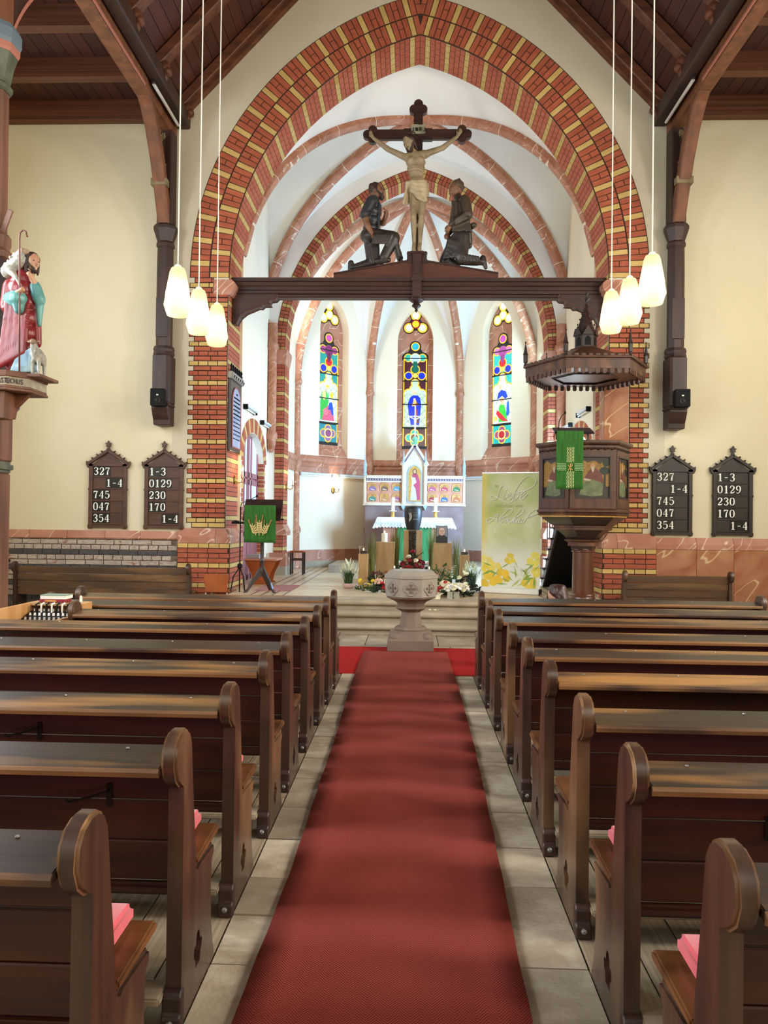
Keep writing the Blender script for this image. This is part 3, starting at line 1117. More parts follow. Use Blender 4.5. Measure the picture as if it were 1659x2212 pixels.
ceil = snode('ceiling', 'dark boarded timber ceiling of nave and aisles')
PL = 18.6
for sgn in (-1, 1):
    x = 4.32
    while x < 7.4:
        piece('ceiling_board', m_roof, ceil, (sgn * (x + .1), 3.5, 8.62), (.192, PL, .03))
        x += .2
    # sloping nave boards
    a = math.radians(46.4)
    dirx, dirz = -math.cos(a), math.sin(a)
    s = 0
    while s < 6.1:
        c = Vector((sgn * (4.15 + dirx * (s + .1)), 3.5, 8.55 + dirz * (s + .1)))
        Rm = Matrix.Rotation(sgn * a, 3, 'Y')
        piece('ceiling_board', m_roof, ceil, c, (.192, PL, .03), Rm)
        s += .2
    # outer weather skin above the boards
    MB().prism([(sgn * 7.6, 8.66), (sgn * 4.1, 8.66), (0, 12.95), (0, 13.1), (sgn * 4.2, 8.8), (sgn * 7.6, 8.8)], 'xz', -6.1, 12.9).build('roof_skin', m_dark, ceil)
    # joists over the aisle, rafters on the slope with carved ends
    for k, yj in enumerate((12.70, 11.52, 10.32, 9.12, 7.92, 6.72, 5.5)):
        piece('joist', m_timberx, ceil, (sgn * 5.85, yj, 8.46), (3.1, .17, .30 if k else .36))
        r0 = Vector((sgn * 4.02, yj, 8.52))
        r1 = r0 + Vector((sgn * dirx, 0, dirz)) * 5.9
        MB().beam(r0, r1, .16, .2, (0, 1, 0)).build('rafter', m_timberx, ceil, bevel=.015, seg=1)
        kb = MB()
        kc = Vector((sgn * 3.9, yj - .02, 8.46))
        kb.sphere(kc, (.10, .09, .12)).sphere(kc + Vector((0, 0, -.13)), (.07, .07, .08)).sphere(kc + Vector((0, 0, -.22)), (.035, .035, .05))
        kb.sphere(kc + Vector((sgn * -.06, 0, -.06)), (.07, .08, .07))
        kb.build('carved_end', m_timberx, ceil, smooth='all')
    # gable moulding along the end wall
    g0 = Vector((sgn * 4.0, 12.74, 8.40))
    g1 = g0 + Vector((sgn * dirx, 0, dirz)) * 6.0
    MB().beam(g0, g1, .1, .12, (0, 1, 0)).build('gable_moulding', m_timberx, ceil)
    # arcade plate along the row of posts, painted edge lines
    MB().box(sgn * 4.32, sgn * 4.08, -6, 12.8, 8.02, 8.36).build('arcade_plate', m_timber, ceil, bevel=.03, seg=1)
    MB().box(sgn * 4.06, sgn * 3.86, -6, 12.8, 8.18, 8.42).build('inner_plate', m_dark, ceil, bevel=.02, seg=1)
    MB().box(sgn * 4.085, sgn * 4.07, -6, 11.2, 8.03, 8.07).build('painted_edge', m_pinkline, ceil)
# ridge beam
MB().box(-.12, .12, -6, 12.8, 12.4, 12.8).build('ridge_beam', m_timberx, ceil)

# ------------------------------------------------------------------ posts of the nave arcade


def brace(parent, x, pts, w, d, m, line=None):
    """curved timber in a plane of constant x; pts are (y, z) along its lower edge"""
    n = len(pts)
    up = []
    for i, (y, z) in enumerate(pts):
        a = pts[max(0, i - 1)]
        b = pts[min(n - 1, i + 1)]
        ty, tz = b[0] - a[0], b[1] - a[1]
        l = math.hypot(ty, tz)
        ny, nz = -tz / l, ty / l
        up.append((y, z, ny, nz))
    s = 1 if up[n // 2][2] * (1 if pts[0][0] > pts[-1][0] else -1) > 0 else -1
    inner = [(y + s * ny * d, z + s * nz * d) for y, z, ny, nz in up]
    MB().prism(list(pts) + inner[::-1], 'yz', x - w / 2, x + w / 2).build('curved_brace', m, parent, bevel=.02, seg=1)
    return inner


def qcurve(p0, p1, p2, n=12):
    return [((1 - t) ** 2 * p0[0] + 2 * t * (1 - t) * p1[0] + t * t * p2[0], (1 - t) ** 2 * p0[1] + 2 * t * (1 - t) * p1[1] + t * t * p2[1]) for t in [i / n for i in range(n + 1)]]


m_fret = mat('fretwork', '#8a7a58', '#6f6044', rough=.6, scale=(8, 8, 8))
for sgn, lab in ((-1, 'dark wooden wall post and bracket on the wall left of the arch'), (1, 'dark wooden wall post and bracket on the wall right of the arch')):
    X = sgn * 4.2
    t = thing('wall_post', lab, 'post', (X, 12.62, 3.15))

    def B(prof, n, name, mm, **kw):
        return MB().lathe(prof, n, (0, 0, 0), PI / 8 if n == 8 else PI / 4, sy=.9).build(name, mm, t, **kw)
    q = math.sqrt(2)
    corb = [(-.09, 0), (.17, 0), (.17, .30), (-.20, .30), (-.20, .26), (-.15, .16), (-.10, .08)]
    MB().prism([(y, z) for y, z in corb], 'yz', -.135, .135).build('corbel', m_dark, t, bevel=.01, seg=1)
    MB().box(-.15, .15, -.21, .17, .30, .36).build('corbel_cap', m_dark, t, bevel=.015, seg=2)
    MB().prism([(-.145, -.145), (-.09, -.165), (.09, -.165), (.145, -.145), (.145, .17), (-.145, .17)], 'xy', .36, 1.15).build('lower_shaft', m_dark, t, bevel=.012, seg=1)
    B([(.16, 1.15), (.175, 1.18), (.165, 1.22), (.175, 1.26), (.16, 1.31)], 8, 'ring', m_dark)
    B([(.135, 1.31), (.135, 2.55), (.13, 2.95)], 8, 'shaft', m_dark)
    MB().box(-.1, .1, -.14, -.12, 1.45, 2.1).build('peg_board', m_dark, t)
    B([(.135, 2.95), (.15, 2.97), (.15, 3.02), (.135, 3.05), (.19, 3.22), (.2, 3.25), (.2, 3.3), (.17, 3.34)], 8, 'capital', m_dark)
    MB().box(-.12, .12, -.13, .17, 3.3, 4.9).build('upper_post', m_dark, t, bevel=.02, seg=1)
    low = [(y - 12.62, z - 3.15) for y, z in ((12.50, 6.42), (12.42, 6.62), (12.27, 6.95), (12.08, 7.33), (11.85, 7.68), (11.58, 7.95), (11.25, 8.12))]
    br = brace(t, 0, low, .2, .17, m_timber)
    # pierced spandrel with scrollwork
    pan = [(12.48 - 12.62, 6.85 - 3.15), (12.48 - 12.62, 7.85 - 3.15), (11.98 - 12.62, 7.95 - 3.15), (12.1 - 12.62, 7.6 - 3.15), (12.3 - 12.62, 7.2 - 3.15)]
    MB().prism(pan, 'yz', -.02, .02).build('spandrel_panel', m_dark, t)
    fw = MB()
    random.seed(3)
    for k in range(60):
        y, z = random.uniform(11.95, 12.47), random.uniform(6.9, 7.9)
        lim = 12.47 - (z - 6.85) * .47
        if y < lim + .05:
            continue
        r = random.uniform(.02, .045)
        a0 = random.uniform(0, 6)
        for xs in (-.026, .026):
            fw.tube([(xs, y - 12.62 + r * (1 - .09 * j) * math.cos(a0 + j * .7), z - 3.15 + r * (1 - .09 * j) * math.sin(a0 + j * .7)) for j in range(9)], .007, 5)
    fw.tube([(0, p[0], p[1]) for p in pan + pan[:1]], .018, 5)
    fw.build('scrollwork', m_fret, t)
    MB().box(-.13, .13, low[2][0] - .05, low[2][0] + .08, low[2][1] + .05, low[2][1] + .16).build('strap', m_fret, t)

# fluorescent battens under the inner plates
m_tubeoff = mat('lamp_tube_white', '#cfcdc6', rough=.4)
for sgn, lab in ((-1, 'white tube lamp fixed along the left ceiling plate'), (1, 'white tube lamp fixed along the right ceiling plate')):
    t = thing('tube_lamp', lab, 'lamp', (sgn * 4.0, 11.4, 8.02), group=None)
    MB().tube([(0, -.05, .11), (0, 1.15, .11)], .026, 8).build('tube', m_tubeoff, t, smooth=True)
    MB().box(-.02, .02, -.1, 1.2, .12, .17).build('batten', m_dark, t)

# ------------------------------------------------------------------ free post at the left edge, with its console
t = thing('nave_post', 'brown wooden post at the left edge carrying the shepherd statue', 'post', (-4.28, 7.5, 0))


def L8(prof, name, mm, n=8, **kw):
    return MB().lathe(prof, n, (0, 0, 0), PI / 8).build(name, mm, t, **kw)


m_blue_paint = mat('paint_blue_grey', '#5f6f78', rough=.6)
m_grn_paint = mat('paint_sage', '#5c6250', '#464b3c', rough=.6, scale=(9, 9, 9))
MB().box(-.2, .2, -.2, .2, 0, .5).build('base', m_postred, t, bevel=.02, seg=1)
MB().box(-.16, .16, -.16, .16, .5, 2.05).build('lower_shaft', m_postred, t, bevel=.02, seg=1)
MB().box(-.185, .185, -.185, .185, 2.05, 2.16).build('ring_moulding', m_grn_paint, t, bevel=.03, seg=2)
MB().box(-.17, .17, -.17, .17, 2.16, 2.72).build('middle_block', m_postred, t, bevel=.015, seg=1)
for a in range(4):
    Rz = Matrix.Rotation(a * PI / 2, 3, 'Z')
    MB().obox(Rz @ Vector((0, -.2, 2.74)), (.34, .09, .12), Rz).build('blue_moulding', m_blue_paint, t, bevel=.02, seg=1)
MB().box(-.155, .155, -.155, .155, 2.72, 4.2).build('shaft', m_dark, t, bevel=.03, seg=1)
L8([(.15, 4.15), (.2, 4.18), (.2, 4.24), (.17, 4.28), (.185, 4.32), (.185, 4.4), (.155, 4.44)], 'neck_ring', m_postred)
L8([(.145, 4.44), (.14, 5.85)], 'upper_shaft', m_postred)
L8([(.15, 5.85), (.175, 5.87), (.175, 5.91), (.15, 5.94), (.18, 6.1), (.215, 6.22)], 'capital_bell', m_grn_paint)
L8([(.22, 6.22), (.235, 6.25), (.235, 6.3)], 'pink_moulding', m_pinkline)
L8([(.235, 6.3), (.25, 6.34), (.25, 6.44), (.22, 6.5)], 'abacus', m_blue_paint)
MB().box(-.13, .13, -.13, .13, 6.5, 8.1).build('upper_post', m_timber, t, bevel=.02, seg=1)
for s in (1, -1):
    low = qcurve((s * .14, 6.45), (s * .55, 7.4), (s * 1.55, 8.0))
    brace(t, 0, low, .17, .22, m_dark)
    MB().prism([(y, z) for y, z in low] + [(y - s * .03, z + .02) for y, z in reversed(low)], 'yz', .087, .094).build('painted_edge', m_pinkline, t)
MB().beam((.14, -.05, 4.42), (.26, -.12, 4.62), .05, .02, (0, 1, 0)).build('peg', m_postred, t)
# round clock-like dial on the post
ck = thing('dial', 'pale yellow oval dial on the left post', 'dial', (-4.2, 7.318, 2.42))
m_dial = mat('dial_ivory', '#d9c27c', '#cdb269', rough=.5, scale=(9, 9, 9))
MB().lathe([(.085, 0), (.085, .012), (.08, .018)], 24).build('face', m_dial, ck).rotation_euler = (PI / 2, 0, 0)
MB().beam((.0, -.02, 0), (.05, -.02, .012), .004, .006).build('hand', m_black, ck)
MB().beam((.0, -.02, 0), (-.02, -.02, .02), .004, .004).build('hand', m_black, ck)
# the console of the statue
cs = thing('console', 'carved wooden console with painted inscription under the shepherd statue', 'console', (-3.93, 7.22, 2.59))
pol = [(-.26, .28), (-.26, -.10), (-.12, -.22), (.10, -.22), (.24, -.06), (.24, .28)]


def grow(s):
    return [(x * s, y * s if y < 0 else y) for x, y in pol]


MB().prism(grow(1.08), 'xy', .20, .225).prism(grow(1.02), 'xy', .225, .25).build('moulding', m_postred, cs, bevel=.006, seg=1)
MB().prism(grow(1.0), 'xy', .25, .33).build('inscription_band', mat('band_grey', '#8f8672', '#a79d86', rough=.7, scale=(12, 12, 12)), cs)
MB().prism(grow(1.06), 'xy', .33, .385).build('top_board', m_timber, cs, bevel=.004, seg=1)
MB().box(.1, .36, -.1, .28, .345, .375).build('shelf_board', m_postred, cs, bevel=.004, seg=1)
br_ = [(-.14, .20), (.12, .20), (.1, .12), (.04, .02), (.0, -.05), (-.14, -.05)]
MB().prism([(-.2, .2), (.2, .2), (.16, .16), (.06, .06), (.04, -.04), (-.02, -.04), (-.02, .0), (-.2, .0)], 'xz', .02, .08).build('bracket', m_timber, cs, bevel=.006, seg=1)
MB().prism([(-.18, .2), (.05, .2), (.05, .1), (.02, .0), (-.02, -.06), (-.18, -.06)], 'yz', -.06, .06).build('bracket', m_timber, cs, bevel=.006, seg=1)
MB().sphere((.0, -.13, -.02), .032).build('ball', m_postred, cs, smooth='all')
ins = MB()
random.seed(11)


def word_strokes(mb, txt, x0, z0, h, put, wgt=.22):
    """plain roman capitals out of straight strokes"""
    G = {'E': ['0,0 0,1', '0,1 .6,1', '0,.5 .5,.5', '0,0 .6,0'], 'S': ['.6,.9 .3,1', '.3,1 0,.8', '0,.75 .6,.3', '.6,.25 .3,0', '.3,0 0,.1'], 'T': ['0,1 .7,1', '.35,0 .35,1'],
         'U': ['0,1 0,.15', '0,.15 .3,0', '.3,0 .6,.15', '.6,.15 .6,1'], 'P': ['0,0 0,1', '0,1 .5,1', '.5,1 .6,.75', '.6,.75 .5,.5', '.5,.5 0,.5'], 'A': ['0,0 .3,1', '.3,1 .6,0', '.12,.4 .5,.4'],
         'O': ['0,.2 0,.8', '0,.8 .3,1', '.3,1 .6,.8', '.6,.8 .6,.2', '.6,.2 .3,0', '.3,0 0,.2'], 'C': ['.6,.9 .3,1', '.3,1 0,.7', '0,.7 0,.3', '0,.3 .3,0', '.3,0 .6,.1'],
         'H': ['0,0 0,1', '.6,0 .6,1', '0,.5 .6,.5'], 'I': ['0,0 0,1'], 'N': ['0,0 0,1', '0,1 .6,0', '.6,0 .6,1'], 'R': ['0,0 0,1', '0,1 .5,1', '.5,1 .6,.75', '.6,.75 .5,.5', '.5,.5 0,.5', '.3,.5 .6,0'],
         'J': ['.5,1 .5,.2', '.5,.2 .3,0', '.3,0 0,.1'], 'D': ['0,0 0,1', '0,1 .4,1', '.4,1 .6,.7', '.6,.7 .6,.3', '.6,.3 .4,0', '.4,0 0,0'], '.': ['0,0 .08,0'], ' ': []}
    x = x0
    for ch in txt:
        for st in G.get(ch, []):
            (ax, ay), (bx, by) = [tuple(float(q) for q in p.split(',')) for p in st.split()]
            put(mb, x + ax * h * .8, z0 + ay * h, x + bx * h * .8, z0 + by * h)
        x += h * (.35 if ch in 'I. ' else .72)
    return x


def putf(mb, x0, z0, x1, z1):
    mb.beam((x0, -.223, z0), (x1 + 1e-4, -.223, z1 + 1e-4), .009, .004, (0, 1, 0))


word_strokes(ins, 'STU PASTO', -.115, .268, .042, putf)
e0, e1 = Vector((.10, -.22, 0)), Vector((.24, -.06, 0))
ed = (e1 - e0).normalized()
en = Vector((ed.y, -ed.x, 0)) * .003


def pute(mb, x0, z0, x1, z1):
    a = e0 + ed * x0 + en + Vector((0, 0, z0))
    b = e0 + ed * x1 + en + Vector((0, 0, z1 + 1e-4))
    mb.beam(a, b, .009, .004, en)


word_strokes(ins, 'ECHUS', .008, .268, .042, pute)
ins.build('inscription', m_dark, cs)
# ================================================================== stained glass windows of the apse
GL = {}


def glass(h, s=1.0):
    k = h + str(s)
    if k not in GL:
        m = bpy.data.materials.new('glass_' + h.strip('#'))
        m.use_nodes = True
        nt = m.node_tree
        b = nt.nodes['Principled BSDF']
        b.inputs['Roughness'].default_value = .2
        b.inputs['Base Color'].default_value = [c * .12 for c in lin(h)[:3]] + [1]
        geo = N(nt, 'ShaderNodeNewGeometry')
        vo = N(nt, 'ShaderNodeTexVoronoi', feature='DISTANCE_TO_EDGE')
        vo.inputs['Scale'].default_value = 16.0
        nt.links.new(geo.outputs['Position'], vo.inputs['Vector'])
        mr = N(nt, 'ShaderNodeMapRange')
        mr.inputs[1].default_value, mr.inputs[2].default_value = 0, .06
        mr.inputs[3].default_value, mr.inputs[4].default_value = .7 * s, 1.3 * s
        nt.links.new(vo.outputs['Distance'], mr.inputs[0])
        b.inputs['Emission Color'].default_value = lin(h)
        nt.links.new(mr.outputs[0], b.inputs['Emission Strength'])
        GL[k] = m
    return GL[k]


m_lead = mat('lead_black', '#15110e', rough=.5)
YEL, BLU, GRN, TEA, PUR, PALE, WHT, RED, MAG, BRN, SKN = '#f0b52e', '#1230e0', '#0f5f52', '#23a89c', '#43202c', '#a9cdb0', '#dfe9ee', '#c0202c', '#b24cb0', '#6b2f2a', '#e6b996'


class Win:
    def __init__(s, i, label):
        a, b, u, n, L = facet(i)
        s.t = snode('window_%d' % i, label)
        s.t.location = (a + b) / 2
        s.t.rotation_euler = (0, 0, math.atan2(u.y, u.x))
        s.D = .24
        s.i = 0

    def y(s, layer):
        s.i += 1
        return s.D - .004 * layer - .00002 * s.i

    def poly(s, pts, m, layer, name='pane'):
        y = s.y(layer)
        return MB().prism(pts, 'xz', y, y + .003).build(name, m, s.t)

    def disc(s, u, z, r, m, layer, name='pane', n=20, ru=None):
        return s.poly([(u + (ru or r) * math.cos(2 * PI * k / n), z + r * math.sin(2 * PI * k / n)) for k in range(n)], m, layer, name)

    def rect(s, u0, u1, z0, z1, m, layer, name='pane'):
        return s.poly([(u0, z0), (u1, z0), (u1, z1), (u0, z1)], m, layer, name)

    def ringd(s, u, z, r, m, layer, w=.028, ring=YEL):
        s.disc(u, z, r + w, glass(ring), layer)
        s.disc(u, z, r, m, layer + 1)


def make_window(i, label, pal):
    w = Win(i, label)
    g = glass
    # marble slab of the tracery, cream reveal comes from the wall cut
    sl = pointed(NW + .02, NS, NC, 10)
    w.poly([(-NW - .02, NB - .1)] + sl + [(NW + .02, NB - .1)], m_marb, -2, 'tracery_slab')
    MB().prism([(-.01, NB - .02), (.24, NB + .30), (.26, NB + .30), (.26, NB - .02)], 'yz', -NW, NW).build('sill', m_marb, w.t)
    # joints of the tracery stones
    for z in (3.9, 4.5, 5.1, 5.75, 6.45):
        for sg in (-1, 1):
            w.rect(min(sg * .34, sg * .47), max(sg * .34, sg * .47), z, z + .012, m_jointl, -1, 'joint')
    # dark openings
    w.rect(-.33, .33, 3.52, 5.95, m_lead, 0, 'lead_frame')
    for u, z, r in ((-.2, 5.95, .15), (.2, 5.95, .15), (0, 6.25, .155), (0, 6.05, .2)):
        w.disc(u, z, r, m_lead, 0, 'lead_frame')
    for u, z, r in ((0, 7.08, .155), (-.18, 6.75, .155), (.18, 6.75, .155), (0, 6.85, .17)):
        w.disc(u, z, r, m_lead, 0, 'lead_frame')
    # trefoil rose
    for u, z in ((0, 7.08), (-.18, 6.75), (.18, 6.75)):
        w.disc(u, z, .13, g(YEL), 1)
        w.disc(u, z, .09, g(WHT, pal['rose']), 2)
    w.disc(0, 6.85, .125, g(pal['rc']), 3)
    w.disc(0, 6.85, .09, g(pal['rcc'], pal['rose']), 4)
    # head of the lancet
    w.ringd(0, 6.25, .09, g(pal['top']), 2)
    for sg in (-1, 1):
        w.ringd(sg * .19, 5.95, .085, g(pal['lobe']), 2)
        w.rect(min(sg * .02, sg * .29), max(sg * .02, sg * .29), 5.4, 5.88, g(pal['bg']), 1)
        w.rect(min(sg * .02, sg * .29), max(sg * .02, sg * .29), 4.98, 5.32, g(pal['bg2']), 1)
        for z0, z1 in ((3.6, 4.07), (4.11, 4.69), (4.73, 5.31), (5.35, 5.92)):
            w.rect(min(sg * .285, sg * .315), max(sg * .285, sg * .315), z0, z1, g(YEL), 2)
    w.ringd(0, 5.93, .115, g(pal['mid']), 3, ring=pal['midr'])
    w.poly([(-.07, 5.75), (0, 5.62), (.07, 5.75), (.05, 5.85), (-.05, 5.85)], g(pal['low']), 5)
    w.ringd(0, 5.64, .10, g(pal['green']), 3)
    for sg in (-1, 1):
        w.ringd(sg * .175, 5.47, .09, g(BLU), 3)
    w.disc(0, 5.47, .06, g('#f3cf5a'), 6)
    w.ringd(0, 5.28, .085, g(pal['pale']), 2)
    # pale lattice ground with lobed head
    for u, z, r in ((-.17, 4.98, .13), (.17, 4.98, .13), (0, 5.1, .14)):
        w.disc(u, z, r + .02, g(YEL), 2)
    for u, z, r in ((-.17, 4.98, .12), (.17, 4.98, .12), (0, 5.1, .125)):
        w.disc(u, z, r, g(pal['pale'], 1.1), 3)
    w.rect(-.285, .285, 4.11, 4.98, g(pal['pale'], 1.1), 3)
    for k in range(-3, 6):
        for sg in (-1, 1):
            z0 = 4.15 + k * .19
            p = [(sg * -.28, z0), (sg * -.275, z0), (sg * .28, z0 + .6), (sg * .275, z0 + .6)]
            q = [(u, z) for u, z in ((sg * -.28, z0), (sg * .28, z0 + .6))]
            (ua, za), (ub, zb) = q
            if za < 4.12:
                tt = (4.12 - za) / (zb - za)
                ua, za = ua + (ub - ua) * tt, 4.12
            if zb > 5.0:
                tt = (5.0 - za) / (zb - za)
                if tt <= 0:
                    continue
                ub, zb = ua + (ub - ua) * tt, 5.0
            if abs(ub - ua) > .03:
                w.poly([(ua, za), (ua, za + .009), (ub, zb + .009), (ub, zb)], m_lead, 3.3, 'lead_came')
    for c in pal['fig']:
        kind, hexc, lay = c[0], c[1], c[2]
        if kind == 'e':
            w.disc(c[3], c[4], c[6], g(hexc), lay, ru=c[5])
        else:
            w.poly(c[3], g(hexc), lay)
    # foot panel
    w.rect(-.29, .29, 3.6, 4.05, g(pal['foot']), 1)
    for du, dz in ((0, .12), (0, -.12), (.14, 0), (-.14, 0)):
        w.ringd(du, 3.82 + dz, .085, g(pal['footl']), 2)
    w.disc(0, 3.82, .125, g('#f3dc8a'), 5)
    w.disc(0, 3.82, .095, g(pal['footc']), 6)
    for z in (4.07, 4.69, 5.31, 5.92):
        w.rect(-.325, .325, z, z + .028, m_lead, 9, 'saddle_bar')


make_window(2, 'middle stained glass window with a blue robed figure', dict(rose=1.0, rc='#7a1f2c', rcc='#f0c030', top='#2aa7c0', lobe=TEA, bg=PUR, bg2=PUR, mid='#9fc2ea', midr='#efe0a0', low=GRN, green=GRN, pale=PALE, foot=PUR, footl=TEA, footc=BRN, fig=[
    ('p', BLU, 5, [(-.10, 4.16), (-.16, 4.45), (-.19, 4.72), (-.13, 4.88), (-.05, 4.95), (.06, 4.95), (.14, 4.88), (.17, 4.7), (.15, 4.45), (.12, 4.16)]),
    ('p', '#a02c3c', 6, [(.0, 4.2), (.02, 4.62), (.07, 4.55), (.07, 4.2)]), ('e', SKN, 6, -.01, 5.02, .045, .06), ('p', '#e8e2c8', 5.5, [(-.06, 5.0), (-.05, 5.09), (.03, 5.09), (.04, 5.0)]),
    ('e', SKN, 7, -.01, 4.84, .03, .035), ('p', '#d9b46a', 7, [(-.08, 4.66), (-.03, 4.82), (.03, 4.82), (.06, 4.7), (.0, 4.66)]), ('p', '#9b3a30', 7.5, [(.02, 4.68), (.05, 4.78), (.11, 4.68)]), ('p', BRN, 6.5, [(.02, 4.2), (.02, 4.38), (.10, 4.38), (.11, 4.2)])]))
make_window(1, 'left stained glass window with a green robed figure and pink kneeling figure', dict(rose=1.5, rc='#f0c030', rcc=WHT, top=MAG, lobe='#8d3c80', bg='#1f8f8c', bg2='#1f8f8c', mid='#6b2760', midr='#7a3a6a', low='#5a2050', green=RED, pale='#b8dcd8', foot='#2c7f94', footl='#7a6aa0', footc='#7a4a78', fig=[
    ('p', '#2fa848', 5, [(-.26, 4.15), (-.27, 4.6), (-.22, 4.85), (-.1, 4.9), (-.02, 4.8), (.0, 4.6), (-.08, 4.4), (-.14, 4.15)]), ('e', '#e8dd86', 6, -.15, 4.78, .06, .12), ('e', SKN, 7, -.05, 4.95, .045, .055), ('p', '#f0d040', 7, [(-.11, 4.98), (-.08, 5.05), (.02, 5.03), (.02, 4.99)]),
    ('e', '#40d060', 7, -.05, 4.75, .05, .08), ('p', '#f0c030', 7, [(.06, 4.72), (.04, 4.82), (.1, 4.9), (.15, 4.82), (.12, 4.72)]), ('p', '#c05a80', 6, [(-.22, 4.14), (-.14, 4.4), (.0, 4.55), (.12, 4.45), (.2, 4.14)]), ('p', '#1a4ae0', 7, [(-.02, 4.42), (.02, 4.6), (.1, 4.62), (.14, 4.5), (.16, 4.28), (.1, 4.3), (.06, 4.42)]), ('e', SKN, 8, .15, 4.64, .045, .05), ('e', '#e87088', 7, -.1, 4.36, .08, .09)]))
make_window(3, 'right stained glass window with blue, green and red robed figures', dict(rose=1.5, rc='#f0c030', rcc=WHT, top=MAG, lobe='#c070b0', bg='#2bb8b4', bg2='#2bb8b4', mid='#9c4a90', midr='#a85a98', low='#8a3a80', green='#d8202c', pale='#cfe6e2', foot='#20a8a4', footl='#8a4a70', footc='#a82030', fig=[
    ('p', '#1440d0', 5, [(-.16, 4.72), (-.12, 4.88), (-.02, 4.96), (.12, 4.9), (.18, 4.76), (.1, 4.72), (.0, 4.8)]), ('e', SKN, 6, -.05, 5.02, .05, .065), ('e', '#e0a878', 7, .0, 4.7, .06, .07), ('p', '#35c840', 6, [(-.1, 4.14), (-.1, 4.5), (-.02, 4.62), (.08, 4.55), (.16, 4.3), (.18, 4.14)]),
    ('p', '#2060e0', 7, [(.14, 4.3), (.16, 4.6), (.22, 4.66), (.25, 4.35), (.2, 4.28)]), ('p', '#d02838', 8, [(-.18, 4.36), (-.14, 4.45), (-.02, 4.36), (.12, 4.22), (.22, 4.14), (.02, 4.16), (-.1, 4.26)]), ('e', SKN, 7, .02, 4.62, .05, .05), ('e', '#f0d050', 7, -.2, 4.24, .06, .07)]))
# ================================================================== pews


def xf(poly, s):
    return poly


END = [(0, 0), (0, .765), (-.03, .772), (-.065, .80), (-.086, .85), (-.08, .90), (-.052, .932), (-.01, .946), (.03, .944), (.065, .925), (.088, .89), (.098, .84), (.112, .74), (.134, .62), (.15, .53),
       (.155, .475), (.165, .44), (.18, .432), (.195, .44), (.36, .43), (.40, .425), (.395, .39), (.37, .37), (.362, .28), (.37, .16), (.395, .07), (.41, .04), (.41, 0)]
HOLE = [(.19, .095), (.165, .095), (.158, .125), (.145, .135), (.14, .155), (.15, .172), (.166, .17), (.168, .19), (.178, .207), (.19, .212), (.202, .207), (.212, .19), (.214, .17), (.23, .172), (.24, .155), (.235, .135), (.222, .125), (.215, .095)]


def end_mesh(th):
    poly = END + [(.19, 0), (.19, .095)] + HOLE[:0:-1] + [(.19, .095), (.19, 0)]
    mb = MB().prism(poly, 'yz', -th / 2, th / 2)
    me = bpy.data.meshes.new('end_panel')
    me.from_pydata(mb.v, [], mb.f)
    bm = bmesh.new()
    bm.from_mesh(me)
    bmesh.ops.recalc_face_normals(bm, faces=bm.faces)
    es = []
    for e in bm.edges:
        if len(e.link_faces) == 2 and e.calc_face_angle(0) > 1.2:
            if all(not (.12 < v.co.y < .26 and v.co.z < .25) and v.co.z > .01 for v in e.verts):
                es.append(e)
    rb = bmesh.ops.bevel(bm, geom=es, offset=.009, segments=2, affect='EDGES', clamp_overlap=True)
    for f_ in rb['faces']:
        if f_.calc_center_median().z > .45:
            f_.material_index = 1
    bm.to_mesh(me)
    bm.free()
    for p in me.polygons:
        p.use_smooth = True
    me.set_sharp_from_angle(angle=math.radians(35))
    me.materials.append(m_pewend)
    me.materials.append(m_edge)
    return me


m_edge = mat('wood_rubbed_edge', '#6e4e34', '#4a3222', scale=(6, 6, 6), detail=5, rough=.35, coat=.3, c3='#9a7a58', c3r=(.55, .68), c3s=(9, 9, 9))
EM = end_mesh(.05)
_pm = {}
m_lip = mat('wood_worn_edge', '#80572f', '#5a3a20', scale=(1.5, 10, 10), detail=5, rough=.4, c3='#3a2417', c3r=(.55, .65), c3s=(1.2, 3, 3))


def pew_meshes(L):
    if L in _pm:
        return _pm[L]
    d = {}
    x0, x1 = .052, L - .052
    d['book_ledge'] = MB().prism([(.08, .848), (.08, .874), (-.095, .846), (-.10, .838), (-.10, .824), (-.09, .82)], 'yz', x0, x1).mesh('book_ledge', bevel=.004)
    d['book_ledge'].materials.append(m_pewtop)
    for k in range(3):
        za, zb = .835 - .136 * k, .835 - .136 * (k + 1) + .004
        ya, yb = .035 + .04 * k / 3, .035 + .04 * (k + 1) / 3
        me = MB().prism([(ya, za), (ya + .022, za), (yb + .022, zb), (yb, zb)], 'yz', x0 - .004, x1 + .004).mesh('back_board', bevel=.004, seg=1)
        me.materials.append(m_pew)
        d['back_board%d' % k] = me
    d['ledge_lip'] = MB().prism([(-.1012, .824), (-.1012, .838), (-.096, .846), (-.09, .848), (-.09, .82)], 'yz', x0, x1).mesh('ledge_lip')
    d['ledge_lip'].materials.append(m_lip)
    d['bottom_rail'] = MB().box(x0, x1, .06, .10, .385, .425).mesh('bottom_rail', bevel=.012)
    d['bottom_rail'].materials.append(m_pew)
    d['seat_board'] = MB().prism([(.158, .446), (.158, .470), (.43, .480), (.452, .470), (.452, .452), (.43, .446)], 'yz', -.003, L + .003).mesh('seat_board', bevel=.006)
    d['seat_board'].materials.append(m_seat)
    d['footrest'] = MB().box(x0, x1, -.06, .05, .10, .125).mesh('footrest', bevel=.006)
    d['footrest'].materials.append(m_floorwood)
    _pm[L] = d
    return d


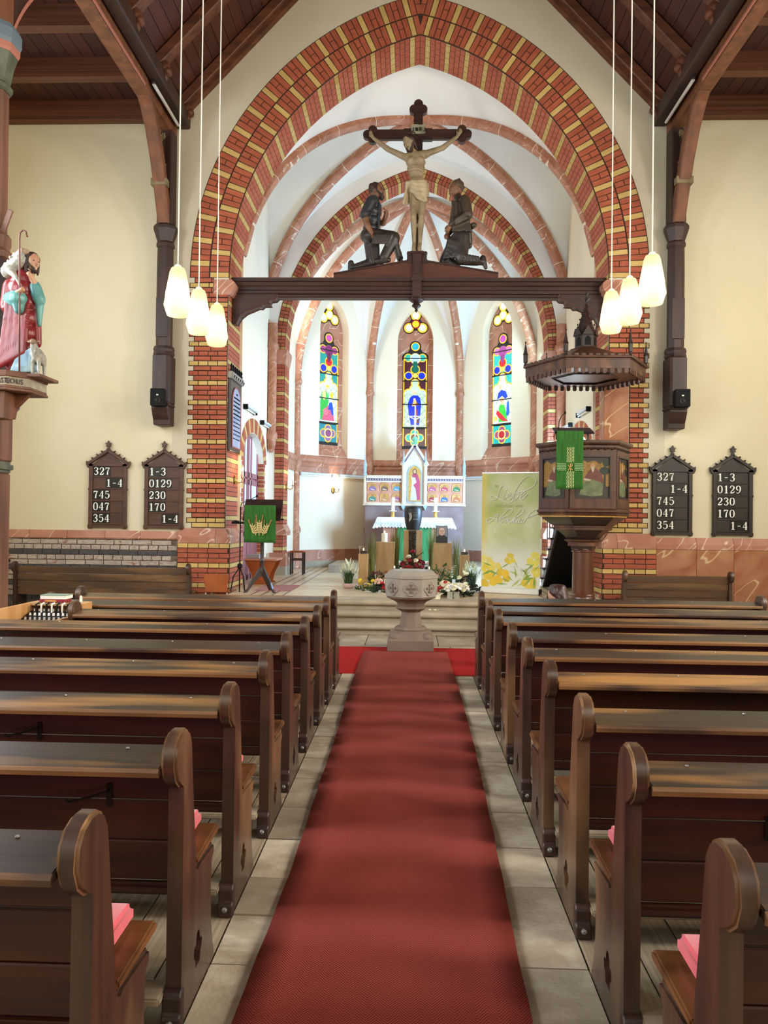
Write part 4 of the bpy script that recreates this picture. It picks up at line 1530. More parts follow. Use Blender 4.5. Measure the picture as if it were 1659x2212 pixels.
m_bolt = mat('bolt_steel', '#8c8a86', rough=.4, metal=.8)
BOLT = MB().lathe([(.012, 0), (.012, .006), (.006, .012)], 8).mesh('bolt')
BOLT.materials.append(m_bolt)
FOOT = MB().prism([(-.035, 0), (-.035, .05), (-.025, .06), (-.025, .11), (-.012, .125), (.02, .125), (.02, 0)], 'yz', -.03, .03).mesh('foot_bracket', bevel=.005, seg=1)
FOOT.materials.append(m_dark)
NAIL = MB().lathe([(.006, 0), (.005, .003)], 6).mesh('nail')
NAIL.materials.append(m_bolt)


def make_pew(side, xa, y, L, label, group, cushion=None, zoff=0):
    """side -1: runs left from the aisle; +1: runs right. xa = outer face at the aisle"""
    t = thing('pew', label, 'pew', (xa if side > 0 else xa - L, y, 0), 0, group)
    for k, nm in enumerate(('end_panel', 'end_panel')):
        e = link(nm, EM, None, t)
        e.location = (.025 if k == 0 else L - .025, 0, 0)
        fb = link('foot_bracket', FOOT, None, e)
        bo = link('bolt', BOLT, None, e)
        bo.location = (0, -.036, .035)
        bo.rotation_euler = (PI / 2, 0, 0)
    d = pew_meshes(L)
    for kk, me in d.items():
        o = link(kk.rstrip('012'), me, None, t)
        if kk == 'book_ledge':
            n = max(2, int(L / .45))
            for j in range(n):
                q = link('nail', NAIL, None, o)
                q.location = (.2 + (L - .4) * j / (n - 1), .045, .869)
    return t


ORD = ['nearest the camera', 'second from the camera', 'third from the camera', 'fourth from the camera', 'fifth from the camera', 'sixth from the camera', 'seventh from the camera', 'eighth from the camera', 'in the frontmost row']
LY = [1.73, 2.43, 3.14, 3.92, 4.58, 5.36, 6.07, 6.75, 7.38]
RY = [1.66, 2.38, 3.06, 3.80, 4.53, 5.22, 6.03, 6.75, 7.50]
LXA, RXA = -.763, .612
for k in range(9):
    L = 2.0 if k == 6 else 2.52
    make_pew(-1, LXA, LY[k], L, 'dark wooden pew on the left of the aisle, ' + ORD[k], 'pews left of the aisle')
    make_pew(1, RXA, RY[k], 2.72, 'dark wooden pew on the right of the aisle, ' + ORD[k], 'pews right of the aisle')
for side, ys, grp in ((-1, LY, 'left'), (1, RY, 'right')):
    for k in range(9):
        if side > 0 and k in (2, 8) or side < 0 and k == 8:
            continue
        Lc = 1.75 if side < 0 and k == 6 else 2.25
        xa = LXA - .056 - Lc if side < 0 else RXA + .056
        mb = MB()

        def f(u, v):
            return (u * Lc, .175 + v * .245, .484 + .006 * math.sin(u * 37) * math.sin(v * 5))
        me = MB().prism([(.17, .474), (.17, .522), (.19, .536), (.405, .536), (.43, .522), (.43, .482), (.415, .482)], 'yz', 0, Lc).mesh('seat_cushion', smooth=True, bevel=.012, seg=3)
        o = link('seat_cushion', me, m_pink)
        o.location = (xa, ys[k], .003)
        tag(o, 'long pink seat cushion on the pew %s of the aisle, %s' % (grp, ORD[k]), 'cushion', 'pink cushions on the pews')

# iron hooks screwed on the pew backs


def hook(loc, label, folded):
    t = thing('coat_hook', label, 'hook', loc)
    MB().box(-.009, .009, -.006, 0, -.055, .02).build('plate', m_iron, t, bevel=.002, seg=1)
    arm = [(0, -.006, .01), (0, -.02, .012), (.03, -.026, .01), (.1, -.03, .008), (.115, -.03, .014)] if not folded else [(0, -.006, .0), (0, -.02, .0), (-.05, -.03, -.016), (-.12, -.035, -.032), (-.13, -.035, -.024)]
    MB().tube(arm, .0045, 6).build('arm', m_iron, t, smooth=True)
    if not folded:
        MB().tube([(.0, -.008, -.05), (.03, -.02, -.04), (.05, -.02, .0)], .004, 6).build('catch', m_iron, t, smooth=True)


hook((-1.02, 2.43 + .043, .735), 'black iron hook folded on the back of the second left pew', True)
hook((1.06, 2.38 + .045, .70), 'black iron hook with arm out on the back of the second right pew', False)
hook((-1.6, 3.14 + .043, .735), 'black iron hook at the left edge on the third left pew', True)

# benches against the end wall (plank backs facing us)


def bench(name, x0, x1, y, label):
    t = thing(name, label, 'bench', (x0, y, 0))
    L = x1 - x0
    for k in range(2):
        e = link('end_panel', EM, None, t)
        e.location = (.025 if k == 0 else L - .025, 0, 0)
    for k in range(4):
        z1 = .865 - k * .115
        MB().box(.05, L - .05, .02 + .01 * k, .045 + .01 * k, z1 - .109, z1).build('back_board', m_pewtop2, t, bevel=.005, seg=1)
    MB().prism([(.158, .446), (.158, .470), (.43, .480), (.452, .470), (.452, .452)], 'yz', 0, L).build('seat_board', m_seat, t, bevel=.005, seg=1)
    return t


m_pewtop2 = mat('wood_bench', '#5a3a20', '#3c2716', scale=(.9, 14, 9), detail=6, bump=.2, rnd=.08, c3='#7a5630', c3r=(.55, .7), c3s=(.55, 4, 4), rough=.4, coat=.2)
bench('bench', -6.42, -3.56, 12.1, 'brown plank bench below the bare brick wall on the left').location.z = -.05
bench('bench', 3.27, 4.95, 12.15, 'dark plank bench in front of the marble dado on the right').location.z = -.06
# ================================================================== carpet runner and rug


def herring(name, c1, c2, colw, pitch):
    m = bpy.data.materials.new(name)
    m.use_nodes = True
    nt = m.node_tree
    b = nt.nodes['Principled BSDF']
    b.inputs['Roughness'].default_value = .95
    b.inputs['Specular IOR Level'].default_value = .15
    geo = N(nt, 'ShaderNodeNewGeometry')
    sep = N(nt, 'ShaderNodeSeparateXYZ')
    nt.links.new(geo.outputs['Position'], sep.inputs[0])
    pp = N(nt, 'ShaderNodeMath', operation='PINGPONG')
    pp.inputs[1].default_value = colw
    nt.links.new(sep.outputs[0], pp.inputs[0])
    ad = N(nt, 'ShaderNodeMath', operation='MULTIPLY_ADD')
    ad.inputs[1].default_value = 1.25
    nt.links.new(pp.outputs[0], ad.inputs[0])
    nt.links.new(sep.outputs[1], ad.inputs[2])
    fr = N(nt, 'ShaderNodeMath', operation='PINGPONG')
    fr.inputs[1].default_value = pitch / 2
    nt.links.new(ad.outputs[0], fr.inputs[0])
    mr = N(nt, 'ShaderNodeMapRange')
    mr.inputs[1].default_value, mr.inputs[2].default_value = pitch * .12, pitch * .38
    nt.links.new(fr.outputs[0], mr.inputs[0])
    mx = N(nt, 'ShaderNodeMix', data_type='RGBA')
    mx.inputs[6].default_value, mx.inputs[7].default_value = lin(c1), lin(c2)
    nt.links.new(mr.outputs[0], mx.inputs[0])
    nz = N(nt, 'ShaderNodeTexNoise', inp={'Scale': 2.2, 'Detail': 4})
    nt.links.new(geo.outputs['Position'], nz.inputs['Vector'])
    hs = N(nt, 'ShaderNodeHueSaturation')
    m2 = N(nt, 'ShaderNodeMapRange')
    m2.inputs[3].default_value, m2.inputs[4].default_value = .82, 1.18
    nt.links.new(nz.outputs[0], m2.inputs[0])
    nt.links.new(m2.outputs[0], hs.inputs['Value'])
    nt.links.new(mx.outputs[2], hs.inputs['Color'])
    nt.links.new(hs.outputs[0], b.inputs['Base Color'])
    bp = N(nt, 'ShaderNodeBump', inp={'Strength': .35, 'Distance': .004})
    nt.links.new(mr.outputs[0], bp.inputs['Height'])
    nt.links.new(bp.outputs[0], b.inputs['Normal'])
    return m


m_run = herring('carpet_herringbone', '#75241f', '#9c4c43', .036, .0135)
EDGE = [(-2.5, -.60, .35), (2.48, -.60, .355), (2.95, -.59, .362), (3.46, -.582, .375), (4.0, -.583, .39), (4.7, -.588, .402), (5.7, -.592, .417), (7.5, -.622, .42), (8.6, -.618, .41), (9.41, -.613, .40)]


def ed(y, k):
    for a, b in zip(EDGE, EDGE[1:]):
        if y <= b[0]:
            t = (y - a[0]) / (b[0] - a[0])
            return a[k] + (b[k] - a[k]) * t
    return EDGE[-1][k]


def fr_(u, v):
    y = -2.5 + 11.91 * v
    xa, xb = ed(y, 1), ed(y, 2)
    w = .004 * math.sin(y * 9) * math.sin(u * 5) + .003 * math.sin(y * 3.1 + u * 4)
    return (xa + (xb - xa) * u + .0015 * math.sin(y * 13), y, .024 + w)


o = MB().grid(fr_, 9, 160).build('carpet_runner', m_run, smooth='all')
so = o.modifiers.new('thickness', 'SOLIDIFY')
so.thickness = .012
so.offset = -1
tag(o, 'long rust red herringbone carpet runner down the aisle', 'carpet')
m_rug = mat('rug_red', '#a81c1a', '#8f1614', rough=.95, scale=(60, 60, 60), detail=2, spec=.15, bump=.2)
o = MB().box(-.98, .90, 8.08, 9.79, .001, .0075).build('rug', m_rug, bevel=.002, seg=1)
tag(o, 'bright red rug lying across under the baptismal font', 'rug')

# ================================================================== baptismal font
t = thing('baptismal_font', 'octagonal grey stone baptismal font with quatrefoil crosses', 'font', (-.045, 9.74, .008))
c8 = 1 / math.cos(PI / 8)
O = lambda prof, name, m, **kw: MB().lathe([(r * c8, z) for r, z in prof], 8, (0, 0, 0), PI / 8).build(name, m, t, **kw)
pl = [(-.285, -.285), (.285, -.285), (.285, .285), (-.285, .285)]
MB().prism(pl, 'xy', 0, .135).build('plinth', m_fontd, t, bevel=.006, seg=1)
# broached transition from square to octagon
sq, oc = .28, .2
vs = []
for i in range(8):
    a = PI / 8 + i * PI / 4
    x, y = math.cos(a), math.sin(a)
    k = sq / max(abs(x), abs(y))
    vs.append((x * k, y * k, .135))
cor = [(sq, sq, .135), (-sq, sq, .135), (-sq, -sq, .135), (sq, -sq, .135)]
for i in range(8):
    a = PI / 8 + i * PI / 4
    vs.append((oc * c8 * math.cos(a), oc * c8 * math.sin(a), .235))
vs += cor
fs = []
for i in range(8):
    k = (i + 1) % 8
    if i % 2 == 0:   # corner face between 22.5 and 67.5
        ci = 16 + i // 2
        fs += [(i, ci, 8 + i), (ci, k, 8 + k), (ci, 8 + k, 8 + i)]
    else:
        fs.append((i, k, 8 + k, 8 + i))
MB().add(vs, fs).build('broach', m_fontd, t)
for sx in (-1, 1):
    for sy in (-1, 1):
        MB().sphere((sx * .2, sy * .2, .16), (.075, .075, .06), 10, 6).build('corner_spur', m_fontd, t, smooth='all')
O([(.20, .235), (.205, .25), (.18, .275), (.15, .285)], 'base_moulding', m_fontd)
O([(.142, .285), (.115, .46)], 'stem', m_fontd)
O([(.115, .46), (.13, .475), (.165, .495), (.19, .51), (.19, .525), (.16, .54), (.175, .575), (.20, .60), (.27, .635), (.30, .645), (.305, .66)], 'underbowl', m_fontd)
O([(.30, .66), (.312, .665), (.325, .89)], 'bowl', m_font)
O([(.325, .89), (.335, .895), (.335, .925), (.31, .935), (.305, .945), (.262, .985), (.255, .988), (.22, .975)], 'rim', m_font)
MB().lathe([(.225, .978), (.23, .985), (.215, .982), (.15, .965), (.05, .96)], 32).build('basin', m_chrome, t, smooth=True)
for i in range(8):
    a = i * PI / 4
    nrm = Vector((math.cos(a), math.sin(a), 0))
    tg = Vector((-math.sin(a), math.cos(a), 0))
    cpt = nrm * .3195 + Vector((0, 0, .775))
    q = MB()
    ring = []
    for k in range(48):
        ph = 2 * PI * k / 48
        # four-lobed outline
        r = .062 + .024 * abs(math.cos(2 * ph)) ** .7
        ring.append(cpt + tg * (r * math.cos(ph)) + Vector((0, 0, r * math.sin(ph))) + nrm * .001)
    q.tube(ring + ring[:1], .008, 6, caps=False)
    q.build('quatrefoil', m_font, t, smooth=True)
    cr = MB()
    for du, dz in ((1, 0), (-1, 0), (0, 1), (0, -1)):
        e = cpt + tg * (du * .042) + Vector((0, 0, dz * .042)) + nrm * .003
        cr.cone(cpt + nrm * .003, e, .008, .010, 6)
        for s2 in (-1, 1):
            cr.sphere(e + tg * (s2 * dz * .011) + Vector((0, 0, s2 * du * .011)) + nrm * .001, .0085, 6, 5)
        cr.sphere(e + tg * du * .010 + Vector((0, 0, dz * .010)) + nrm * .001, .0085, 6, 5)
    cr.build('cross', m_fontd, t)

# ================================================================== pendant lamps
m_shade = bpy.data.materials.new('pendant_porcelain')
m_shade.use_nodes = True
nt = m_shade.node_tree
b_ = nt.nodes['Principled BSDF']
b_.inputs['Base Color'].default_value = lin('#fdf0c8')
b_.inputs['Roughness'].default_value = .4
tr = N(nt, 'ShaderNodeBsdfTranslucent')
tr.inputs[0].default_value = lin('#ffe9b8')
ms = N(nt, 'ShaderNodeMixShader')
ms.inputs[0].default_value = .6
nt.links.new(b_.outputs[0], ms.inputs[1])
nt.links.new(tr.outputs[0], ms.inputs[2])
nt.links.new(ms.outputs[0], nt.nodes['Material Output'].inputs[0])
m_bulb = mat('bulb_glow', '#fff2d0', emit='#ffdf9a', estr=5.0)


def shade_mesh():
    prof = [(.042, .405), (.053, .400), (.060, .385), (.0725, .315), (.085, .245), (.0965, .18), (.107, .12), (.1125, .090), (.1128, .086), (.085, .0)]
    mb = MB()
    n = 72

    def f(u, v):
        s = v * (len(prof) - 1)
        i = min(int(s), len(prof) - 2)
        q = s - i
        r = prof[i][0] + (prof[i + 1][0] - prof[i][0]) * q
        z = prof[i][1] + (prof[i + 1][1] - prof[i][1]) * q
        if .14 < z < .385:
            r += .0045 * (1 if int(u * n + .5) % 3 == 0 else 0) * min(1, (z - .14) * 20)
        a = 2 * PI * u
        return (r * math.cos(a), r * math.sin(a), z)
    mb.grid(f, n, 37, closeu=True)
    return mb.mesh('shade', smooth=True)


SH = shade_mesh()
SH.materials.append(m_shade)
LAMPS = [(-2.046, 6.4, 3.324, 'left', 'nearest'), (-2.035, 7.0, 3.317, 'left', 'middle'), (-2.03, 7.64, 3.355, 'left', 'farthest'), (1.911, 6.4, 3.43, 'right', 'nearest'), (1.895, 7.0, 3.425, 'right', 'middle'), (1.896, 7.64, 3.50, 'right', 'farthest')]
for x, y, z, sd, wh in LAMPS:
    lab = 'lit cream pendant lamp of the %s trio, %s' % (sd, {'nearest': 'largest and outermost', 'middle': 'between the other two', 'farthest': 'smallest and innermost'}[wh])
    t = thing('pendant_lamp', lab, 'lamp', (x, y, z), group='pendant lamps in two trios')
    link('lamp_shade', SH, None, t)
    zr = 10.86 - z - (abs(x) - 1.95) * 1.05
    MB().tube([(0, 0, .40), (0, 0, zr)], .0055, 6).build('cord', m_cable, t)
    MB().lathe([(.03, .395), (.03, .42), (.012, .435)], 12).build('cap', m_whitep, t, smooth=True)
    MB().sphere((0, 0, .24), (.028, .028, .04), 10, 8).build('bulb', m_bulb, t, smooth='all')
    l = bpy.data.lights.new('pendant_light', 'POINT')
    l.energy = 2.8
    l.color = (1.0, .86, .60)
    l.shadow_soft_size = .035
    lo = bpy.data.objects.new('pendant_light', l)
    COL.objects.link(lo)
    lo.parent = t
    lo.location = (0, 0, .19)

# ================================================================== hymn boards
DIG = {  # strokes: list of (points, widths) in a 0..1 x 0..1.6 box
    '0': [([(.5, 1.55), (.2, 1.35), (.12, .8), (.2, .25), (.5, .05)], (.06, .2, .26, .2, .06)), ([(.5, 1.55), (.8, 1.35), (.88, .8), (.8, .25), (.5, .05)], (.06, .2, .26, .2, .06))],
    '1': [([(.52, 1.55), (.52, .05)], (.28, .28)), ([(.2, 1.3), (.5, 1.52)], (.08, .1)), ([(.2, .06), (.84, .06)], (.1, .1))],
    '2': [([(.14, 1.1), (.2, 1.4), (.5, 1.54), (.8, 1.35), (.82, 1.05), (.6, .7), (.3, .4), (.12, .1)], (.2, .16, .1, .22, .27, .2, .12, .1)), ([(.12, .12), (.5, .14), (.86, .2)], (.2, .22, .16)), ([(.86, .2), (.9, .5)], (.1, .06))],
    '3': [([(.14, 1.25), (.28, 1.5), (.55, 1.54), (.8, 1.3), (.75, 1.0), (.4, .84)], (.18, .12, .12, .26, .22, .08)), ([(.4, .84), (.78, .7), (.84, .4), (.65, .1), (.35, .06), (.12, .3)], (.08, .22, .28, .14, .1, .2))],
    '4': [([(.68, 1.55), (.68, .05)], (.26, .26)), ([(.62, 1.5), (.08, .5)], (.06, .08)), ([(.06, .5), (.94, .5)], (.1, .1)), ([(.45, .06), (.9, .06)], (.09, .09))],
    '5': [([(.2, 1.5), (.2, .85)], (.09, .08)), ([(.2, 1.48), (.8, 1.48)], (.2, .16)), ([(.2, .88), (.5, 1.0), (.82, .8), (.84, .4), (.6, .08), (.3, .06), (.12, .3)], (.06, .08, .24, .28, .12, .1, .2))],
    '7': [([(.1, 1.45), (.9, 1.45)], (.22, .16)), ([(.1, 1.48), (.1, 1.1)], (.08, .05)), ([(.88, 1.45), (.58, .85), (.48, .05)], (.08, .2, .3))],
    '9': [([(.5, 1.55), (.2, 1.35), (.15, 1.0), (.3, .72), (.55, .7)], (.08, .2, .24, .16, .06)), ([(.5, 1.55), (.8, 1.35), (.88, .9), (.75, .35), (.4, .05), (.16, .2)], (.08, .2, .26, .2, .1, .16))],
    '-': [([(.2, .75), (.8, .75)], (.14, .14))],
}


def ribbon(mb, pts, ws, put):
    n = len(pts)
    Lp, Rp = [], []
    for i, (x, z) in enumerate(pts):
        a, b = pts[max(0, i - 1)], pts[min(n - 1, i + 1)]
        dx, dz = b[0] - a[0], b[1] - a[1]
        l = math.hypot(dx, dz) or 1
        nx, nz = -dz / l * ws[i] / 2, dx / l * ws[i] / 2
        Lp.append((x + nx, z + nz))
        Rp.append((x - nx, z - nz))
    vs = [put(*p) for p in Lp] + [put(*p) for p in Rp]
    mb.add(vs, [(i, i + 1, n + i + 1, n + i) for i in range(n - 1)])


def smooth_line(pts, ws, k=4):
    """Catmull-Rom refinement"""
    if len(pts) < 3:
        return pts, ws
    out, ow = [], []
    n = len(pts)
    for i in range(n - 1):
        p0, p1, p2, p3 = pts[max(0, i - 1)], pts[i], pts[i + 1], pts[min(n - 1, i + 2)]
        for j in range(k):
            t = j / k
            q = []
            for c in (0, 1):
                q.append(.5 * (2 * p1[c] + (p2[c] - p0[c]) * t + (2 * p0[c] - 5 * p1[c] + 4 * p2[c] - p3[c]) * t * t + (3 * p1[c] - p0[c] - 3 * p2[c] + p3[c]) * t ** 3))
            out.append(tuple(q))
            ow.append(ws[i] + (ws[i + 1] - ws[i]) * t)
    out.append(pts[-1])
    ow.append(ws[-1])
    return out, ow


DM = {}
for ch, sts in DIG.items():
    mb = MB()
    for li, (pts, ws) in enumerate(sts):
        pts, ws = smooth_line(pts, list(ws))
        ribbon(mb, pts, ws, lambda x, z, li=li: ((x - .5) * .082, -.0004 * li, (z - .8) * .082))
    me = mb.mesh('digit_' + ch)
    me.materials.append(m_white_digit)
    DM[ch] = me
m_board = mat('wood_board', '#583220', '#402315', rough=.45, scale=(1.5, 10, 10), detail=4)
m_boardd = mat('wood_board_dark', '#2c1d17', '#221611', rough=.4, scale=(1.5, 10, 10), detail=4)
PLATE = MB().box(-.048, .048, -.004, 0, -.083, .083).mesh('plate')
PLATE.materials.append(m_slate)


def hymn_board(x0, x1, rows, label, m):
    xc, w = (x0 + x1) / 2, (x1 - x0)
    t = thing('hymn_board', label, 'sign', (xc, WY0 - .004, 1.44), group='hymn number boards')
    h = w / 2
    MB().box(-h + .07, h - .07, -.02, 0, .04, 1.06).build('back_panel', m, t)
    for sg in (-1, 1):
        MB().prism([(sg * (h - .085), .0), (sg * (h - .06), -.025), (sg * (h - .02), -.025), (sg * (h - .005), .02), (sg * (h - .02), .06), (sg * (h - .02), .62), (sg * (h - .005), .64), (sg * (h - .02), .67), (sg * (h - .02), 1.06), (sg * (h - .085), 1.06)], 'xz', -.045, 0).build('stile', m, t, bevel=.006, seg=1)
        MB().prism([(sg * (h + .0), 1.0), (sg * (h + .03), 1.06), (sg * (h + .03), 1.12), (sg * (h - .01), 1.1), (sg * (h - .1), 1.06), (sg * (h - .1), 1.02)], 'xz', -.05, 0).build('shoulder', m, t, bevel=.005, seg=1)
        MB().beam((sg * (h - .0), -.03, 1.07), (0, -.03, 1.30), .05, .055, (0, 1, 0)).build('gable_rail', m, t, bevel=.006, seg=1)
        for k in range(3):
            q = .22 + .24 * k
            c = Vector((sg * h * (1 - q), -.03, 1.075 + .23 * q + .04))
            MB().sphere(c, (.022, .016, .014), 8, 6).sphere(c + Vector((sg * .014, 0, .01)), (.012, .012, .012), 8, 6).build('crocket', m, t, smooth='all')
    MB().prism([(-h + .08, 1.06), (h - .08, 1.06), (0, 1.28)], 'xz', -.02, 0).build('gable_panel', m, t)
    MB().beam((-h + .02, -.03, 1.055), (h - .02, -.03, 1.055), .045, .04, (0, 1, 0)).build('top_rail', m, t)
    MB().beam((-h + .04, -.03, .02), (h - .04, -.03, .02), .045, .05, (0, 1, 0)).build('bottom_rail', m, t)
    # fleur finial
    fi = MB().prism([(-.02, 1.31), (.02, 1.31), (.028, 1.335), (.012, 1.345), (.012, 1.36), (.045, 1.362), (.03, 1.385), (.055, 1.42), (.025, 1.425), (0, 1.47), (-.025, 1.425), (-.055, 1.42), (-.03, 1.385), (-.045, 1.362), (-.012, 1.36), (-.012, 1.345), (-.028, 1.335)], 'xz', -.045, -.012)
    fi.build('finial', m, t, bevel=.004, seg=1)
    for r in range(5):
        zc = .95 - r * .198
        MB().box(-h + .085, h - .085, -.036, -.02, zc - .104, zc - .09).build('ledge', m, t)
        txt, right = rows[r]
        n = len(txt)
        pw = .098
        xs = (h - .09 - pw * n) if right else (-h + .09)
        for k, ch in enumerate(txt):
            pl_ = link('plate', PLATE, None, t)
            pl_.location = (xs + pw * (k + .5), -.021, zc)
            d = link('digit', DM[ch], None, pl_)
            d.location = (0, -.0056, 0)


A = [('327', 0), ('1-4', 1), ('745', 0), ('047', 0), ('354', 0)]
Bq = [('1-3', 0), ('0129', 0), ('230', 0), ('170', 0), ('1-4', 1)]
hymn_board(-5.515, -4.825, A, 'brown hymn board left of the arch, showing 327, outermost of its pair', m_board)
hymn_board(-4.565, -3.868, Bq, 'brown hymn board next to the left pier, showing 1-3 and 0129', m_board)
hymn_board(3.875, 4.565, A, 'dark hymn board next to the right pier, showing 327 above 745', m_boardd)
hymn_board(4.855, 5.54, Bq, 'dark hymn board at the right edge, showing 1-3 and 0129', m_boardd)

# loudspeakers on the wall posts
for sg, z, lab in ((-1, 3.43, 'small black loudspeaker on the left wall post'), (1, 3.47, 'small black loudspeaker on the right wall post')):
    t = thing('loudspeaker', lab, 'speaker', (sg * 4.2 + (.005 if sg < 0 else .02), 12.36, z))
    t.rotation_euler = (0, 0, sg * -.12)
    MB().box(-.115, .115, -.09, .05, 0, .28).build('cabinet', m_black, t, bevel=.008)
    MB().lathe([(.045, 0), (.05, .006), (.03, .004), (.012, .008)], 16, (0, 0, 0)).build('cone', m_iron, t).matrix_local = Matrix.Translation((0, -.092, .09)) @ Matrix.Rotation(PI / 2, 4, 'X')
    MB().box(-.016, .016, -.094, -.09, .165, .185).build('badge', m_whitep, t)
    MB().box(-.03, .03, .05, .085, .1, .2).build('mount', m_iron, t)

# ================================================================== rood beam and cross
t = thing('rood_beam', 'dark carved wooden beam spanning the chancel arch', 'beam', (0, 13.1, 5.41))
bm_ = [(-.12, .05), (-.12, .10), (-.10, .12), (-.10, .17), (-.12, .19), (-.14, .24), (-.17, .25), (-.17, .31), (.17, .31), (.17, .25), (.14, .24), (.12, .19), (.10, .17), (.10, .12), (.12, .10), (.12, .05)]
MB().prism(bm_, 'yz', -3.16, 3.16).build('moulded_beam', m_darkx, t)
MB().box(-2.42, 2.42, -.10, .10, -.01, .05).build('lower_fillet', m_darkx, t, bevel=.015, seg=1)
for sg in (-1, 1):
    br_ = [(3.16, .06), (2.40, .06), (2.38, .0), (2.42, -.04), (2.5, -.05), (2.53, -.10), (2.50, -.125), (2.62, -.13), (2.66, -.17), (2.72, -.165), (2.82, -.21), (2.92, -.25), (3.02, -.33), (3.06, -.40), (3.09, -.46), (3.16, -.46)]
    MB().prism([(sg * x, z) for x, z in br_], 'xz', -.09, .09).build('bracket', m_darkx, t, bevel=.008, seg=1)
    edge = [(sg * x, z) for x, z in br_[1:-1]]
    for yy_ in (-.095, .095):
        MB().tube([(x, yy_, z) for x, z in edge], .012, 6).build('bracket_edge', m_timberx, t)
ped = [(-1.42, .30), (-1.42, .38), (-.15, .60), (.12, .60), (1.36, .39), (1.36, .30)]
MB().prism(ped, 'xz', -.15, .15).build('pediment', mat('wood_red_brown', '#5a2c1c', '#44200f', rough=.5, scale=(1.2, 12, 12), detail=4), t)
for a, b in ((ped[1], ped[2]), (ped[4], ped[3])):
    MB().beam((a[0], 0, a[1]), (b[0], 0, b[1]), .34, .025, (0, 0, 1)).build('pediment_cap', m_darkx, t)
# centre post with pendant knob
MB().prism([(-.09, -.02), (-.09, .72), (.07, .72), (.07, -.02)], 'xz', -.2, .2).build('centre_post', m_darkx, t, bevel=.012, seg=1)
MB().box(-.115, .095, -.22, .22, .24, .31).build('post_cap', m_darkx, t, bevel=.012)
MB().box(-.055, .035, -.215, -.2, .36, .56).build('post_panel', m_dark, t)
MB().lathe([(.13, .0), (.13, -.03), (.09, -.06), (.05, -.08), (.075, -.11), (.08, -.13), (.04, -.16), (.02, -.19), (.03, -.21), (.0, -.24)], 12, (-.01, 0, 0)).build('pendant_knob', m_darkx, t, smooth=True)
for sg in (-1, 1):
    MB().prism([(-.01 + sg * .08, .55), (-.01 + sg * .2, .56), (-.01 + sg * .2, .60), (-.01 + sg * .16, .63), (-.01 + sg * .16, .67), (-.01 + sg * .12, .70), (-.01 + sg * .08, .72)], 'xz', -.16, .16).build('pedestal_step', m_darkx, t, bevel=.006, seg=1)
    MB().tube([(-.01 + sg * .14, -.15, .73), (-.01 + sg * .14, .15, .73)], .035, 10).build('scroll', m_darkx, t, smooth=True)
MB().box(-.13, .11, -.17, .17, .72, .77).build('foot_block', m_darkx, t, bevel=.01)

cr = thing('cross', 'tall dark wooden cross with trefoil ends on the rood beam', 'cross', (-.015, 13.16, 6.18))
MB().box(-.078, .078, -.05, .05, 0, 2.50).build('upright', m_darkx, cr, bevel=.01)
MB().box(-.78, .75, -.045, .045, 1.985, 2.155).build('crossbar', m_darkx, cr, bevel=.01)
MB().box(-.25, .25, -.052, .052, 1.97, 2.17).build('joint_plate', m_darkx, cr, bevel=.01)
cyl = lambda mb, x, z, r: mb.prism([(x + r * math.cos(2 * PI * k / 20), z + r * math.sin(2 * PI * k / 20)) for k in range(20)], 'xz', -.045, .045)
for (cx_, cz_, dx, dz, nm) in ((0, 2.52, 0, 1, 'trefoil_end'), (-.80, 2.07, -1, 0, 'trefoil_end'), (.77, 2.07, 1, 0, 'trefoil_end')):
    mb = MB()
    for k, (ex, ez) in enumerate(((dx * .07, dz * .07), (dz * .075 - dx * .02, dx * .075 - dz * .02), (-dz * .075 - dx * .02, -dx * .075 - dz * .02))):
        r = .078
        yo = .001 * k
        mb.prism([(cx_ + ex + r * math.cos(2 * PI * q / 20), cz_ + ez + r * math.sin(2 * PI * q / 20)) for q in range(20)], 'xz', -.045 - yo, .045 + yo)
    mb.build(nm, m_darkx, cr)
sg_ = MB()
sg_.grid(lambda u, v: (-.12 + .24 * u, -.075 - .012 * math.sin(u * 6.3), 2.05 + .16 * v + .015 * u), 9, 2)
so_ = sg_.build('title_scroll', mat('scroll_grey', '#9a957e', '#827c66', rough=.6, scale=(9, 9, 9)), cr)
sd_ = so_.modifiers.new('thickness', 'SOLIDIFY')
sd_.thickness = .008
tx = MB()
word_strokes(tx, 'J.N.R.J', -.108, 2.095, .062, lambda mb, x0, z0, x1, z1: mb.beam((x0, -.094, z0), (x1 + 1e-4, -.094, z1 + 1e-4), .012, .006, (0, 1, 0)))
tx.build('inscription', m_black, so_)
# ================================================================== pulpit
m_pul = mat('wood_pulpit', '#553220', '#3c2114', rough=.42, scale=(9, 9, 1.4), detail=5, coat=.2, c3='#7a5030', c3r=(.6, .75), c3s=(3, 3, 3))
m_puld = mat('wood_pulpit_dark', '#34201a', '#241510', rough=.4, scale=(9, 9, 1.4), detail=5, coat=.2)
m_pulcol = mat('wood_pulpit_column', '#5c2f1a', '#47220f', rough=.3, scale=(10, 10, .8), detail=5, coat=.5)
PX, PY, PR = 2.61, 12.0, .70
t = thing('pulpit', 'hexagonal dark wooden pulpit with painted panels on a round column', 'pulpit', (PX, PY, .43))
H6 = lambda prof, name, m, **kw: MB().lathe(prof, 6, (0, 0, 0), 0).build(name, m, t, **kw)
Zp = lambda z: z - .43
MB().lathe([(.185, 0), (.19, .03), (.18, .05), (.185, .07), (.175, .09), (.165, .1), (.162, Zp(1.16)), (.18, Zp(1.17)), (.18, Zp(1.19)), (.165, Zp(1.2)), (.162, Zp(1.23))], 24).build('column', m_pulcol, t, smooth=True)
MB().lathe([(.17, Zp(1.19)), (.19, Zp(1.22)), (.2, Zp(1.28))], 6).build('neck', m_puld, t)
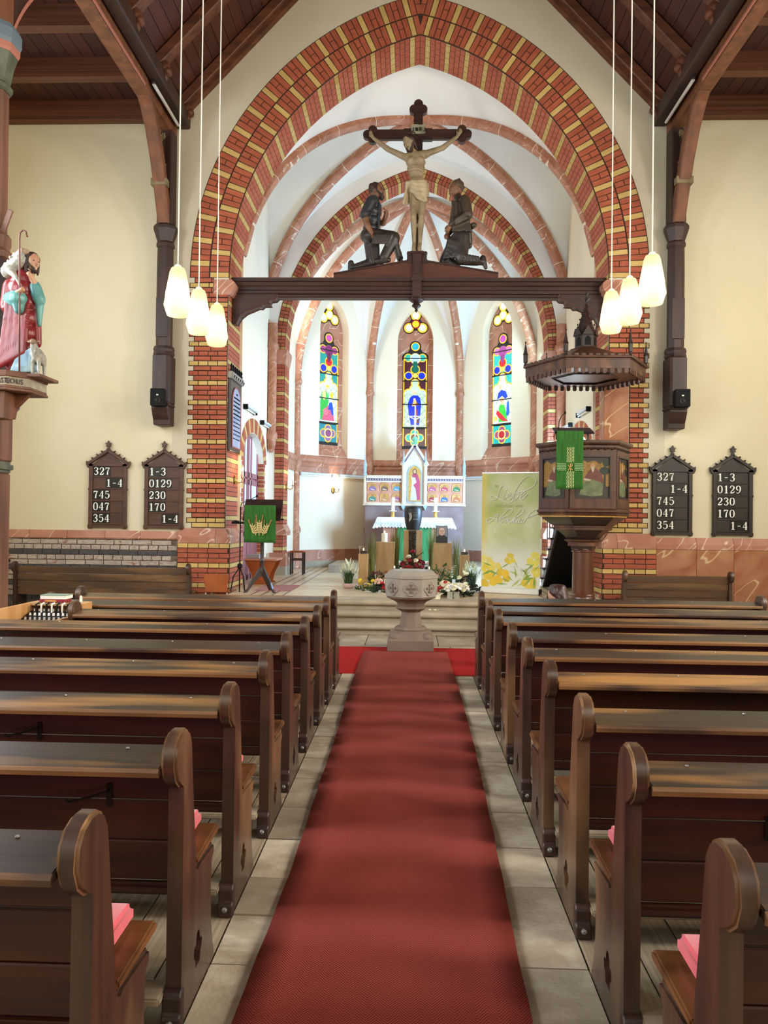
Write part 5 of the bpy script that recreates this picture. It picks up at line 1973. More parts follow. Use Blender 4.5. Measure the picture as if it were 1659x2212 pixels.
H6([(.24, Zp(1.26)), (.24, Zp(1.32))], 'collar', m_pul)
H6([(.25, Zp(1.32)), (.29, Zp(1.34)), (.30, Zp(1.36))], 'capital', m_pul)
H6([(.25, Zp(1.36)), (.3, Zp(1.42)), (.4, Zp(1.5))], 'cove', m_puld)
H6([(.42, Zp(1.5)), (.44, Zp(1.51)), (.44, Zp(1.545)), (.46, Zp(1.55)), (.46, Zp(1.57))], 'lower_slab', m_pul)
H6([(.46, Zp(1.57)), (.52, Zp(1.60)), (.6, Zp(1.66)), (.64, Zp(1.70))], 'bowl', m_puld)
H6([(.65, Zp(1.70)), (.67, Zp(1.705)), (.67, Zp(1.725))], 'gilt_bead', m_gold)
H6([(.69, Zp(1.725)), (.71, Zp(1.74)), (.69, Zp(1.76)), (.72, Zp(1.78)), (.72, Zp(1.8)), (.69, Zp(1.83))], 'base_moulding', m_pul)
H6([(.675, Zp(1.83)), (.675, Zp(2.72))], 'body', m_pul)
H6([(.685, Zp(2.70)), (.70, Zp(2.73)), (.70, Zp(2.76)), (.74, Zp(2.78)), (.75, Zp(2.80)), (.75, Zp(2.835))], 'cornice', m_pul)
m_gbg = mat('painted_gold_ground', '#9a7330', '#7c5a24', rough=.5, scale=(40, 40, 40), detail=1)
m_gdk = mat('painted_dark_ground', '#3a2f26', '#2b241e', rough=.5, scale=(6, 6, 6))
m_prob = mat('painted_red_cloak', '#5c2c26', '#6e3a30', rough=.5, scale=(12, 12, 12))
m_pgrn = mat('painted_green_robe', '#6f7a52', '#555f40', rough=.5, scale=(14, 14, 14))
m_pskn = mat('painted_skin', '#b08058', rough=.5)
m_phair = mat('painted_grey_hair', '#b0a890', rough=.5)
m_pvio = mat('painted_violet', '#5a4656', rough=.5)
m_ptree = mat('painted_leaves', '#1f2a1c', rough=.5)
ap_ = .675 * math.cos(PI / 6)
for i in range(6):
    a = PI / 6 + i * PI / 3
    nrm = Vector((math.cos(a), math.sin(a), 0))
    if nrm.y > .2:
        continue
    pn = bpy.data.objects.new('panel', None)
    COL.objects.link(pn)
    pn.parent = t
    pn.location = nrm * ap_
    pn.rotation_euler = (0, 0, a + PI / 2)

    def q(name, mb, m, pn=pn):
        return mb.build(name, m, pn)
    hw = .675 / 2
    # stiles and rails round the picture
    fr = MB().box(-hw, -.255, -.022, 0, Zp(1.83), Zp(2.70)).box(.255, hw, -.022, 0, Zp(1.83), Zp(2.70)).box(-.255, .255, -.022, 0, Zp(2.60), Zp(2.70)).box(-.255, .255, -.022, 0, Zp(1.83), Zp(1.98))
    q('panel_frame', fr, m_pul)
    for (x0, z0, x1, z1) in ((-.25, Zp(1.985), .25, Zp(1.985)), (-.25, Zp(2.595), .25, Zp(2.595)), (-.25, Zp(1.985), -.25, Zp(2.595)), (.25, Zp(1.985), .25, Zp(2.595))):
        q('panel_bead', MB().beam((x0, -.02, z0), (x1 + 1e-5, -.02, z1 + 1e-5), .02, .014, (0, 1, 0)), m_puld)
    q('picture_ground', MB().box(-.25, .25, -.004, 0, Zp(1.985), Zp(2.595)), m_gdk)
    L = [0]

    def P2(name, pts, m, pn=pn):
        L[0] += 1
        y = -.005 - .0004 * L[0]
        MB().prism(pts, 'xz', y, y + .0003).build(name, m, pn)
    E_ = lambda x, z, rx, rz, n=16: [(x + rx * math.cos(2 * PI * k / n), z + rz * math.sin(2 * PI * k / n)) for k in range(n)]
    z0 = Zp(1.985)
    P2('gold_ground', [(-.24, z0 + .17), (.24, z0 + .17), (.24, z0 + .5), (.16, z0 + .54), (.1, z0 + .5), (.02, z0 + .55), (-.08, z0 + .52), (-.16, z0 + .57), (-.24, z0 + .53)], m_gbg)
    P2('painted_trunk', [(.15, z0 + .17), (.165, z0 + .5), (.185, z0 + .5), (.19, z0 + .17)], m_ptree)
    P2('painted_leaves', E_(.17, z0 + .40, .075, .06), m_ptree)
    P2('painted_leaves', E_(.19, z0 + .52, .05, .06), m_ptree)
    P2('painted_robe', [(-.2, z0 + .05), (-.15, z0 + .2), (-.1, z0 + .3), (.1, z0 + .32), (.15, z0 + .2), (.14, z0 + .04), (.0, z0 + .02)], m_pgrn)
    P2('painted_cloak', [(-.13, z0 + .28), (-.07, z0 + .38), (-.02, z0 + .43), (.05, z0 + .43), (.13, z0 + .36), (.16, z0 + .2), (.1, z0 + .24), (.0, z0 + .27)], m_prob)
    P2('painted_head', E_(-.005, z0 + .47, .035, .045), m_pskn)
    P2('painted_beard', [(-.025, z0 + .46), (.02, z0 + .46), (.015, z0 + .40), (-.005, z0 + .37), (-.02, z0 + .41)], m_phair)
    P2('painted_hands', E_(-.1, z0 + .26, .035, .014), m_pskn)
    P2('painted_book', [(-.15, z0 + .27), (-.05, z0 + .25), (-.02, z0 + .27), (-.12, z0 + .29)], m_phair)
# carved leaf frieze under the cornice
fz = MB()
for i in range(6):
    a = PI / 6 + i * PI / 3
    nrm, tg = Vector((math.cos(a), math.sin(a), 0)), Vector((-math.sin(a), math.cos(a), 0))
    if nrm.y > .2:
        continue
    for k in range(14):
        c = nrm * (.70 * math.cos(PI / 6)) + tg * (-.32 + .64 * k / 13) + Vector((0, 0, Zp(2.70) + .012 * (k % 2)))
        fz.sphere(c, (.02, .02, .014), 6, 4)
fz.build('leaf_frieze', m_puld, t)
# reading desk and its cloth
dk = MB().obox((-.32, -.70, Zp(2.96)), (.56, .30, .025), Matrix.Rotation(.35, 3, 'X'))
dk.build('book_rest', m_puld, t, bevel=.005)
MB().beam((-.61, -.83, Zp(2.915)), (-.05, -.83, Zp(2.915)), .035, .03).build('rest_bar', m_black, t, bevel=.008)
for sx in (-.55, -.1):
    MB().beam((sx, -.68, Zp(2.83)), (sx, -.68, Zp(2.95)), .03, .03, (0, 1, 0)).build('rest_leg', m_puld, t)
ap2 = thing('pulpit_cloth', 'green parament with wavy cross hanging from the pulpit desk', 'cloth', (2.22, 11.14, 2.10))
cl = MB()
NCL = 24


def fcl(u, v):
    return (-.20 + .385 * u + .004 * v, .012 * math.sin(u * 9 + 1) * (1 - v) ** .5, .84 * v)


cl.grid(fcl, NCL, 12)
o = cl.build('cloth_panel', m_green, ap2, smooth='all')
so = o.modifiers.new('thickness', 'SOLIDIFY')
so.thickness = .006
MB().grid(lambda u, v: (-.196 + .385 * u, .01 * 0 + .03 * v * 6 * .8 - .004, .838 + .01 * v), 8, 3).build('cloth_top', m_green, ap2)
wv_ = MB()


def wavy(mb, x0, z0, x1, z1, n=26, amp=.006, waves=5, y=-.02, r=.0042):
    pts = []
    d = Vector((x1 - x0, 0, z1 - z0))
    L_ = d.length
    nn = Vector((-d.z, 0, d.x)) / L_
    for k in range(n + 1):
        s = k / n
        pts.append(Vector((x0, y, z0)) + d * s + nn * (amp * math.sin(s * waves * 2 * PI)))
    mb.tube(pts, r, 4)


for k in range(5):
    x = -.045 + .0225 * k
    wavy(wv_, x, .02, x, .255)
    wavy(wv_, x, .385, x, .60)
wv_.build('embroidery', m_greenl, ap2, label='pale wavy stripes upright')
wv2 = MB()
for k in range(5):
    z = .272 + .0225 * k
    wavy(wv2, -.19, z, -.06, z, waves=4)
    wavy(wv2, .06, z, .18, z, waves=4)
wv2.build('embroidery', mat('thread_mint', '#9fc48a', rough=.9), ap2)
ch = MB()
for a, b in (((-.035, .27), (.03, .345)), ((.03, .27), (-.035, .345)), ((-.0, .26), (.0, .365))):
    ch.beam((a[0], -.022, a[1]), (b[0] + 1e-5, -.022, b[1]), .008, .006, (0, 1, 0))
ch.tube([(0, -.022, .365), (.022, -.022, .36), (.026, -.022, .345), (.018, -.022, .332), (0, -.022, .33)], .004, 4)
ch.build('christogram', mat('thread_orange', '#d8a060', rough=.9), ap2)
mic = thing('microphone', 'thin black gooseneck microphone on the pulpit desk', 'microphone', (2.08, 11.32, 2.83))
MB().lathe([(.03, 0), (.03, .02), (.01, .03)], 10).build('base', m_black, mic)
MB().tube([(0, 0, .02), (0, -.02, .12), (.0, -.06, .26), (.03, -.1, .34), (.06, -.13, .37)], .006, 6).build('gooseneck', m_black, mic, smooth=True)
MB().sphere((.07, -.14, .375), (.016, .02, .022), 8, 6).build('head', m_black, mic, smooth='all')

# sounding board
t = thing('pulpit_canopy', 'dark wooden hexagonal canopy with turret and pinnacles above the pulpit', 'canopy', (2.63, 12.05, 3.80))
CR = .93
MB().lathe([(CR - .05, .10), (CR - .04, .07)], 6).build('soffit', m_pul, t)
MB().lathe([(.5, .045), (.52, .06), (.54, .075)], 6, caps=False).build('soffit_ring', m_puld, t)
for i in range(6):
    a = PI / 6 + i * PI / 3
    nrm, tg = Vector((math.cos(a), math.sin(a), 0)), Vector((-math.sin(a), math.cos(a), 0))
    Rm = Matrix((tg, nrm, Vector((0, 0, 1)))).transposed()
    apo = CR * math.cos(PI / 6)
    MB().obox(nrm * (apo - .015) + Vector((0, 0, .15)), (CR * .995, .03, .16), Rm).build('fascia', m_pul, t)
    MB().obox(nrm * (apo + .012) + Vector((0, 0, .235)), (CR + .02, .05, .03), Rm).build('fascia_cap', m_pul, t, bevel=.008, seg=1)
    nT = 9
    for k in range(nT):
        c = nrm * (apo - .015) + tg * (-CR / 2 + CR * (k + .5) / nT)
        mb = MB().obox(c + Vector((0, 0, .045)), (CR / nT * .58, .03, .055), Rm)
        vs = [c + Rm @ Vector((CR / nT * .29 * math.cos(PI + PI * j / 6), yy_, .02 + .022 * math.sin(PI + PI * j / 6))) for yy_ in (-.015, .015) for j in range(7)]
        mb.add(vs, [tuple(range(7)), tuple(range(13, 6, -1))] + [(j, j + 1, 8 + j, 7 + j) for j in range(6)] + [(6, 0, 7, 13)])
        mb.build('fringe_tooth', m_pul, t)
    for k in range(9):
        c = nrm * (apo + .0) + tg * (-CR / 2 + CR * (k + .5) / 9) + Vector((0, 0, .265))
        MB().obox(c, (CR / 9 * .55, .035, .035), Rm).build('merlon', m_pul, t)
    # corner pinnacle
    av = i * PI / 3
    pc = Vector((math.cos(av), math.sin(av), 0)) * (CR - .0)
    MB().lathe([(.02, .24), (.03, .26), (.02, .29), (.022, .3), (.034, .31), (.034, .42), (.042, .43), (.03, .46), (.006, .60), (.014, .62), (.0, .645)], 6, pc).build('pinnacle', m_puld, t)
MB().lathe([(CR - .02, .25), (.5, .40), (.25, .50), (.23, .52)], 6).build('roof', m_pul, t)
MB().lathe([(.19, .50), (.19, .53), (.17, .54), (.17, .74), (.19, .75)], 6).build('turret', m_puld, t)
for i in range(6):
    a = PI / 6 + i * PI / 3
    nrm, tg = Vector((math.cos(a), math.sin(a), 0)), Vector((-math.sin(a), math.cos(a), 0))
    c = nrm * .16
    w_ = .085
    vs = [c + tg * x + Vector((0, 0, z)) + nrm * d for d in (0, .015) for x, z in ((-w_, .72), (w_, .72), (0, .86))]
    MB().add(vs, [(0, 2, 1), (3, 4, 5), (0, 1, 4, 3), (1, 2, 5, 4), (2, 0, 3, 5)]).build('gablet', m_puld, t)
    vs = [nrm * .152 + tg * x + Vector((0, 0, z)) for x, z in ((-.045, .56), (.045, .56), (.045, .66), (0, .71), (-.045, .66))]
    MB().add(vs, [tuple(range(5))]).build('blind_arch', m_black, t)
    for k in range(4):
        f_ = k / 4
        av = i * PI / 3
        pc = Vector((math.cos(av), math.sin(av), 0)) * (.13 * (1 - f_) + .03) + Vector((0, 0, .82 + .33 * f_))
        MB().sphere(pc, (.014, .014, .018), 6, 4).build('crocket', m_puld, t)
MB().lathe([(.15, .74), (.14, .80), (.03, 1.17), (.04, 1.185), (.028, 1.20), (.014, 1.23)], 6).build('spire', m_puld, t)
fn = MB().lathe([(.012, 1.2), (.01, 1.42), (.0, 1.46)], 6)
for a in range(4):
    d = Vector((math.cos(a * PI / 2), math.sin(a * PI / 2), 0))
    fn.tube([Vector((0, 0, 1.27)), Vector((0, 0, 1.29)) + d * .03, Vector((0, 0, 1.32)) + d * .055, Vector((0, 0, 1.31)) + d * .07], .008, 5)
    fn.tube([Vector((0, 0, 1.36)), Vector((0, 0, 1.38)) + d * .025, Vector((0, 0, 1.4)) + d * .035], .006, 5)
fn.build('finial', m_puld, t)

# stairs up to the pulpit, seen from below
t = thing('pulpit_stairs', 'dark wooden stairs with thin iron rods rising behind the pulpit', 'stairs', (2.36, 12.72, .43))
n = 7
for k in range(n):
    z1, y0 = .185 * (k + 1), 1.62 - .235 * k
    MB().box(-.06, .60, y0 - .29, y0, z1 - .03, z1).build('tread', m_puld, t, bevel=.004, seg=1)
    MB().box(0, .60, y0 - .02, y0, z1 - .185, z1 - .03).build('riser', m_puld, t)
    if k > 2:
        MB().tube([(-.045, y0 - .15, z1), (-.045, y0 - .15, z1 + .9)], .008, 6).build('rod', m_black, t)
MB().prism([(1.62, -.02), (1.62, .06), (-.1, 1.46), (-.1, 1.26), (1.5, -.02)], 'yz', .0, .03).prism([(1.62, -.02), (1.62, .06), (-.1, 1.46), (-.1, 1.26), (1.5, -.02)], 'yz', .57, .60).build('stringer', m_puld, t)
MB().prism([(1.5, -.0), (-.1, 1.26), (-.1, 1.28), (1.53, 0.0)], 'yz', .03, .57).build('soffit_board', m_black, t)
hr = [(-.045, 1.62 - .235 * k - .15, .185 * (k + 1) + .9) for k in range(2, n)]
MB().tube(hr, .016, 8).build('handrail', m_puld, t, smooth=True)
# ================================================================== altar and retable
m_pred = mat('sandstone_mauve', '#a08a86', '#8f7874', rough=.8, scale=(3, 3, 3), detail=4)
m_lace = mat('linen_white', '#e9eef4', '#dde4ee', rough=.85, scale=(20, 20, 20))
AY = 18.35
stp = MB().box(-1.9, 1.9, 17.2, 20.2, .425, .60).build('floor_altar_step', m_step)
struct(stp, 'low stone step under the altar')
t = thing('altar', 'marble altar table with green cloth front', 'altar', (0.02, AY, .60))
MB().box(-.78, .78, -.35, .35, 0, .08).build('plinth', m_marb, t, bevel=.01, seg=1)
MB().box(-.72, .72, -.30, .30, .08, .98).build('block', m_marb, t)
for sg in (-1, 1):
    MB().box(sg * .74, sg * .5, -.33, .33, .08, .98).build('pier', m_marb, t, bevel=.008, seg=1)
MB().box(-.86, .86, -.40, .38, .98, 1.08).build('mensa', m_marb, t, bevel=.012, seg=1)
MB().box(-.4, .4, -.345, -.335, .02, .97).build('green_frontal', mat('frontal_green', '#2f7440', '#438a52', rough=.9, scale=(40, 40, 4)), t)
# cloth with zigzag lace hem, its own thing on the altar
t = thing('altar_cloth', 'white lace-edged cloth hanging over the altar', 'cloth', (0.02, AY, 1.683))
mb = MB()
mb.box(-.87, .87, -.41, .39, 0, .008)
mb.build('cloth_top', m_lace, t)
hem = MB()
nz_ = 26
pts_t, pts_b = [], []
for k in range(nz_ * 2 + 1):
    x = -.98 + 1.96 * k / (nz_ * 2)
    xt = max(-.87, min(.87, x))
    fl = max(0, (abs(x) - .8) / .18)
    pts_t.append((xt, -.411, .006))
    pts_b.append((x, -.45 - .02 * math.sin(k * 1.1), -.21 - .03 * fl - (.03 if k % 2 else 0)))
nk = len(pts_t)
mid = [((a[0] * .5 + b[0] * .5), -.425, a[2] * .5 + b[2] * .5) for a, b in zip(pts_t, pts_b)]
hem.add(pts_t + mid + pts_b, [(i, i + 1, nk + i + 1, nk + i) for i in range(nk - 1)] + [(nk + i, nk + i + 1, 2 * nk + i + 1, 2 * nk + i) for i in range(nk - 1)])
hem.build('cloth_front', m_lace, t)
for sg in (-1, 1):
    MB().add([(sg * .87, -.41, .006), (sg * .87, .39, .006), (sg * .98, .39, -.24), (sg * .985, -.45, -.26)], [(0, 1, 2, 3)]).build('cloth_side', m_lace, t)
lc = MB()
m_lacew = mat('lace_blue_grey', '#a9b6cc', rough=.9)  # blue-grey strokes of the lace pattern
for k in range(nz_):
    x = -.92 + 1.84 * (k + .5) / nz_
    for s in (-1, 1):
        lc.beam((x - .03 * s, -.447, -.10), (x + .03 * s, -.462, -.19), .006, .003, (0, 1, 0))
lc.build('lace_pattern', m_lacew, t)

# retable
t = thing('altar_retable', 'painted gothic altarpiece with twelve gold medallions and central gabled niche', 'altarpiece', (0.01, 19.15, .60))
Z = lambda z: z - .60
m_retw = mat('paint_cream', '#e8dcc6', '#dccdb2', rough=.6, scale=(8, 8, 8))
m_rett = mat('paint_terracotta', '#e0a88a', '#d29474', rough=.6, scale=(8, 8, 8))
m_retb = mat('paint_pale_blue', '#a8c0dc', rough=.6)
m_retv = mat('paint_violet', '#6a5a80', rough=.6)
MB().box(-1.22, 1.22, -.10, .5, 0, Z(1.98)).build('predella_wall', m_pred, t)
MB().box(-1.27, 1.27, -.20, .5, Z(1.98), Z(2.02)).build('shelf', m_retw, t, bevel=.008, seg=1)
for sg in (-1, 1):
    a, b = sg * .29, sg * 1.19
    x0, x1 = min(a, b), max(a, b)
    MB().box(x0, x1, -.10, .3, Z(2.02), Z(2.58)).build('wing_panel', m_rett, t)
    for (za, zb, m_, d) in ((2.02, 2.06, m_retw, .15), (2.56, 2.60, m_retw, .15), (2.60, 2.655, m_retv, .13), (2.655, 2.73, m_retw, .17)):
        MB().box(x0, x1, -d, .3, Z(za), Z(zb)).build('wing_moulding', m_, t)
    for k in range(14):
        c = (x0 + (x1 - x0) * (k + .5) / 14, -.14, Z(2.628))
        MB().sphere(c, (.02, .014, .014), 6, 4).build('frieze_bead', m_retw, t)
    cols = ['#8a6a9a', '#7a5a4a', '#5a9ab8', '#4a8a80', '#c8905a', '#b06080'] if sg < 0 else ['#c05a7a', '#b84a5a', '#2f7a4a', '#a83a3a', '#3a6aa8', '#c0703a']
    for r in range(2):
        for c_ in range(3):
            cx_ = x0 + (x1 - x0) * (c_ + .5) / 3
            cz_ = Z(2.435 - .255 * r)
            md = bpy.data.objects.new('medallion', None)
            COL.objects.link(md)
            md.parent = t
            md.location = (cx_, -.10, cz_)
            pts = []
            for k in range(32):
                ph = 2 * PI * k / 32
                rr = .098 + .026 * abs(math.sin(2 * ph)) ** .8
                pts.append((rr * math.cos(ph), rr * math.sin(ph)))
            MB().prism(pts, 'xz', -.012, 0).build('gold_ground', m_gold, md)
            MB().tube([(x, -.012, z) for x, z in pts + pts[:1]], .012, 5, caps=False).build('medallion_rim', m_rett, md)
            mm = mat('painted_saint_%d_%d_%d' % (sg, r, c_), cols[r * 3 + c_], rough=.6)
            MB().prism([(-.09, -.085), (-.075, -.01), (-.035, .03), (.035, .03), (.08, -.01), (.09, -.085)], 'xz', -.016, -.012).build('saint_robe', mm, md)
            MB().prism([(.028 * math.cos(2 * PI * k / 12) + .004, .045 + .034 * math.sin(2 * PI * k / 12)) for k in range(12)], 'xz', -.018, -.012).build('saint_head', m_pskn, md)
            MB().prism([(-.05, -.03), (.05, -.055), (.05, -.075), (-.05, -.05)], 'xz', -.019, -.012).build('saint_sleeve', m_retw, md)
    # end pinnacles
    MB().lathe([(.04, Z(2.02)), (.035, Z(2.1)), (.03, Z(2.75))], 8, (sg * 1.225, -.12, 0)).build('colonnette', m_retw, t)
    MB().lathe([(.05, Z(2.72)), (.05, Z(2.76)), (.035, Z(2.78)), (.04, Z(2.95)), (.05, Z(2.97)), (.035, Z(3.0)), (.005, Z(3.22))], 8, (sg * 1.225, -.12, 0)).build('pinnacle', m_retb, t)
    MB().lathe([(.045, Z(2.02)), (.04, Z(2.95)), (.055, Z(2.97)), (.055, Z(3.02)), (.03, Z(3.06)), (.006, Z(3.34))], 8, (sg * .27, -.18, 0)).build('colonnette', m_retw, t)
    MB().lathe([(.056, Z(3.0)), (.03, Z(3.07)), (.006, Z(3.35))], 8, (sg * .27, -.183, 0)).build('blue_spirelet', m_retb, t)
    MB().prism([(sg * .27 - .05, Z(1.98)), (sg * .27 + .05, Z(1.98)), (sg * .27, Z(1.87))], 'xz', -.2, -.1).build('drop', m_retb, t)
    MB().beam((sg * .32, -.15, Z(2.98)), (0, -.15, Z(3.48)), .10, .05, (0, 1, 0)).build('gable_rail', m_retw, t)
    MB().beam((sg * .30, -.19, Z(2.97)), (0, -.19, Z(3.44)), .02, .02, (0, 1, 0)).build('gable_line', m_retv, t)
    for k in range(5):
        f_ = (k + .5) / 5
        MB().sphere((sg * (.34 * (1 - f_)), -.15, Z(3.02 + .5 * f_)), .022, 6, 4).build('crocket', m_retw, t)
MB().prism([(-.26, Z(2.0)), (.26, Z(2.0)), (.26, Z(2.98)), (0, Z(3.42)), (-.26, Z(2.98))], 'xz', -.13, .3).build('niche_body', m_retw, t)
nic = [(-.17, Z(2.08)), (.17, Z(2.08)), (.17, Z(2.8)), (.12, Z(2.92)), (0, Z(3.0)), (-.12, Z(2.92)), (-.17, Z(2.8))]
MB().prism(nic, 'xz', -.14, -.13).build('niche_ground', m_gold, t)
MB().tube([(x, -.14, z) for x, z in nic + nic[:1]], .014, 6).build('niche_rim', m_retb, t)
E_ = lambda x, z, rx, rz, n=16: [(x + rx * math.cos(2 * PI * k / n), z + rz * math.sin(2 * PI * k / n)) for k in range(n)]
for k, (nm, pts, hx) in enumerate((('painted_robe', [(-.10, Z(2.12)), (-.06, Z(2.6)), (-.08, Z(2.72)), (-.03, Z(2.78)), (.05, Z(2.76)), (.07, Z(2.6)), (.06, Z(2.12))], '#d5e4e2'),
                                   ('painted_cloak', [(.0, Z(2.74)), (.08, Z(2.76)), (.13, Z(2.6)), (.14, Z(2.14)), (.07, Z(2.12)), (.03, Z(2.4)), (-.03, Z(2.5)), (.05, Z(2.56))], '#c04a6a'),
                                   ('painted_collar', [(-.07, Z(2.7)), (-.03, Z(2.8)), (.05, Z(2.8)), (.08, Z(2.7)), (.0, Z(2.68))], '#b0485c'),
                                   ('painted_hair', E_(0.005, Z(2.83), .05, .07), '#5a3a22'), ('painted_head', E_(0.005, Z(2.83), .033, .05), '#d8ac84'))):
    MB().prism(pts, 'xz', -.142 - .002 * k, -.14).build(nm, mat('paint_' + nm + hx.strip('#'), hx, rough=.6), t)
MB().lathe([(.06, Z(3.42)), (.07, Z(3.5)), (.03, Z(3.56)), (.08, Z(3.62)), (.05, Z(3.7))], 8, (0, -.1, 0)).build('cross_base', mat('paint_seagreen', '#7ac0a0', rough=.6), t)
# slim white crucifix on top of the retable
t = thing('altar_crucifix', 'slim white crucifix on top of the altarpiece', 'crucifix', (0.01, 19.02, 3.66))
m_pale = mat('paint_pale_ivory', '#d9cdb8', rough=.5)
MB().box(-.016, .016, -.014, .014, 0, .80).build('upright', m_pale, t)
MB().box(-.20, .20, -.012, .012, .52, .55).build('crossbar', m_pale, t)
fg = MB().cone((0, -.03, .16), (0, -.03, .34), .016, .026, 8).cone((0, -.03, .34), (0, -.03, .47), .028, .034, 8)
for sg in (-1, 1):
    fg.cone((sg * .03, -.03, .47), (sg * .17, -.025, .54), .014, .009, 6)
fg.sphere((-.008, -.035, .535), .03, 8, 6)
fg.build('corpus', m_whitep, t, smooth='all')
for sg in (-1, 1):
    MB().sphere((sg * .2, 0, .535), .022, 6, 4).build('bar_end', m_pale, t)

# candles, book and lectern on the altar
m_wax = mat('wax_ivory', '#f0e8d4', rough=.5)
m_flame = mat('flame', '#ffdca0', emit='#ffd27a', estr=9.0)
for sg, lab in ((-1, 'tall white altar candle left of the urn'), (1, 'tall white altar candle right of the urn')):
    t = thing('altar_candle', lab, 'candle', (.01 + sg * .505, AY - .1, 1.692))
    MB().lathe([(.055, 0), (.045, .03), (.04, .12), (.05, .14)], 14).build('holder', m_gold, t, smooth=True)
    MB().lathe([(.09, .14), (.095, .155), (.06, .16)], 16).build('drip_pan', m_whitep, t, smooth=True)
    MB().lathe([(.045, .16), (.045, .47), (.035, .475)], 14).build('wax', m_wax, t, smooth=True)
    MB().lathe([(.004, .475), (.003, .49)], 6).build('wick', m_black, t)
t = thing('altar_book', 'pink service book propped on the altar behind the urn', 'book', (-.02, AY - .1, 1.692))
MB().obox((0, .06, .10), (.26, .02, .21), Matrix.Rotation(-.35, 3, 'X')).build('pages', m_whitep, t)
MB().obox((0, .045, .13), (.24, .008, .12), Matrix.Rotation(-.35, 3, 'X')).build('pink_cover', mat('cover_pink', '#d65a8c', rough=.5), t)
MB().obox((0, .10, .06), (.46, .03, .11), Matrix.Rotation(-.35, 3, 'X')).build('book_stand', mat('stand_blue', '#7a8fae', rough=.5), t)

# wall sconces with candle bulbs


def sconce(loc, rz, label, arms=2, power=4):
    t = thing('wall_sconce', label, 'lamp', loc, rz)
    MB().sphere((0, -.012, 0), (.05, .015, .09), 12, 8).build('back_plate', m_brass, t, smooth='all')
    xs = (-.07, .07) if arms == 2 else (0,)
    for x in xs:
        MB().tube([(0, -.02, -.03), (x * .5, -.08, -.06), (x, -.13, -.04), (x, -.14, .02)], .009, 6).build('arm', m_brass, t, smooth=True)
        MB().lathe([(.03, .02), (.032, .03), (.015, .035)], 10, (x, -.14, 0)).build('cup', m_brass, t)
        MB().lathe([(.013, .035), (.013, .15)], 10, (x, -.14, 0)).build('candle_tube', m_wax, t)
        MB().sphere((x, -.14, .185), (.018, .018, .04), 8, 6).build('bulb', m_bulb, t, smooth='all')
    l = bpy.data.lights.new('sconce_light', 'POINT')
    l.energy = power
    l.color = (1, .78, .45)
    l.shadow_soft_size = .04
    lo = bpy.data.objects.new('sconce_light', l)
    COL.objects.link(lo)
    lo.parent = t
    lo.location = (0, -.17, .22)


F1 = facet(1)
mid1 = (F1[0] + F1[1]) / 2
sconce((mid1.x + F1[3].x * .01, mid1.y + F1[3].y * .01, 2.36), math.atan2(F1[2].y, F1[2].x), 'lit brass two-armed sconce on the apse wall left of the altar', 2, 5)
sconce((-HALF + .012, 13.36, 2.30), -PI / 2 + PI, 'lit brass sconce on the left arch pier', 1, 5)
sconce((-H2 + .012, 16.55, 2.32), PI / 2, 'lit brass sconce on the reveal of the apse arch', 1, 3)
# fluorescent strips under the string course
m_strip = mat('strip_lamp_body', '#cfd6dc', rough=.4)
for i, u0, u1, lab in ((1, -1.1, -.12, 'strip lamp on the left apse wall beside the sconce'), (1, .1, 1.05, 'strip lamp on the left apse wall beside the altarpiece'), (2, -1.05, -.4, 'strip lamp behind the altarpiece left of its gable'), (2, .4, 1.05, 'strip lamp behind the altarpiece right of its gable'), (3, -1.05, -.1, 'strip lamp on the right apse wall beside the altarpiece'), (3, .1, 1.1, 'strip lamp on the right apse wall above the banner')):
    a, b, u, nn, L = facet(i)
    md = (a + b) / 2 + u * ((u0 + u1) / 2) + nn * .085
    t = thing('strip_lamp', lab, 'lamp', (md.x, md.y, 2.715), math.atan2(u.y, u.x), 'strip lamps under the string course')
    w = (u1 - u0)
    MB().box(-w / 2, w / 2, -.03, .06, 0, .05).build('housing', m_strip, t, bevel=.006, seg=1)
    MB().tube([(-w / 2 + .03, -.02, -.022), (w / 2 - .03, -.02, -.022)], .016, 8).build('tube', m_whitep, t, smooth=True)
    for s in (-1, 1):
        MB().box(s * (w / 2) - .02, s * (w / 2) + .02, -.045, .0, -.04, .05).build('end_cap', m_chrome, t)
for sg, ys in ((-1, (14.2, 15.75)), (1, (14.2, 15.75))):
    for k, y in enumerate(ys):
        t = thing('strip_lamp', 'slanting strip lamp over the %s chancel door, %s' % (('left', 'right')[sg > 0], ('near half', 'far half')[k]), 'lamp', (sg * (CX - .05), y, 3.64 if k == 0 else 3.55), 0, 'strip lamps over the chancel doors')
        MB().box(-.03, .05, -.42, .42, 0, .05).build('housing', m_strip, t, bevel=.006, seg=1)
        MB().tube([(0, -.4, -.022), (0, .4, -.022)], .014, 8).build('tube', m_whitep, t)
        for s in (-1, 1):
            MB().box(-.04, .04, s * .42 - .02, s * .42 + .02, -.04, .05).build('end_cap', m_black, t)
# ================================================================== funeral arrangement on the chancel floor
CF = .43


def pedestal(name, x, y, half, h, label, d=None):
    t = thing(name, label, 'pedestal', (x, y, CF))
    d = d or half
    for sg in (-1, 1):
        MB().box(sg * half, sg * (half - .018), -d, d, 0, h - .018).build('side_board', m_oak, t)
    MB().box(-half + .018, half - .018, -d, -d + .018, 0, h - .018).build('front_board', m_oak, t)
    MB().box(-half + .018, half - .018, d - .018, d, 0, h - .018).build('back_board', m_oak, t)
    MB().box(-half, half, -d, d, h - .018, h).build('top_board', m_oak, t, bevel=.003, seg=1)
    return t


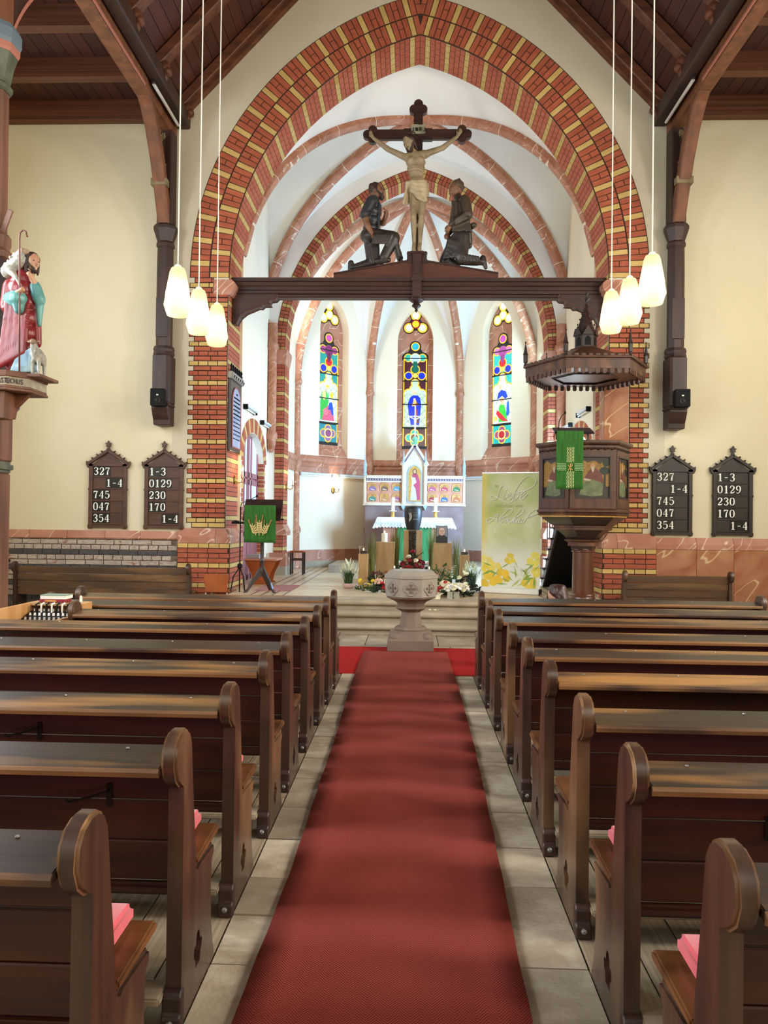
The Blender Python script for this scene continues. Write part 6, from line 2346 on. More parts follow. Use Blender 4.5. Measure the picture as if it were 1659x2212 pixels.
pedestal('pedestal', -.905, 13.78, .085, .585, 'low oak pedestal at the left end, carrying a candle jar')
pedestal('pedestal', .915, 13.95, .085, .58, 'low oak pedestal at the right end, carrying a candle jar')
pedestal('pedestal', -.54, 14.65, .172, .775, 'wide oak pedestal carrying the single pillar candle')
pedestal('pedestal', .545, 14.65, .172, .772, 'wide oak pedestal carrying the framed portrait')
pedestal('pedestal', -.02, 15.05, .18, 1.005, 'tall oak pedestal in the middle, carrying the black urn')
m_moss = mat('moss_brown', '#4a3a1e', '#2f2612', rough=1, scale=(40, 40, 40), bump=1.0)
mb = MB()
random.seed(5)
for k in range(420):
    mb.sphere((random.uniform(-.068, .068), random.uniform(-.014, .0), random.uniform(.02, .98)), random.uniform(.008, .018), 5, 4)
mb.box(-.07, .07, -.008, 0, .02, 1.0)
o = mb.build('moss_runner', m_moss)
o.location = (-.03, 15.05 - .181, CF)
tag(o, 'strip of brown moss hanging down the front of the middle pedestal', 'runner')
# urn
t = thing('urn', 'matt black funeral urn with white feather on the middle pedestal', 'urn', (-.02, 15.0, CF + 1.007))
m_urn = mat('urn_charcoal', '#1d1a17', '#241f1b', rough=.45, scale=(12, 12, 12))
MB().lathe([(.12, 0), (.125, .015), (.155, .13), (.175, .27), (.178, .36), (.17, .40)], 32).build('body', m_urn, t, smooth=True)
MB().lathe([(.173, .40), (.173, .415), (.15, .45), (.09, .465), (.0, .47)], 32).build('lid', m_urn, t, smooth=True)


def on_urn(x, z, r=.179):
    a = x / r
    return (r * math.sin(a), -r * math.cos(a), z)


fe = MB()
fe.tube([on_urn(-.075 + .02 * math.sin(k / 9 * 3), .16 + .17 * k / 9) for k in range(10)], .004, 4)
for k in range(9):
    z = .18 + .016 * k
    x = -.075 + .02 * math.sin((k + 1) / 9 * 3)
    fe.tube([on_urn(x, z), on_urn(x + .03, z + .03)], .004, 4)
    fe.tube([on_urn(x, z), on_urn(x - .02, z + .025)], .0035, 4)
fe.build('feather', mat('print_ivory', '#c9bfa4', rough=.6), t)
tx = MB()
random.seed(2)
for k in range(6):
    x = .0
    while x < .10:
        w = random.uniform(.008, .025)
        tx.tube([on_urn(x, .33 - .026 * k, .1795), on_urn(min(.105, x + w), .33 - .026 * k, .1795)], .0022, 4)
        x += w + .006
tx.build('lettering', mat('print_ivory2', '#a89e86', rough=.6), t)

# candles
t = thing('pillar_candle', 'thick cream pillar candle on the wide left pedestal', 'candle', (-.56, 14.62, CF + .777))
MB().lathe([(.058, 0), (.058, .16), (.05, .168), (.02, .16)], 20).build('wax', m_wax, t, smooth=True)
MB().sphere((0, 0, .185), (.012, .012, .024), 8, 6).build('flame', m_flame, t, smooth='all')
m_glassj = mat('jar_glass', '#ffffff', rough=.05, trans=1.0, spec=.5)
for x, y, h, lab in ((-.905, 13.78, .587, 'glass candle jar burning on the left low pedestal'), (.915, 13.95, .582, 'glass candle jar burning on the right low pedestal')):
    t = thing('candle_jar', lab, 'candle', (x, y, CF + h))
    MB().lathe([(.07, .002), (.074, .006), (.074, .14), (.071, .14), (.071, .008), (.0, .008)], 24, caps=False).build('jar', m_glassj, t, smooth=True)
    MB().lathe([(.062, .01), (.062, .05), (.055, .055)], 20).build('wax', m_wax, t, smooth=True)
    MB().sphere((0, 0, .075), (.01, .01, .022), 8, 6).build('flame', m_flame, t, smooth='all')
for k, (x, y, lab) in enumerate(((-.35, 14.0, 'small burning tea light left of the red roses'), (-.24, 13.9, 'small burning tea light touching the red roses'), (.28, 13.9, 'small burning tea light right of the red roses'))):
    t = thing('tea_light', lab, 'candle', (x, y, CF))
    MB().box(-.045, .045, -.045, .045, 0, .30).build('block', m_oak, t)
    MB().lathe([(.022, .30), (.024, .32)], 12).build('cup', m_chrome, t)
    MB().sphere((0, 0, .34), (.012, .012, .022), 8, 6).build('flame', m_flame, t, smooth='all')
# portrait in a thin black frame
t = thing('portrait_frame', 'black framed photograph of a smiling man with glasses', 'picture', (.525, 14.56, CF + .774))
t.rotation_euler = (-.08, 0, 0)
MB().box(-.108, .108, -.008, .012, 0, .325).build('frame', m_black, t)
MB().box(-.100, .100, -.010, -.008, .008, .317).build('photo_ground', mat('photo_grey', '#7d7d7d', rough=.3), t)
ly = [0]


def ph(nm, pts, hx):
    ly[0] += 1
    y = -.010 - .0006 * ly[0]
    MB().prism(pts, 'xz', y, y + .0006).build(nm, mat('photo_' + hx.strip('#'), hx, rough=.35), t)


ph('photo_suit', [(-.1, .008), (-.1, .11), (-.06, .14), (-.03, .15), (.03, .15), (.06, .14), (.1, .11), (.1, .008)], '#0b0b0c')
ph('photo_hair', E_(0, .235, .062, .07, 20), '#8a7a6c')
ph('photo_face', E_(0, .215, .056, .075, 20), '#e2b095')
ph('photo_brow', E_(0, .262, .046, .02, 16), '#eabda4')
ph('photo_chin', E_(0, .17, .036, .034, 16), '#d9a286')
for sx in (-1, 1):
    ph('photo_lens', E_(sx * .024, .224, .019, .012, 14), '#5a3c30')
    ph('photo_eye', E_(sx * .024, .224, .015, .009, 14), '#d0a088')
ph('photo_nose', [(-.006, .222), (.006, .222), (.011, .196), (-.011, .196)], '#cf957a')
ph('photo_mouth', E_(0, .180, .022, .006, 12), '#8a4038')
ph('photo_smile', E_(0, .182, .017, .003, 12), '#e8dcd0')

# ------------------------------------------------------------------ plants and flowers
m_leaf = mat('leaf_green', '#3f5a26', '#2a401a', rough=.7, scale=(9, 9, 9), rnd=.1)
m_leafd = mat('leaf_dark', '#26381c', '#1a2812', rough=.7, scale=(9, 9, 9))
m_reed = mat('reed_olive', '#8a8038', '#5c5a26', rough=.8, scale=(20, 20, 2))
m_heath = mat('heather_cream', '#d9d4b0', '#b9b78a', rough=.9, scale=(30, 30, 30))
PET = {}


def petal(h):
    return mat('petal_' + h.strip('#'), h, rough=.8, rnd=.08)


def rose_mesh(h, key):
    k = h + key
    if k in PET:
        return PET[k]
    mb = MB()
    random.seed(hash(key) % 97 + 3)
    if key == 'rose':
        for r, z0, z1, n in ((1.0, -.5, .45, 12), (.82, -.4, .62, 11), (.62, -.3, .74, 10), (.4, -.2, .82, 9), (.2, 0, .84, 7)):
            vs, fs = [], []
            for i in range(n):
                a = 2 * PI * i / n
                w = 1 + .12 * math.sin(i * 2.4)
                vs += [(.3 * r * math.cos(a), .3 * r * math.sin(a), z0), (r * w * math.cos(a), r * w * math.sin(a), (z0 + z1) / 2), (r * .92 * w * math.cos(a + .1), r * .92 * w * math.sin(a + .1), z1)]
            for i in range(n):
                j = (i + 1) % n
                fs += [(3 * i, 3 * j, 3 * j + 1, 3 * i + 1), (3 * i + 1, 3 * j + 1, 3 * j + 2, 3 * i + 2)]
            fs.append(tuple(3 * i for i in range(n)))
            mb.add(vs, fs)
        mb.sphere((0, 0, .35), (.28, .28, .4), 6, 5)
    elif key == 'daisy':
        for i in range(11):
            a = 2 * PI * i / 11
            d, s = Vector((math.cos(a), math.sin(a), 0)), Vector((-math.sin(a), math.cos(a), 0))
            mb.add([d * .2, d * .6 + s * .22 + Vector((0, 0, .12)), d * 1.0 + Vector((0, 0, .08)), d * .6 - s * .22 + Vector((0, 0, .12))], [(0, 1, 2, 3)])
        mb.sphere((0, 0, .08), (.25, .25, .15), 8, 5)
    else:
        for i in range(40):
            u = random.uniform(.1, 1)
            a = random.uniform(0, 6.28)
            r = math.sqrt(1 - u * u)
            d = Vector((r * math.cos(a), r * math.sin(a), u))
            mb.sphere(d * .8, .22, 5, 4)
    me = mb.mesh('blossom_' + key, smooth=True)
    me.materials.append(petal(h))
    PET[k] = me
    return me


def blossoms(t, specs, name='blossom'):
    """specs: (x, y, z, size, colour, kind)"""
    for x, y, z, s, h, kind in specs:
        o = link(name, rose_mesh(h, kind), None, t)
        o.location = (x, y, z)
        o.scale = (s, s, s)
        o.rotation_euler = (random.uniform(.2, .9), random.uniform(-.5, .5), random.uniform(0, 6))


def foliage(t, n, rx, ry, h, m, leaf=.05, name='foliage', base=.0, droop=0.3):
    mb = MB()
    for k in range(n):
        a = random.uniform(0, 2 * PI)
        q = math.sqrt(random.random())
        p = Vector((rx * q * math.cos(a), ry * q * math.sin(a), base + h * random.uniform(.05, 1) * (1 - .6 * q * q)))
        d = Vector((math.cos(a) * q + random.uniform(-.5, .5), math.sin(a) * q + random.uniform(-.5, .5), random.uniform(-droop, 1))).normalized()
        s = d.cross(Vector((random.uniform(-1, 1), random.uniform(-1, 1), .5))).normalized()
        L_ = leaf * random.uniform(.6, 1.4)
        nn = d.cross(s)
        mb.add([p, p + d * L_ * .5 + s * L_ * .2, p + d * L_ + nn * L_ * .15, p + d * L_ * .5 - s * L_ * .2], [(0, 1, 2, 3)])
    return mb.build(name, m, t)


def blades(t, n, r0, spread, h, m, name='blades', w=.006):
    mb = MB()
    for k in range(n):
        a = random.uniform(0, 2 * PI)
        q = random.random()
        b = Vector((r0 * q * math.cos(a), r0 * q * math.sin(a), 0))
        hh = h * random.uniform(.6, 1)
        d = Vector((math.cos(a), math.sin(a), 0)) * spread * random.uniform(.1, 1)
        p1 = b + d * .3 + Vector((0, 0, hh * .6))
        p2 = b + d + Vector((0, 0, hh))
        s = Vector((-math.sin(a), math.cos(a), 0)) * w
        s2 = Vector((math.cos(a), math.sin(a), 0)) * w * .5
        mb.add([b - s, b + s, b + s2 * 2, p1 - s * .8, p1 + s * .8, p1 + s2, p2], [(0, 1, 4, 3), (1, 2, 5, 4), (2, 0, 3, 5), (3, 4, 6), (4, 5, 6), (5, 3, 6)])
    return mb.build(name, m, t)


random.seed(21)
for x, y, h, lab in ((-.79, 14.45, 1.02, 'tall olive grass clump behind the left low pedestal'), (-.36, 14.98, 1.22, 'tall olive grass clump left of the urn'), (.37, 14.98, 1.22, 'tall olive grass clump right of the urn'), (.80, 14.5, 1.0, 'tall olive grass clump behind the right low pedestal')):
    t = thing('tall_grass', lab, 'plant', (x, y, CF), group='tall grass clumps between the pedestals')
    blades(t, 150, .06, .13, h, m_reed, w=.005)
    MB().lathe([(.07, 0), (.08, .08), (.075, .09)], 12).build('pot', m_black, t)
for x, y, lab in ((-1.13, 13.35, 'white flowering heather in a pink bowl at the left'), (1.0, 13.45, 'white flowering heather in a pink bowl beside the banner')):
    t = thing('potted_heather', lab, 'plant', (x, y, CF), group='white heather bowls')
    MB().lathe([(.07, 0), (.1, .02), (.115, .06), (.11, .085), (.1, .085)], 20).build('bowl', mat('bowl_pink', '#c9a8a0', rough=.4), t, smooth=True)
    blades(t, 160, .07, .17, .30, m_leaf, name='stems', w=.005).location.z = .07
    mb = MB()
    for k in range(26):
        a = random.uniform(0, 6.28)
        q = random.random() ** .6
        p = Vector((.15 * q * math.cos(a), .15 * q * math.sin(a), .28 + .14 * (1 - q) + random.uniform(-.04, .04)))
        mb.cone(p, p + Vector((.03 * math.cos(a), .03 * math.sin(a), .09)), .013, .006, 5)
    mb.build('flower_spikes', m_heath, t)
# roses in front of the urn
t = thing('rose_arrangement', 'mound of dark red and cream roses in front of the middle pedestal', 'flowers', (-.02, 13.55, CF))
MB().lathe([(.10, 0), (.1, .25), (.14, .26)], 14).build('stand', m_leafd, t)
foliage(t, 260, .26, .16, .30, m_leafd, .08, base=.22)
RD, CRM = '#7a0c18', '#e6d6b0'
blossoms(t, [(-.17, -.1, .42, .055, RD, 'rose'), (-.07, -.14, .37, .055, RD, 'rose'), (-.02, -.13, .36, .05, RD, 'rose'), (.06, -.14, .40, .055, RD, 'rose'), (.16, -.12, .37, .055, RD, 'rose'), (.12, -.06, .47, .05, RD, 'rose'), (.17, -.02, .45, .05, RD, 'rose'), (-.05, -.08, .48, .055, RD, 'rose'), (.05, -.08, .485, .05, CRM, 'rose'), (-.07, -.04, .55, .045, CRM, 'rose'), (.0, 0, .64, .05, RD, 'rose'), (-.15, -.12, .34, .045, RD, 'rose')])
mb = MB()
mb.tube([(.02, 0, .5), (.1, -.02, .58), (.18, -.02, .64)], .004, 4)
mb.tube([(.0, 0, .45), (.0, 0, .62)], .005, 4)
for k in range(5):
    mb.sphere((.08 + .025 * k, -.02, .56 + .018 * k), .012, 5, 4)
mb.build('twig', m_leafd, t)
t = thing('bouquet', 'yellow and white daisy bouquet lying on the left of the floor', 'flowers', (-.80, 12.95, CF))
foliage(t, 90, .15, .1, .08, m_leaf, .07)
blossoms(t, [(-.1 + .07 * (k % 4) + random.uniform(-.015, .015), -.05 + .05 * (k // 4), .06 + .045 * (k // 4) + random.uniform(0, .02), .045, '#e9c62a' if k % 5 else '#efe6cf', 'daisy') for k in range(12)])
t = thing('bouquet', 'small bouquet of red roses with pink bloom beside the daisies', 'flowers', (-.52, 12.65, CF))
foliage(t, 110, .14, .1, .1, m_leafd, .08)
blossoms(t, [(.03, -.06, .09, .04, '#b01c22', 'rose'), (.07, -.03, .13, .04, '#b01c22', 'rose'), (.0, -.02, .15, .035, '#b01c22', 'rose'), (.06, -.08, .05, .035, '#a81820', 'rose'), (.1, -.05, .07, .035, '#a81820', 'rose'), (-.06, .04, .16, .08, '#e0b8a0', 'mum')])
t = thing('potted_chrysanthemum', 'dark red chrysanthemum pot behind the daisy bouquet', 'flowers', (-.60, 13.7, CF))
MB().lathe([(.08, 0), (.1, .1)], 12).build('pot', m_black, t)
foliage(t, 140, .2, .14, .2, m_leafd, .07, base=.06)
blossoms(t, [(random.uniform(-.17, .17), random.uniform(-.12, .02), .2 + random.uniform(0, .07), .03, '#6e2a2c' if k % 3 else '#b06a60', 'daisy') for k in range(26)])
t = thing('hydrangea', 'pale cream hydrangea head left of the font bowl', 'flowers', (-.40, 13.3, CF))
foliage(t, 60, .12, .08, .1, m_leaf, .08)
blossoms(t, [(0, -.02, .12, .12, '#e6e0bc', 'mum'), (.1, 0, .08, .09, '#e6e0bc', 'mum')])
t = thing('bouquet', 'big dome of white roses at the top of the steps on the right', 'flowers', (.69, 12.25, CF))
foliage(t, 140, .22, .14, .1, m_leafd, .08)
sp = []
for k in range(34):
    a = 2.399963 * k
    q = math.sqrt((k + .5) / 34)
    sp.append((.19 * q * math.cos(a), .11 * q * math.sin(a) - .02, .05 + .13 * math.sqrt(1 - q * q * .9), .042, ('#efece0', '#ece2b8', '#f2f0ea')[k % 3], 'rose'))
blossoms(t, sp)
rb_m = mat('ribbon_grey', '#8f8a76', '#a09a84', rough=.5, scale=(20, 20, 4))
mb = MB()
for x0, x1, zz in ((-.02, -.07, -.24), (-.12, -.2, -.16)):
    mb.grid(lambda u, v: (x0 + (x1 - x0) * v + (u - .5) * .085, -.13 - .66 * (.60 if v > .3 else v * 2) * .9 * (1 if v > .3 else 1), .06 * (1 - v) + zz * v * 1.1 + (.02 if v < .4 else 0)), 3, 8)
t_r = mb.build('ribbon', rb_m, t)
t_r.modifiers.new('thickness', 'SOLIDIFY').thickness = .003
t = thing('bouquet', 'wrapped bouquet with red bow and long cream ribbon over the steps', 'flowers', (.44, 12.45, CF))
foliage(t, 60, .1, .1, .14, m_leaf, .07)
crm = mat('ribbon_cream', '#e6dab8', '#d6c8a0', rough=.6, scale=(12, 12, 3))
mb = MB()
for x0, x1 in ((-.02, -.2), (.03, -.12)):
    mb.grid(lambda u, v: (x0 + (x1 - x0) * v + (u - .5) * .07 + .01 * math.sin(v * 9), -.05 - .95 * v, .05 if v < .62 else .05 - (v - .62) * .52 + .01 * math.sin(u * 6)), 4, 14)
o = mb.build('ribbon', crm, t, smooth='all')
o.modifiers.new('thickness', 'SOLIDIFY').thickness = .004
mb = MB().lathe([(.02, 0), (.07, .1), (.11, .2)], 10)
o = mb.build('wrapping', crm, t)
o.rotation_euler = (-.9, .5, 0)
o.location = (.02, -.02, .03)
mb = MB().sphere((-.02, -.1, .12), (.05, .02, .03), 8, 6).sphere((-.06, -.12, .05), (.03, .02, .06), 8, 6)
mb.build('red_bow', petal('#9a1a20'), t)
blossoms(t, [(.12, -.06, .16, .04, '#ecd9b4', 'rose'), (.07, -.02, .2, .035, '#c24a40', 'rose')])
t = thing('green_plant', 'ferny green plant with an orange bloom right of the font', 'plant', (.48, 13.6, CF))
foliage(t, 330, .28, .2, .42, m_leaf, .085)
blossoms(t, [(-.12, -.15, .25, .04, '#d89a3a', 'rose'), (-.1, -.16, .18, .035, '#d89a3a', 'rose'), (.12, -.1, .16, .035, '#e6d6a0', 'rose')])
fw = MB()
for k in range(7):
    fw.beam((.14 + .008 * k, -.18, .22 + .03 * k), (.21 + .008 * k, -.18, .235 + .03 * k), .006, .016, (0, 1, 0))
fw.build('striped_leaf', mat('leaf_pale', '#c9d6b0', rough=.7), t)
t = thing('flower_basket', 'dark leafy basket with white roses and arched black handle', 'flowers', (.86, 13.0, CF))
foliage(t, 220, .2, .14, .26, m_leafd, .07)
blossoms(t, [(-.1, -.1, .24, .045, '#eeeccb', 'rose'), (.0, -.12, .13, .05, '#eeeccb', 'rose'), (.02, -.08, .3, .045, '#eeeccb', 'rose'), (-.02, -.05, .33, .035, '#eeeccb', 'rose')])
MB().tube([(-.1, -.04, .1), (-.05, -.06, .24), (.03, -.08, .27), (.1, -.1, .22), (.13, -.1, .1)], .012, 6).build('handle', m_black, t, smooth=True)
MB().obox((-.2, -.12, .13), (.055, .012, .17), Matrix.Rotation(.1, 3, 'Y')).build('card', mat('card_pale_blue', '#c4d6ea', rough=.5), t)
o = MB().prism([(-1.0, 12.95), (-.2, 12.1), (-.05, 12.25), (-.45, 12.75), (-.8, 13.2)], 'xy', CF + .001, CF + .004).build('wrapping_sheet', crm)
tag(o, 'cream wrapping paper spread under the daisy and rose bouquets', 'paper')
# ================================================================== roll-up banner
m_ban = bpy.data.materials.new('banner_print')
m_ban.use_nodes = True
nt = m_ban.node_tree
b_ = nt.nodes['Principled BSDF']
b_.inputs['Roughness'].default_value = .5
tc = N(nt, 'ShaderNodeTexCoord')
nz = N(nt, 'ShaderNodeTexNoise', inp={'Scale': 2.0, 'Detail': 1.5})
nt.links.new(tc.outputs['Object'], nz.inputs['Vector'])
sep = N(nt, 'ShaderNodeSeparateXYZ')
nt.links.new(tc.outputs['Object'], sep.inputs[0])
mr = N(nt, 'ShaderNodeMapRange')
mr.inputs[1].default_value, mr.inputs[2].default_value = .35, .65
nt.links.new(nz.outputs[0], mr.inputs[0])
mx = N(nt, 'ShaderNodeMix', data_type='RGBA')
mx.inputs[6].default_value, mx.inputs[7].default_value = lin('#a9b45c'), lin('#cfd3a4')
nt.links.new(mr.outputs[0], mx.inputs[0])
m3 = N(nt, 'ShaderNodeMapRange')
m3.inputs[1].default_value, m3.inputs[2].default_value = -.46, -.36
m3.inputs[3].default_value, m3.inputs[4].default_value = .8, 0
nt.links.new(sep.outputs[0], m3.inputs[0])
mxy = N(nt, 'ShaderNodeMix', data_type='RGBA')
nt.links.new(m3.outputs[0], mxy.inputs[0])
nt.links.new(mx.outputs[2], mxy.inputs[6])
mxy.inputs[7].default_value = lin('#d9c250')
ad = N(nt, 'ShaderNodeMath', operation='MULTIPLY_ADD')
ad.inputs[1].default_value = .35
nt.links.new(nz.outputs[0], ad.inputs[0])
nt.links.new(sep.outputs[2], ad.inputs[2])
m4 = N(nt, 'ShaderNodeMapRange')
m4.inputs[1].default_value, m4.inputs[2].default_value = .75, 1.15
m4.inputs[3].default_value, m4.inputs[4].default_value = .9, 0
nt.links.new(ad.outputs[0], m4.inputs[0])
mxw = N(nt, 'ShaderNodeMix', data_type='RGBA')
nt.links.new(m4.outputs[0], mxw.inputs[0])
nt.links.new(mxy.outputs[2], mxw.inputs[6])
mxw.inputs[7].default_value = lin('#d9d8cc')
nt.links.new(mxw.outputs[2], b_.inputs['Base Color'])
BW, BH = .98, 1.90
t = thing('rollup_banner', 'green and yellow flower print roll-up banner reading In Liebe nehmen wir Abschied', 'banner', (1.595, 12.82, .435), -.33)
MB().box(-BW / 2, BW / 2, -.003, .003, .09, .09 + BH).build('banner_sheet', m_ban, t)
MB().box(-BW / 2 - .005, BW / 2 + .005, -.012, .012, BH + .085, BH + .11).build('top_rail', m_chrome, t, bevel=.004, seg=1)
MB().prism([(-.1, 0), (-.1, .03), (-.06, .085), (.06, .085), (.1, .03), (.1, 0)], 'yz', -BW / 2, BW / 2).build('base_cassette', mat('cassette_ivory', '#d8d4c8', rough=.35), t, bevel=.01)
for sg in (-1, 1):
    MB().box(sg * BW / 2, sg * (BW / 2 + .02), -.1, .1, 0, .09).build('end_cap', m_black, t, bevel=.01)
MB().tube([(0, .02, .08), (0, .02, BH + .1)], .01, 6).build('support_pole', m_chrome, t)
B2 = lambda x, y: (((x - 403) / 827 - .5) * BW, .09 + BH - (y - 425) / 1625 * BH)


def script(name, strokes, m, r, yo):
    mb = MB()
    for st in strokes:
        pts, _ = smooth_line(st, [1] * len(st), 5)
        mb.tube([(B2(x, y)[0], yo, B2(x, y)[1]) for x, y in pts], r, 5)
    return mb.build(name, m, t)


LIEBE = [[(760, 660), (740, 615), (700, 605), (660, 650), (640, 720), (620, 780), (580, 805), (535, 790), (525, 760), (550, 745), (600, 760), (660, 790), (740, 830), (800, 845), (840, 820), (850, 800)],
         [(728, 715), (705, 770), (712, 797), (760, 760), (800, 740), (815, 715), (795, 705), (765, 740), (765, 785), (790, 800), (830, 770), (900, 640), (980, 520), (1060, 472), (1140, 482), (1170, 540), (1130, 610), (1030, 670), (940, 690), (870, 730), (845, 795), (870, 805), (920, 760), (935, 715), (905, 712)],
         [(935, 770), (990, 740), (1020, 700), (990, 690), (955, 740), (950, 790), (985, 795), (1050, 720)], [(733, 680), (741, 672)]]
ABS = [[(625, 1078), (540, 1065), (485, 1085), (475, 1120), (510, 1130), (570, 1080), (640, 1000), (628, 1060), (618, 1130)],
       [(640, 1110), (700, 1030), (780, 940), (830, 930), (840, 960), (790, 1020), (700, 1060), (660, 1115), (690, 1130), (715, 1095), (700, 1080)],
       [(725, 1115), (770, 1065), (765, 1105), (735, 1130)], [(822, 1075), (795, 1067), (775, 1110), (800, 1130), (830, 1105)],
       [(830, 1120), (900, 1010), (970, 932), (1005, 945), (960, 1010), (870, 1070), (850, 1130), (880, 1082), (897, 1085), (882, 1128), (905, 1105)], [(918, 1075), (902, 1118), (918, 1130), (940, 1105), (962, 1080), (948, 1065), (930, 1105), (950, 1130), (978, 1105)],
       [(1010, 1077), (978, 1085), (965, 1120), (988, 1130), (1020, 1090), (1080, 1000), (1150, 942), (1200, 936), (1215, 970), (1160, 1010), (1060, 1050), (1020, 1072)], [(918, 1045), (924, 1040)]]
m_scr = mat('print_white', '#eceade', rough=.5)
m_scd = mat('print_olive', '#9a9f6c', rough=.5)
script('lettering', [[(x + 5, y + 6) for x, y in s] for s in LIEBE + ABS], m_scd, .003, -.004)
script('lettering', LIEBE + ABS, m_scr, .006, -.006)
script('print_ribbon', [[(620, 1380), (560, 1280), (550, 1210), (590, 1180), (680, 1240), (800, 1330), (950, 1400), (1080, 1450), (1160, 1440), (1170, 1380), (1120, 1310), (1080, 1280)]], mat('print_pale', '#d4d9b8', rough=.5), .006, -.003)
for body, x, y, s in (('in', 587, 628, .085), ('nehmen wir', 597, 912, .098)):
    cu = bpy.data.curves.new('lettering', 'FONT')
    cu.body = body
    cu.size = s
    cu.space_character = .98
    cu.extrude = .001
    cu.materials.append(m_scd)
    tmp = bpy.data.objects.new('tmp_text', cu)
    COL.objects.link(tmp)
    me = bpy.data.meshes.new_from_object(tmp.evaluated_get(bpy.context.evaluated_depsgraph_get()))
    bpy.data.objects.remove(tmp)
    o = link('lettering', me, m_scd, t)
    bx_, bz_ = B2(x, y)
    o.location = (bx_, -.005, bz_)
    o.rotation_euler = (PI / 2, 0, 0)
random.seed(8)
fl = [(505, 1960, 95, '#dcb92e'), (700, 1900, 90, '#dcb42a'), (810, 1640, 60, '#d8c040'), (470, 1680, 70, '#dccd6a'), (1150, 1640, 80, '#dcce5a'), (1080, 1980, 80, '#d9bc34'), (480, 1800, 60, '#dcc43a'), (600, 1750, 60, '#dcc858'), (1190, 1820, 60, '#d6c24a')]
kk = 0
for x, y, r, h in [(x, y, r * 1.4, h) for x, y, r, h in fl]:
    for j in range(5):
        a = 2 * PI * j / 5 + random.random()
        kk += 1
        pts = [B2(x + r * (.55 * math.cos(a) + .5 * math.cos(q) * .9), y + r * (.55 * math.sin(a) + .5 * math.sin(q) * .9)) for q in [2 * PI * i / 12 for i in range(12)]]
        pts = [(max(-BW / 2 + .003, min(BW / 2 - .003, u)), max(.095, w)) for u, w in pts]
        y0 = -.0032 - .00003 * kk
        MB().prism(pts, 'xz', y0 - .0002, y0).build('printed_petal', mat('print_' + h.strip('#'), h, rough=.5, rnd=.08), t)
for k in range(44):
    x, y = random.uniform(420, 1200), random.uniform(1700, 2010)
    a = random.uniform(0, PI)
    L_, w = random.uniform(50, 110), random.uniform(8, 18)
    pts = [B2(x + L_ * c * math.cos(a) - w * s * math.sin(a), y + L_ * c * math.sin(a) + w * s * math.cos(a)) for c, s in ((-1, 0), (0, 1), (1, 0), (0, -1))]
    pts = [(max(-BW / 2 + .003, min(BW / 2 - .003, u)), max(.095, w_)) for u, w_ in pts]
    y0 = -.0048 - .00003 * k if k % 3 == 0 else -.0031
    MB().prism(pts, 'xz', y0 - .0002, y0).build('printed_leaf', mat('print_leaf%d' % (k % 3), ('#7d9a3c', '#a6b86a', '#c4c9b4')[k % 3], rough=.5), t)

# ================================================================== lectern with green cloth, microphone stand
t = thing('lectern', 'dark wooden tripod lectern left of the steps', 'lectern', (-2.47, 12.42, .43))
MB().lathe([(.035, .3), (.045, .33), (.036, .36), (.034, .48), (.045, .5), (.034, .52), (.03, .55), (.03, 1.15), (.04, 1.17), (.04, 1.19), (.03, 1.2)], 14).build('column', m_puld, t, smooth=True)
for a in (-2.6, -.55, 1.2):
    d = Vector((math.cos(a), math.sin(a), 0))
    s = Vector((-d.y, d.x, 0)) * .02
    prof = [(.0, .42), (.06, .38), (.14, .24), (.16, .22), (.2, .16), (.24, .06), (.31, .0), (.25, .0), (.17, .1), (.13, .15), (.1, .18), (.05, .24), (0, .26)]
    n_ = len(prof)
    vs = [d * r + Vector((0, 0, z)) + s * q for q in (-1, 1) for r, z in prof]
    MB().add(vs, [tuple(range(n_)), tuple(range(2 * n_ - 1, n_ - 1, -1))] + [(i, (i + 1) % n_, n_ + (i + 1) % n_, n_ + i) for i in range(n_)]).build('leg', m_puld, t, bevel=.004, seg=1)
MB().obox((0, .02, 1.33), (.62, .025, .42), Matrix.Rotation(-.6, 3, 'X')).build('desk', m_puld, t, bevel=.005)
MB().obox((0, .16, 1.18), (.64, .07, .03)).build('book_ledge', m_puld, t, bevel=.004)
t = thing('lectern_cloth', 'green parament with wheat ears hanging on the lectern', 'cloth', (-2.49, 12.285, 1.235))
o = MB().grid(lambda u, v: (-.258 + .515 * u + .006 * (1 - v), .006 * math.sin(u * 11) * (1 - v), .60 * v), 20, 10).build('cloth_panel', m_green, t, smooth='all')
o.modifiers.new('thickness', 'SOLIDIFY').thickness = .006
MB().grid(lambda u, v: (-.258 + .515 * u, .0 + .12 * v, .60 + .015 * (1 - v) * v), 6, 4).build('cloth_top', m_green, t)
Cw = lambda x, y: ((x - 606) / 650 * .515, (1085 - y) / 770 * .60)
wl, wd = MB(), MB()
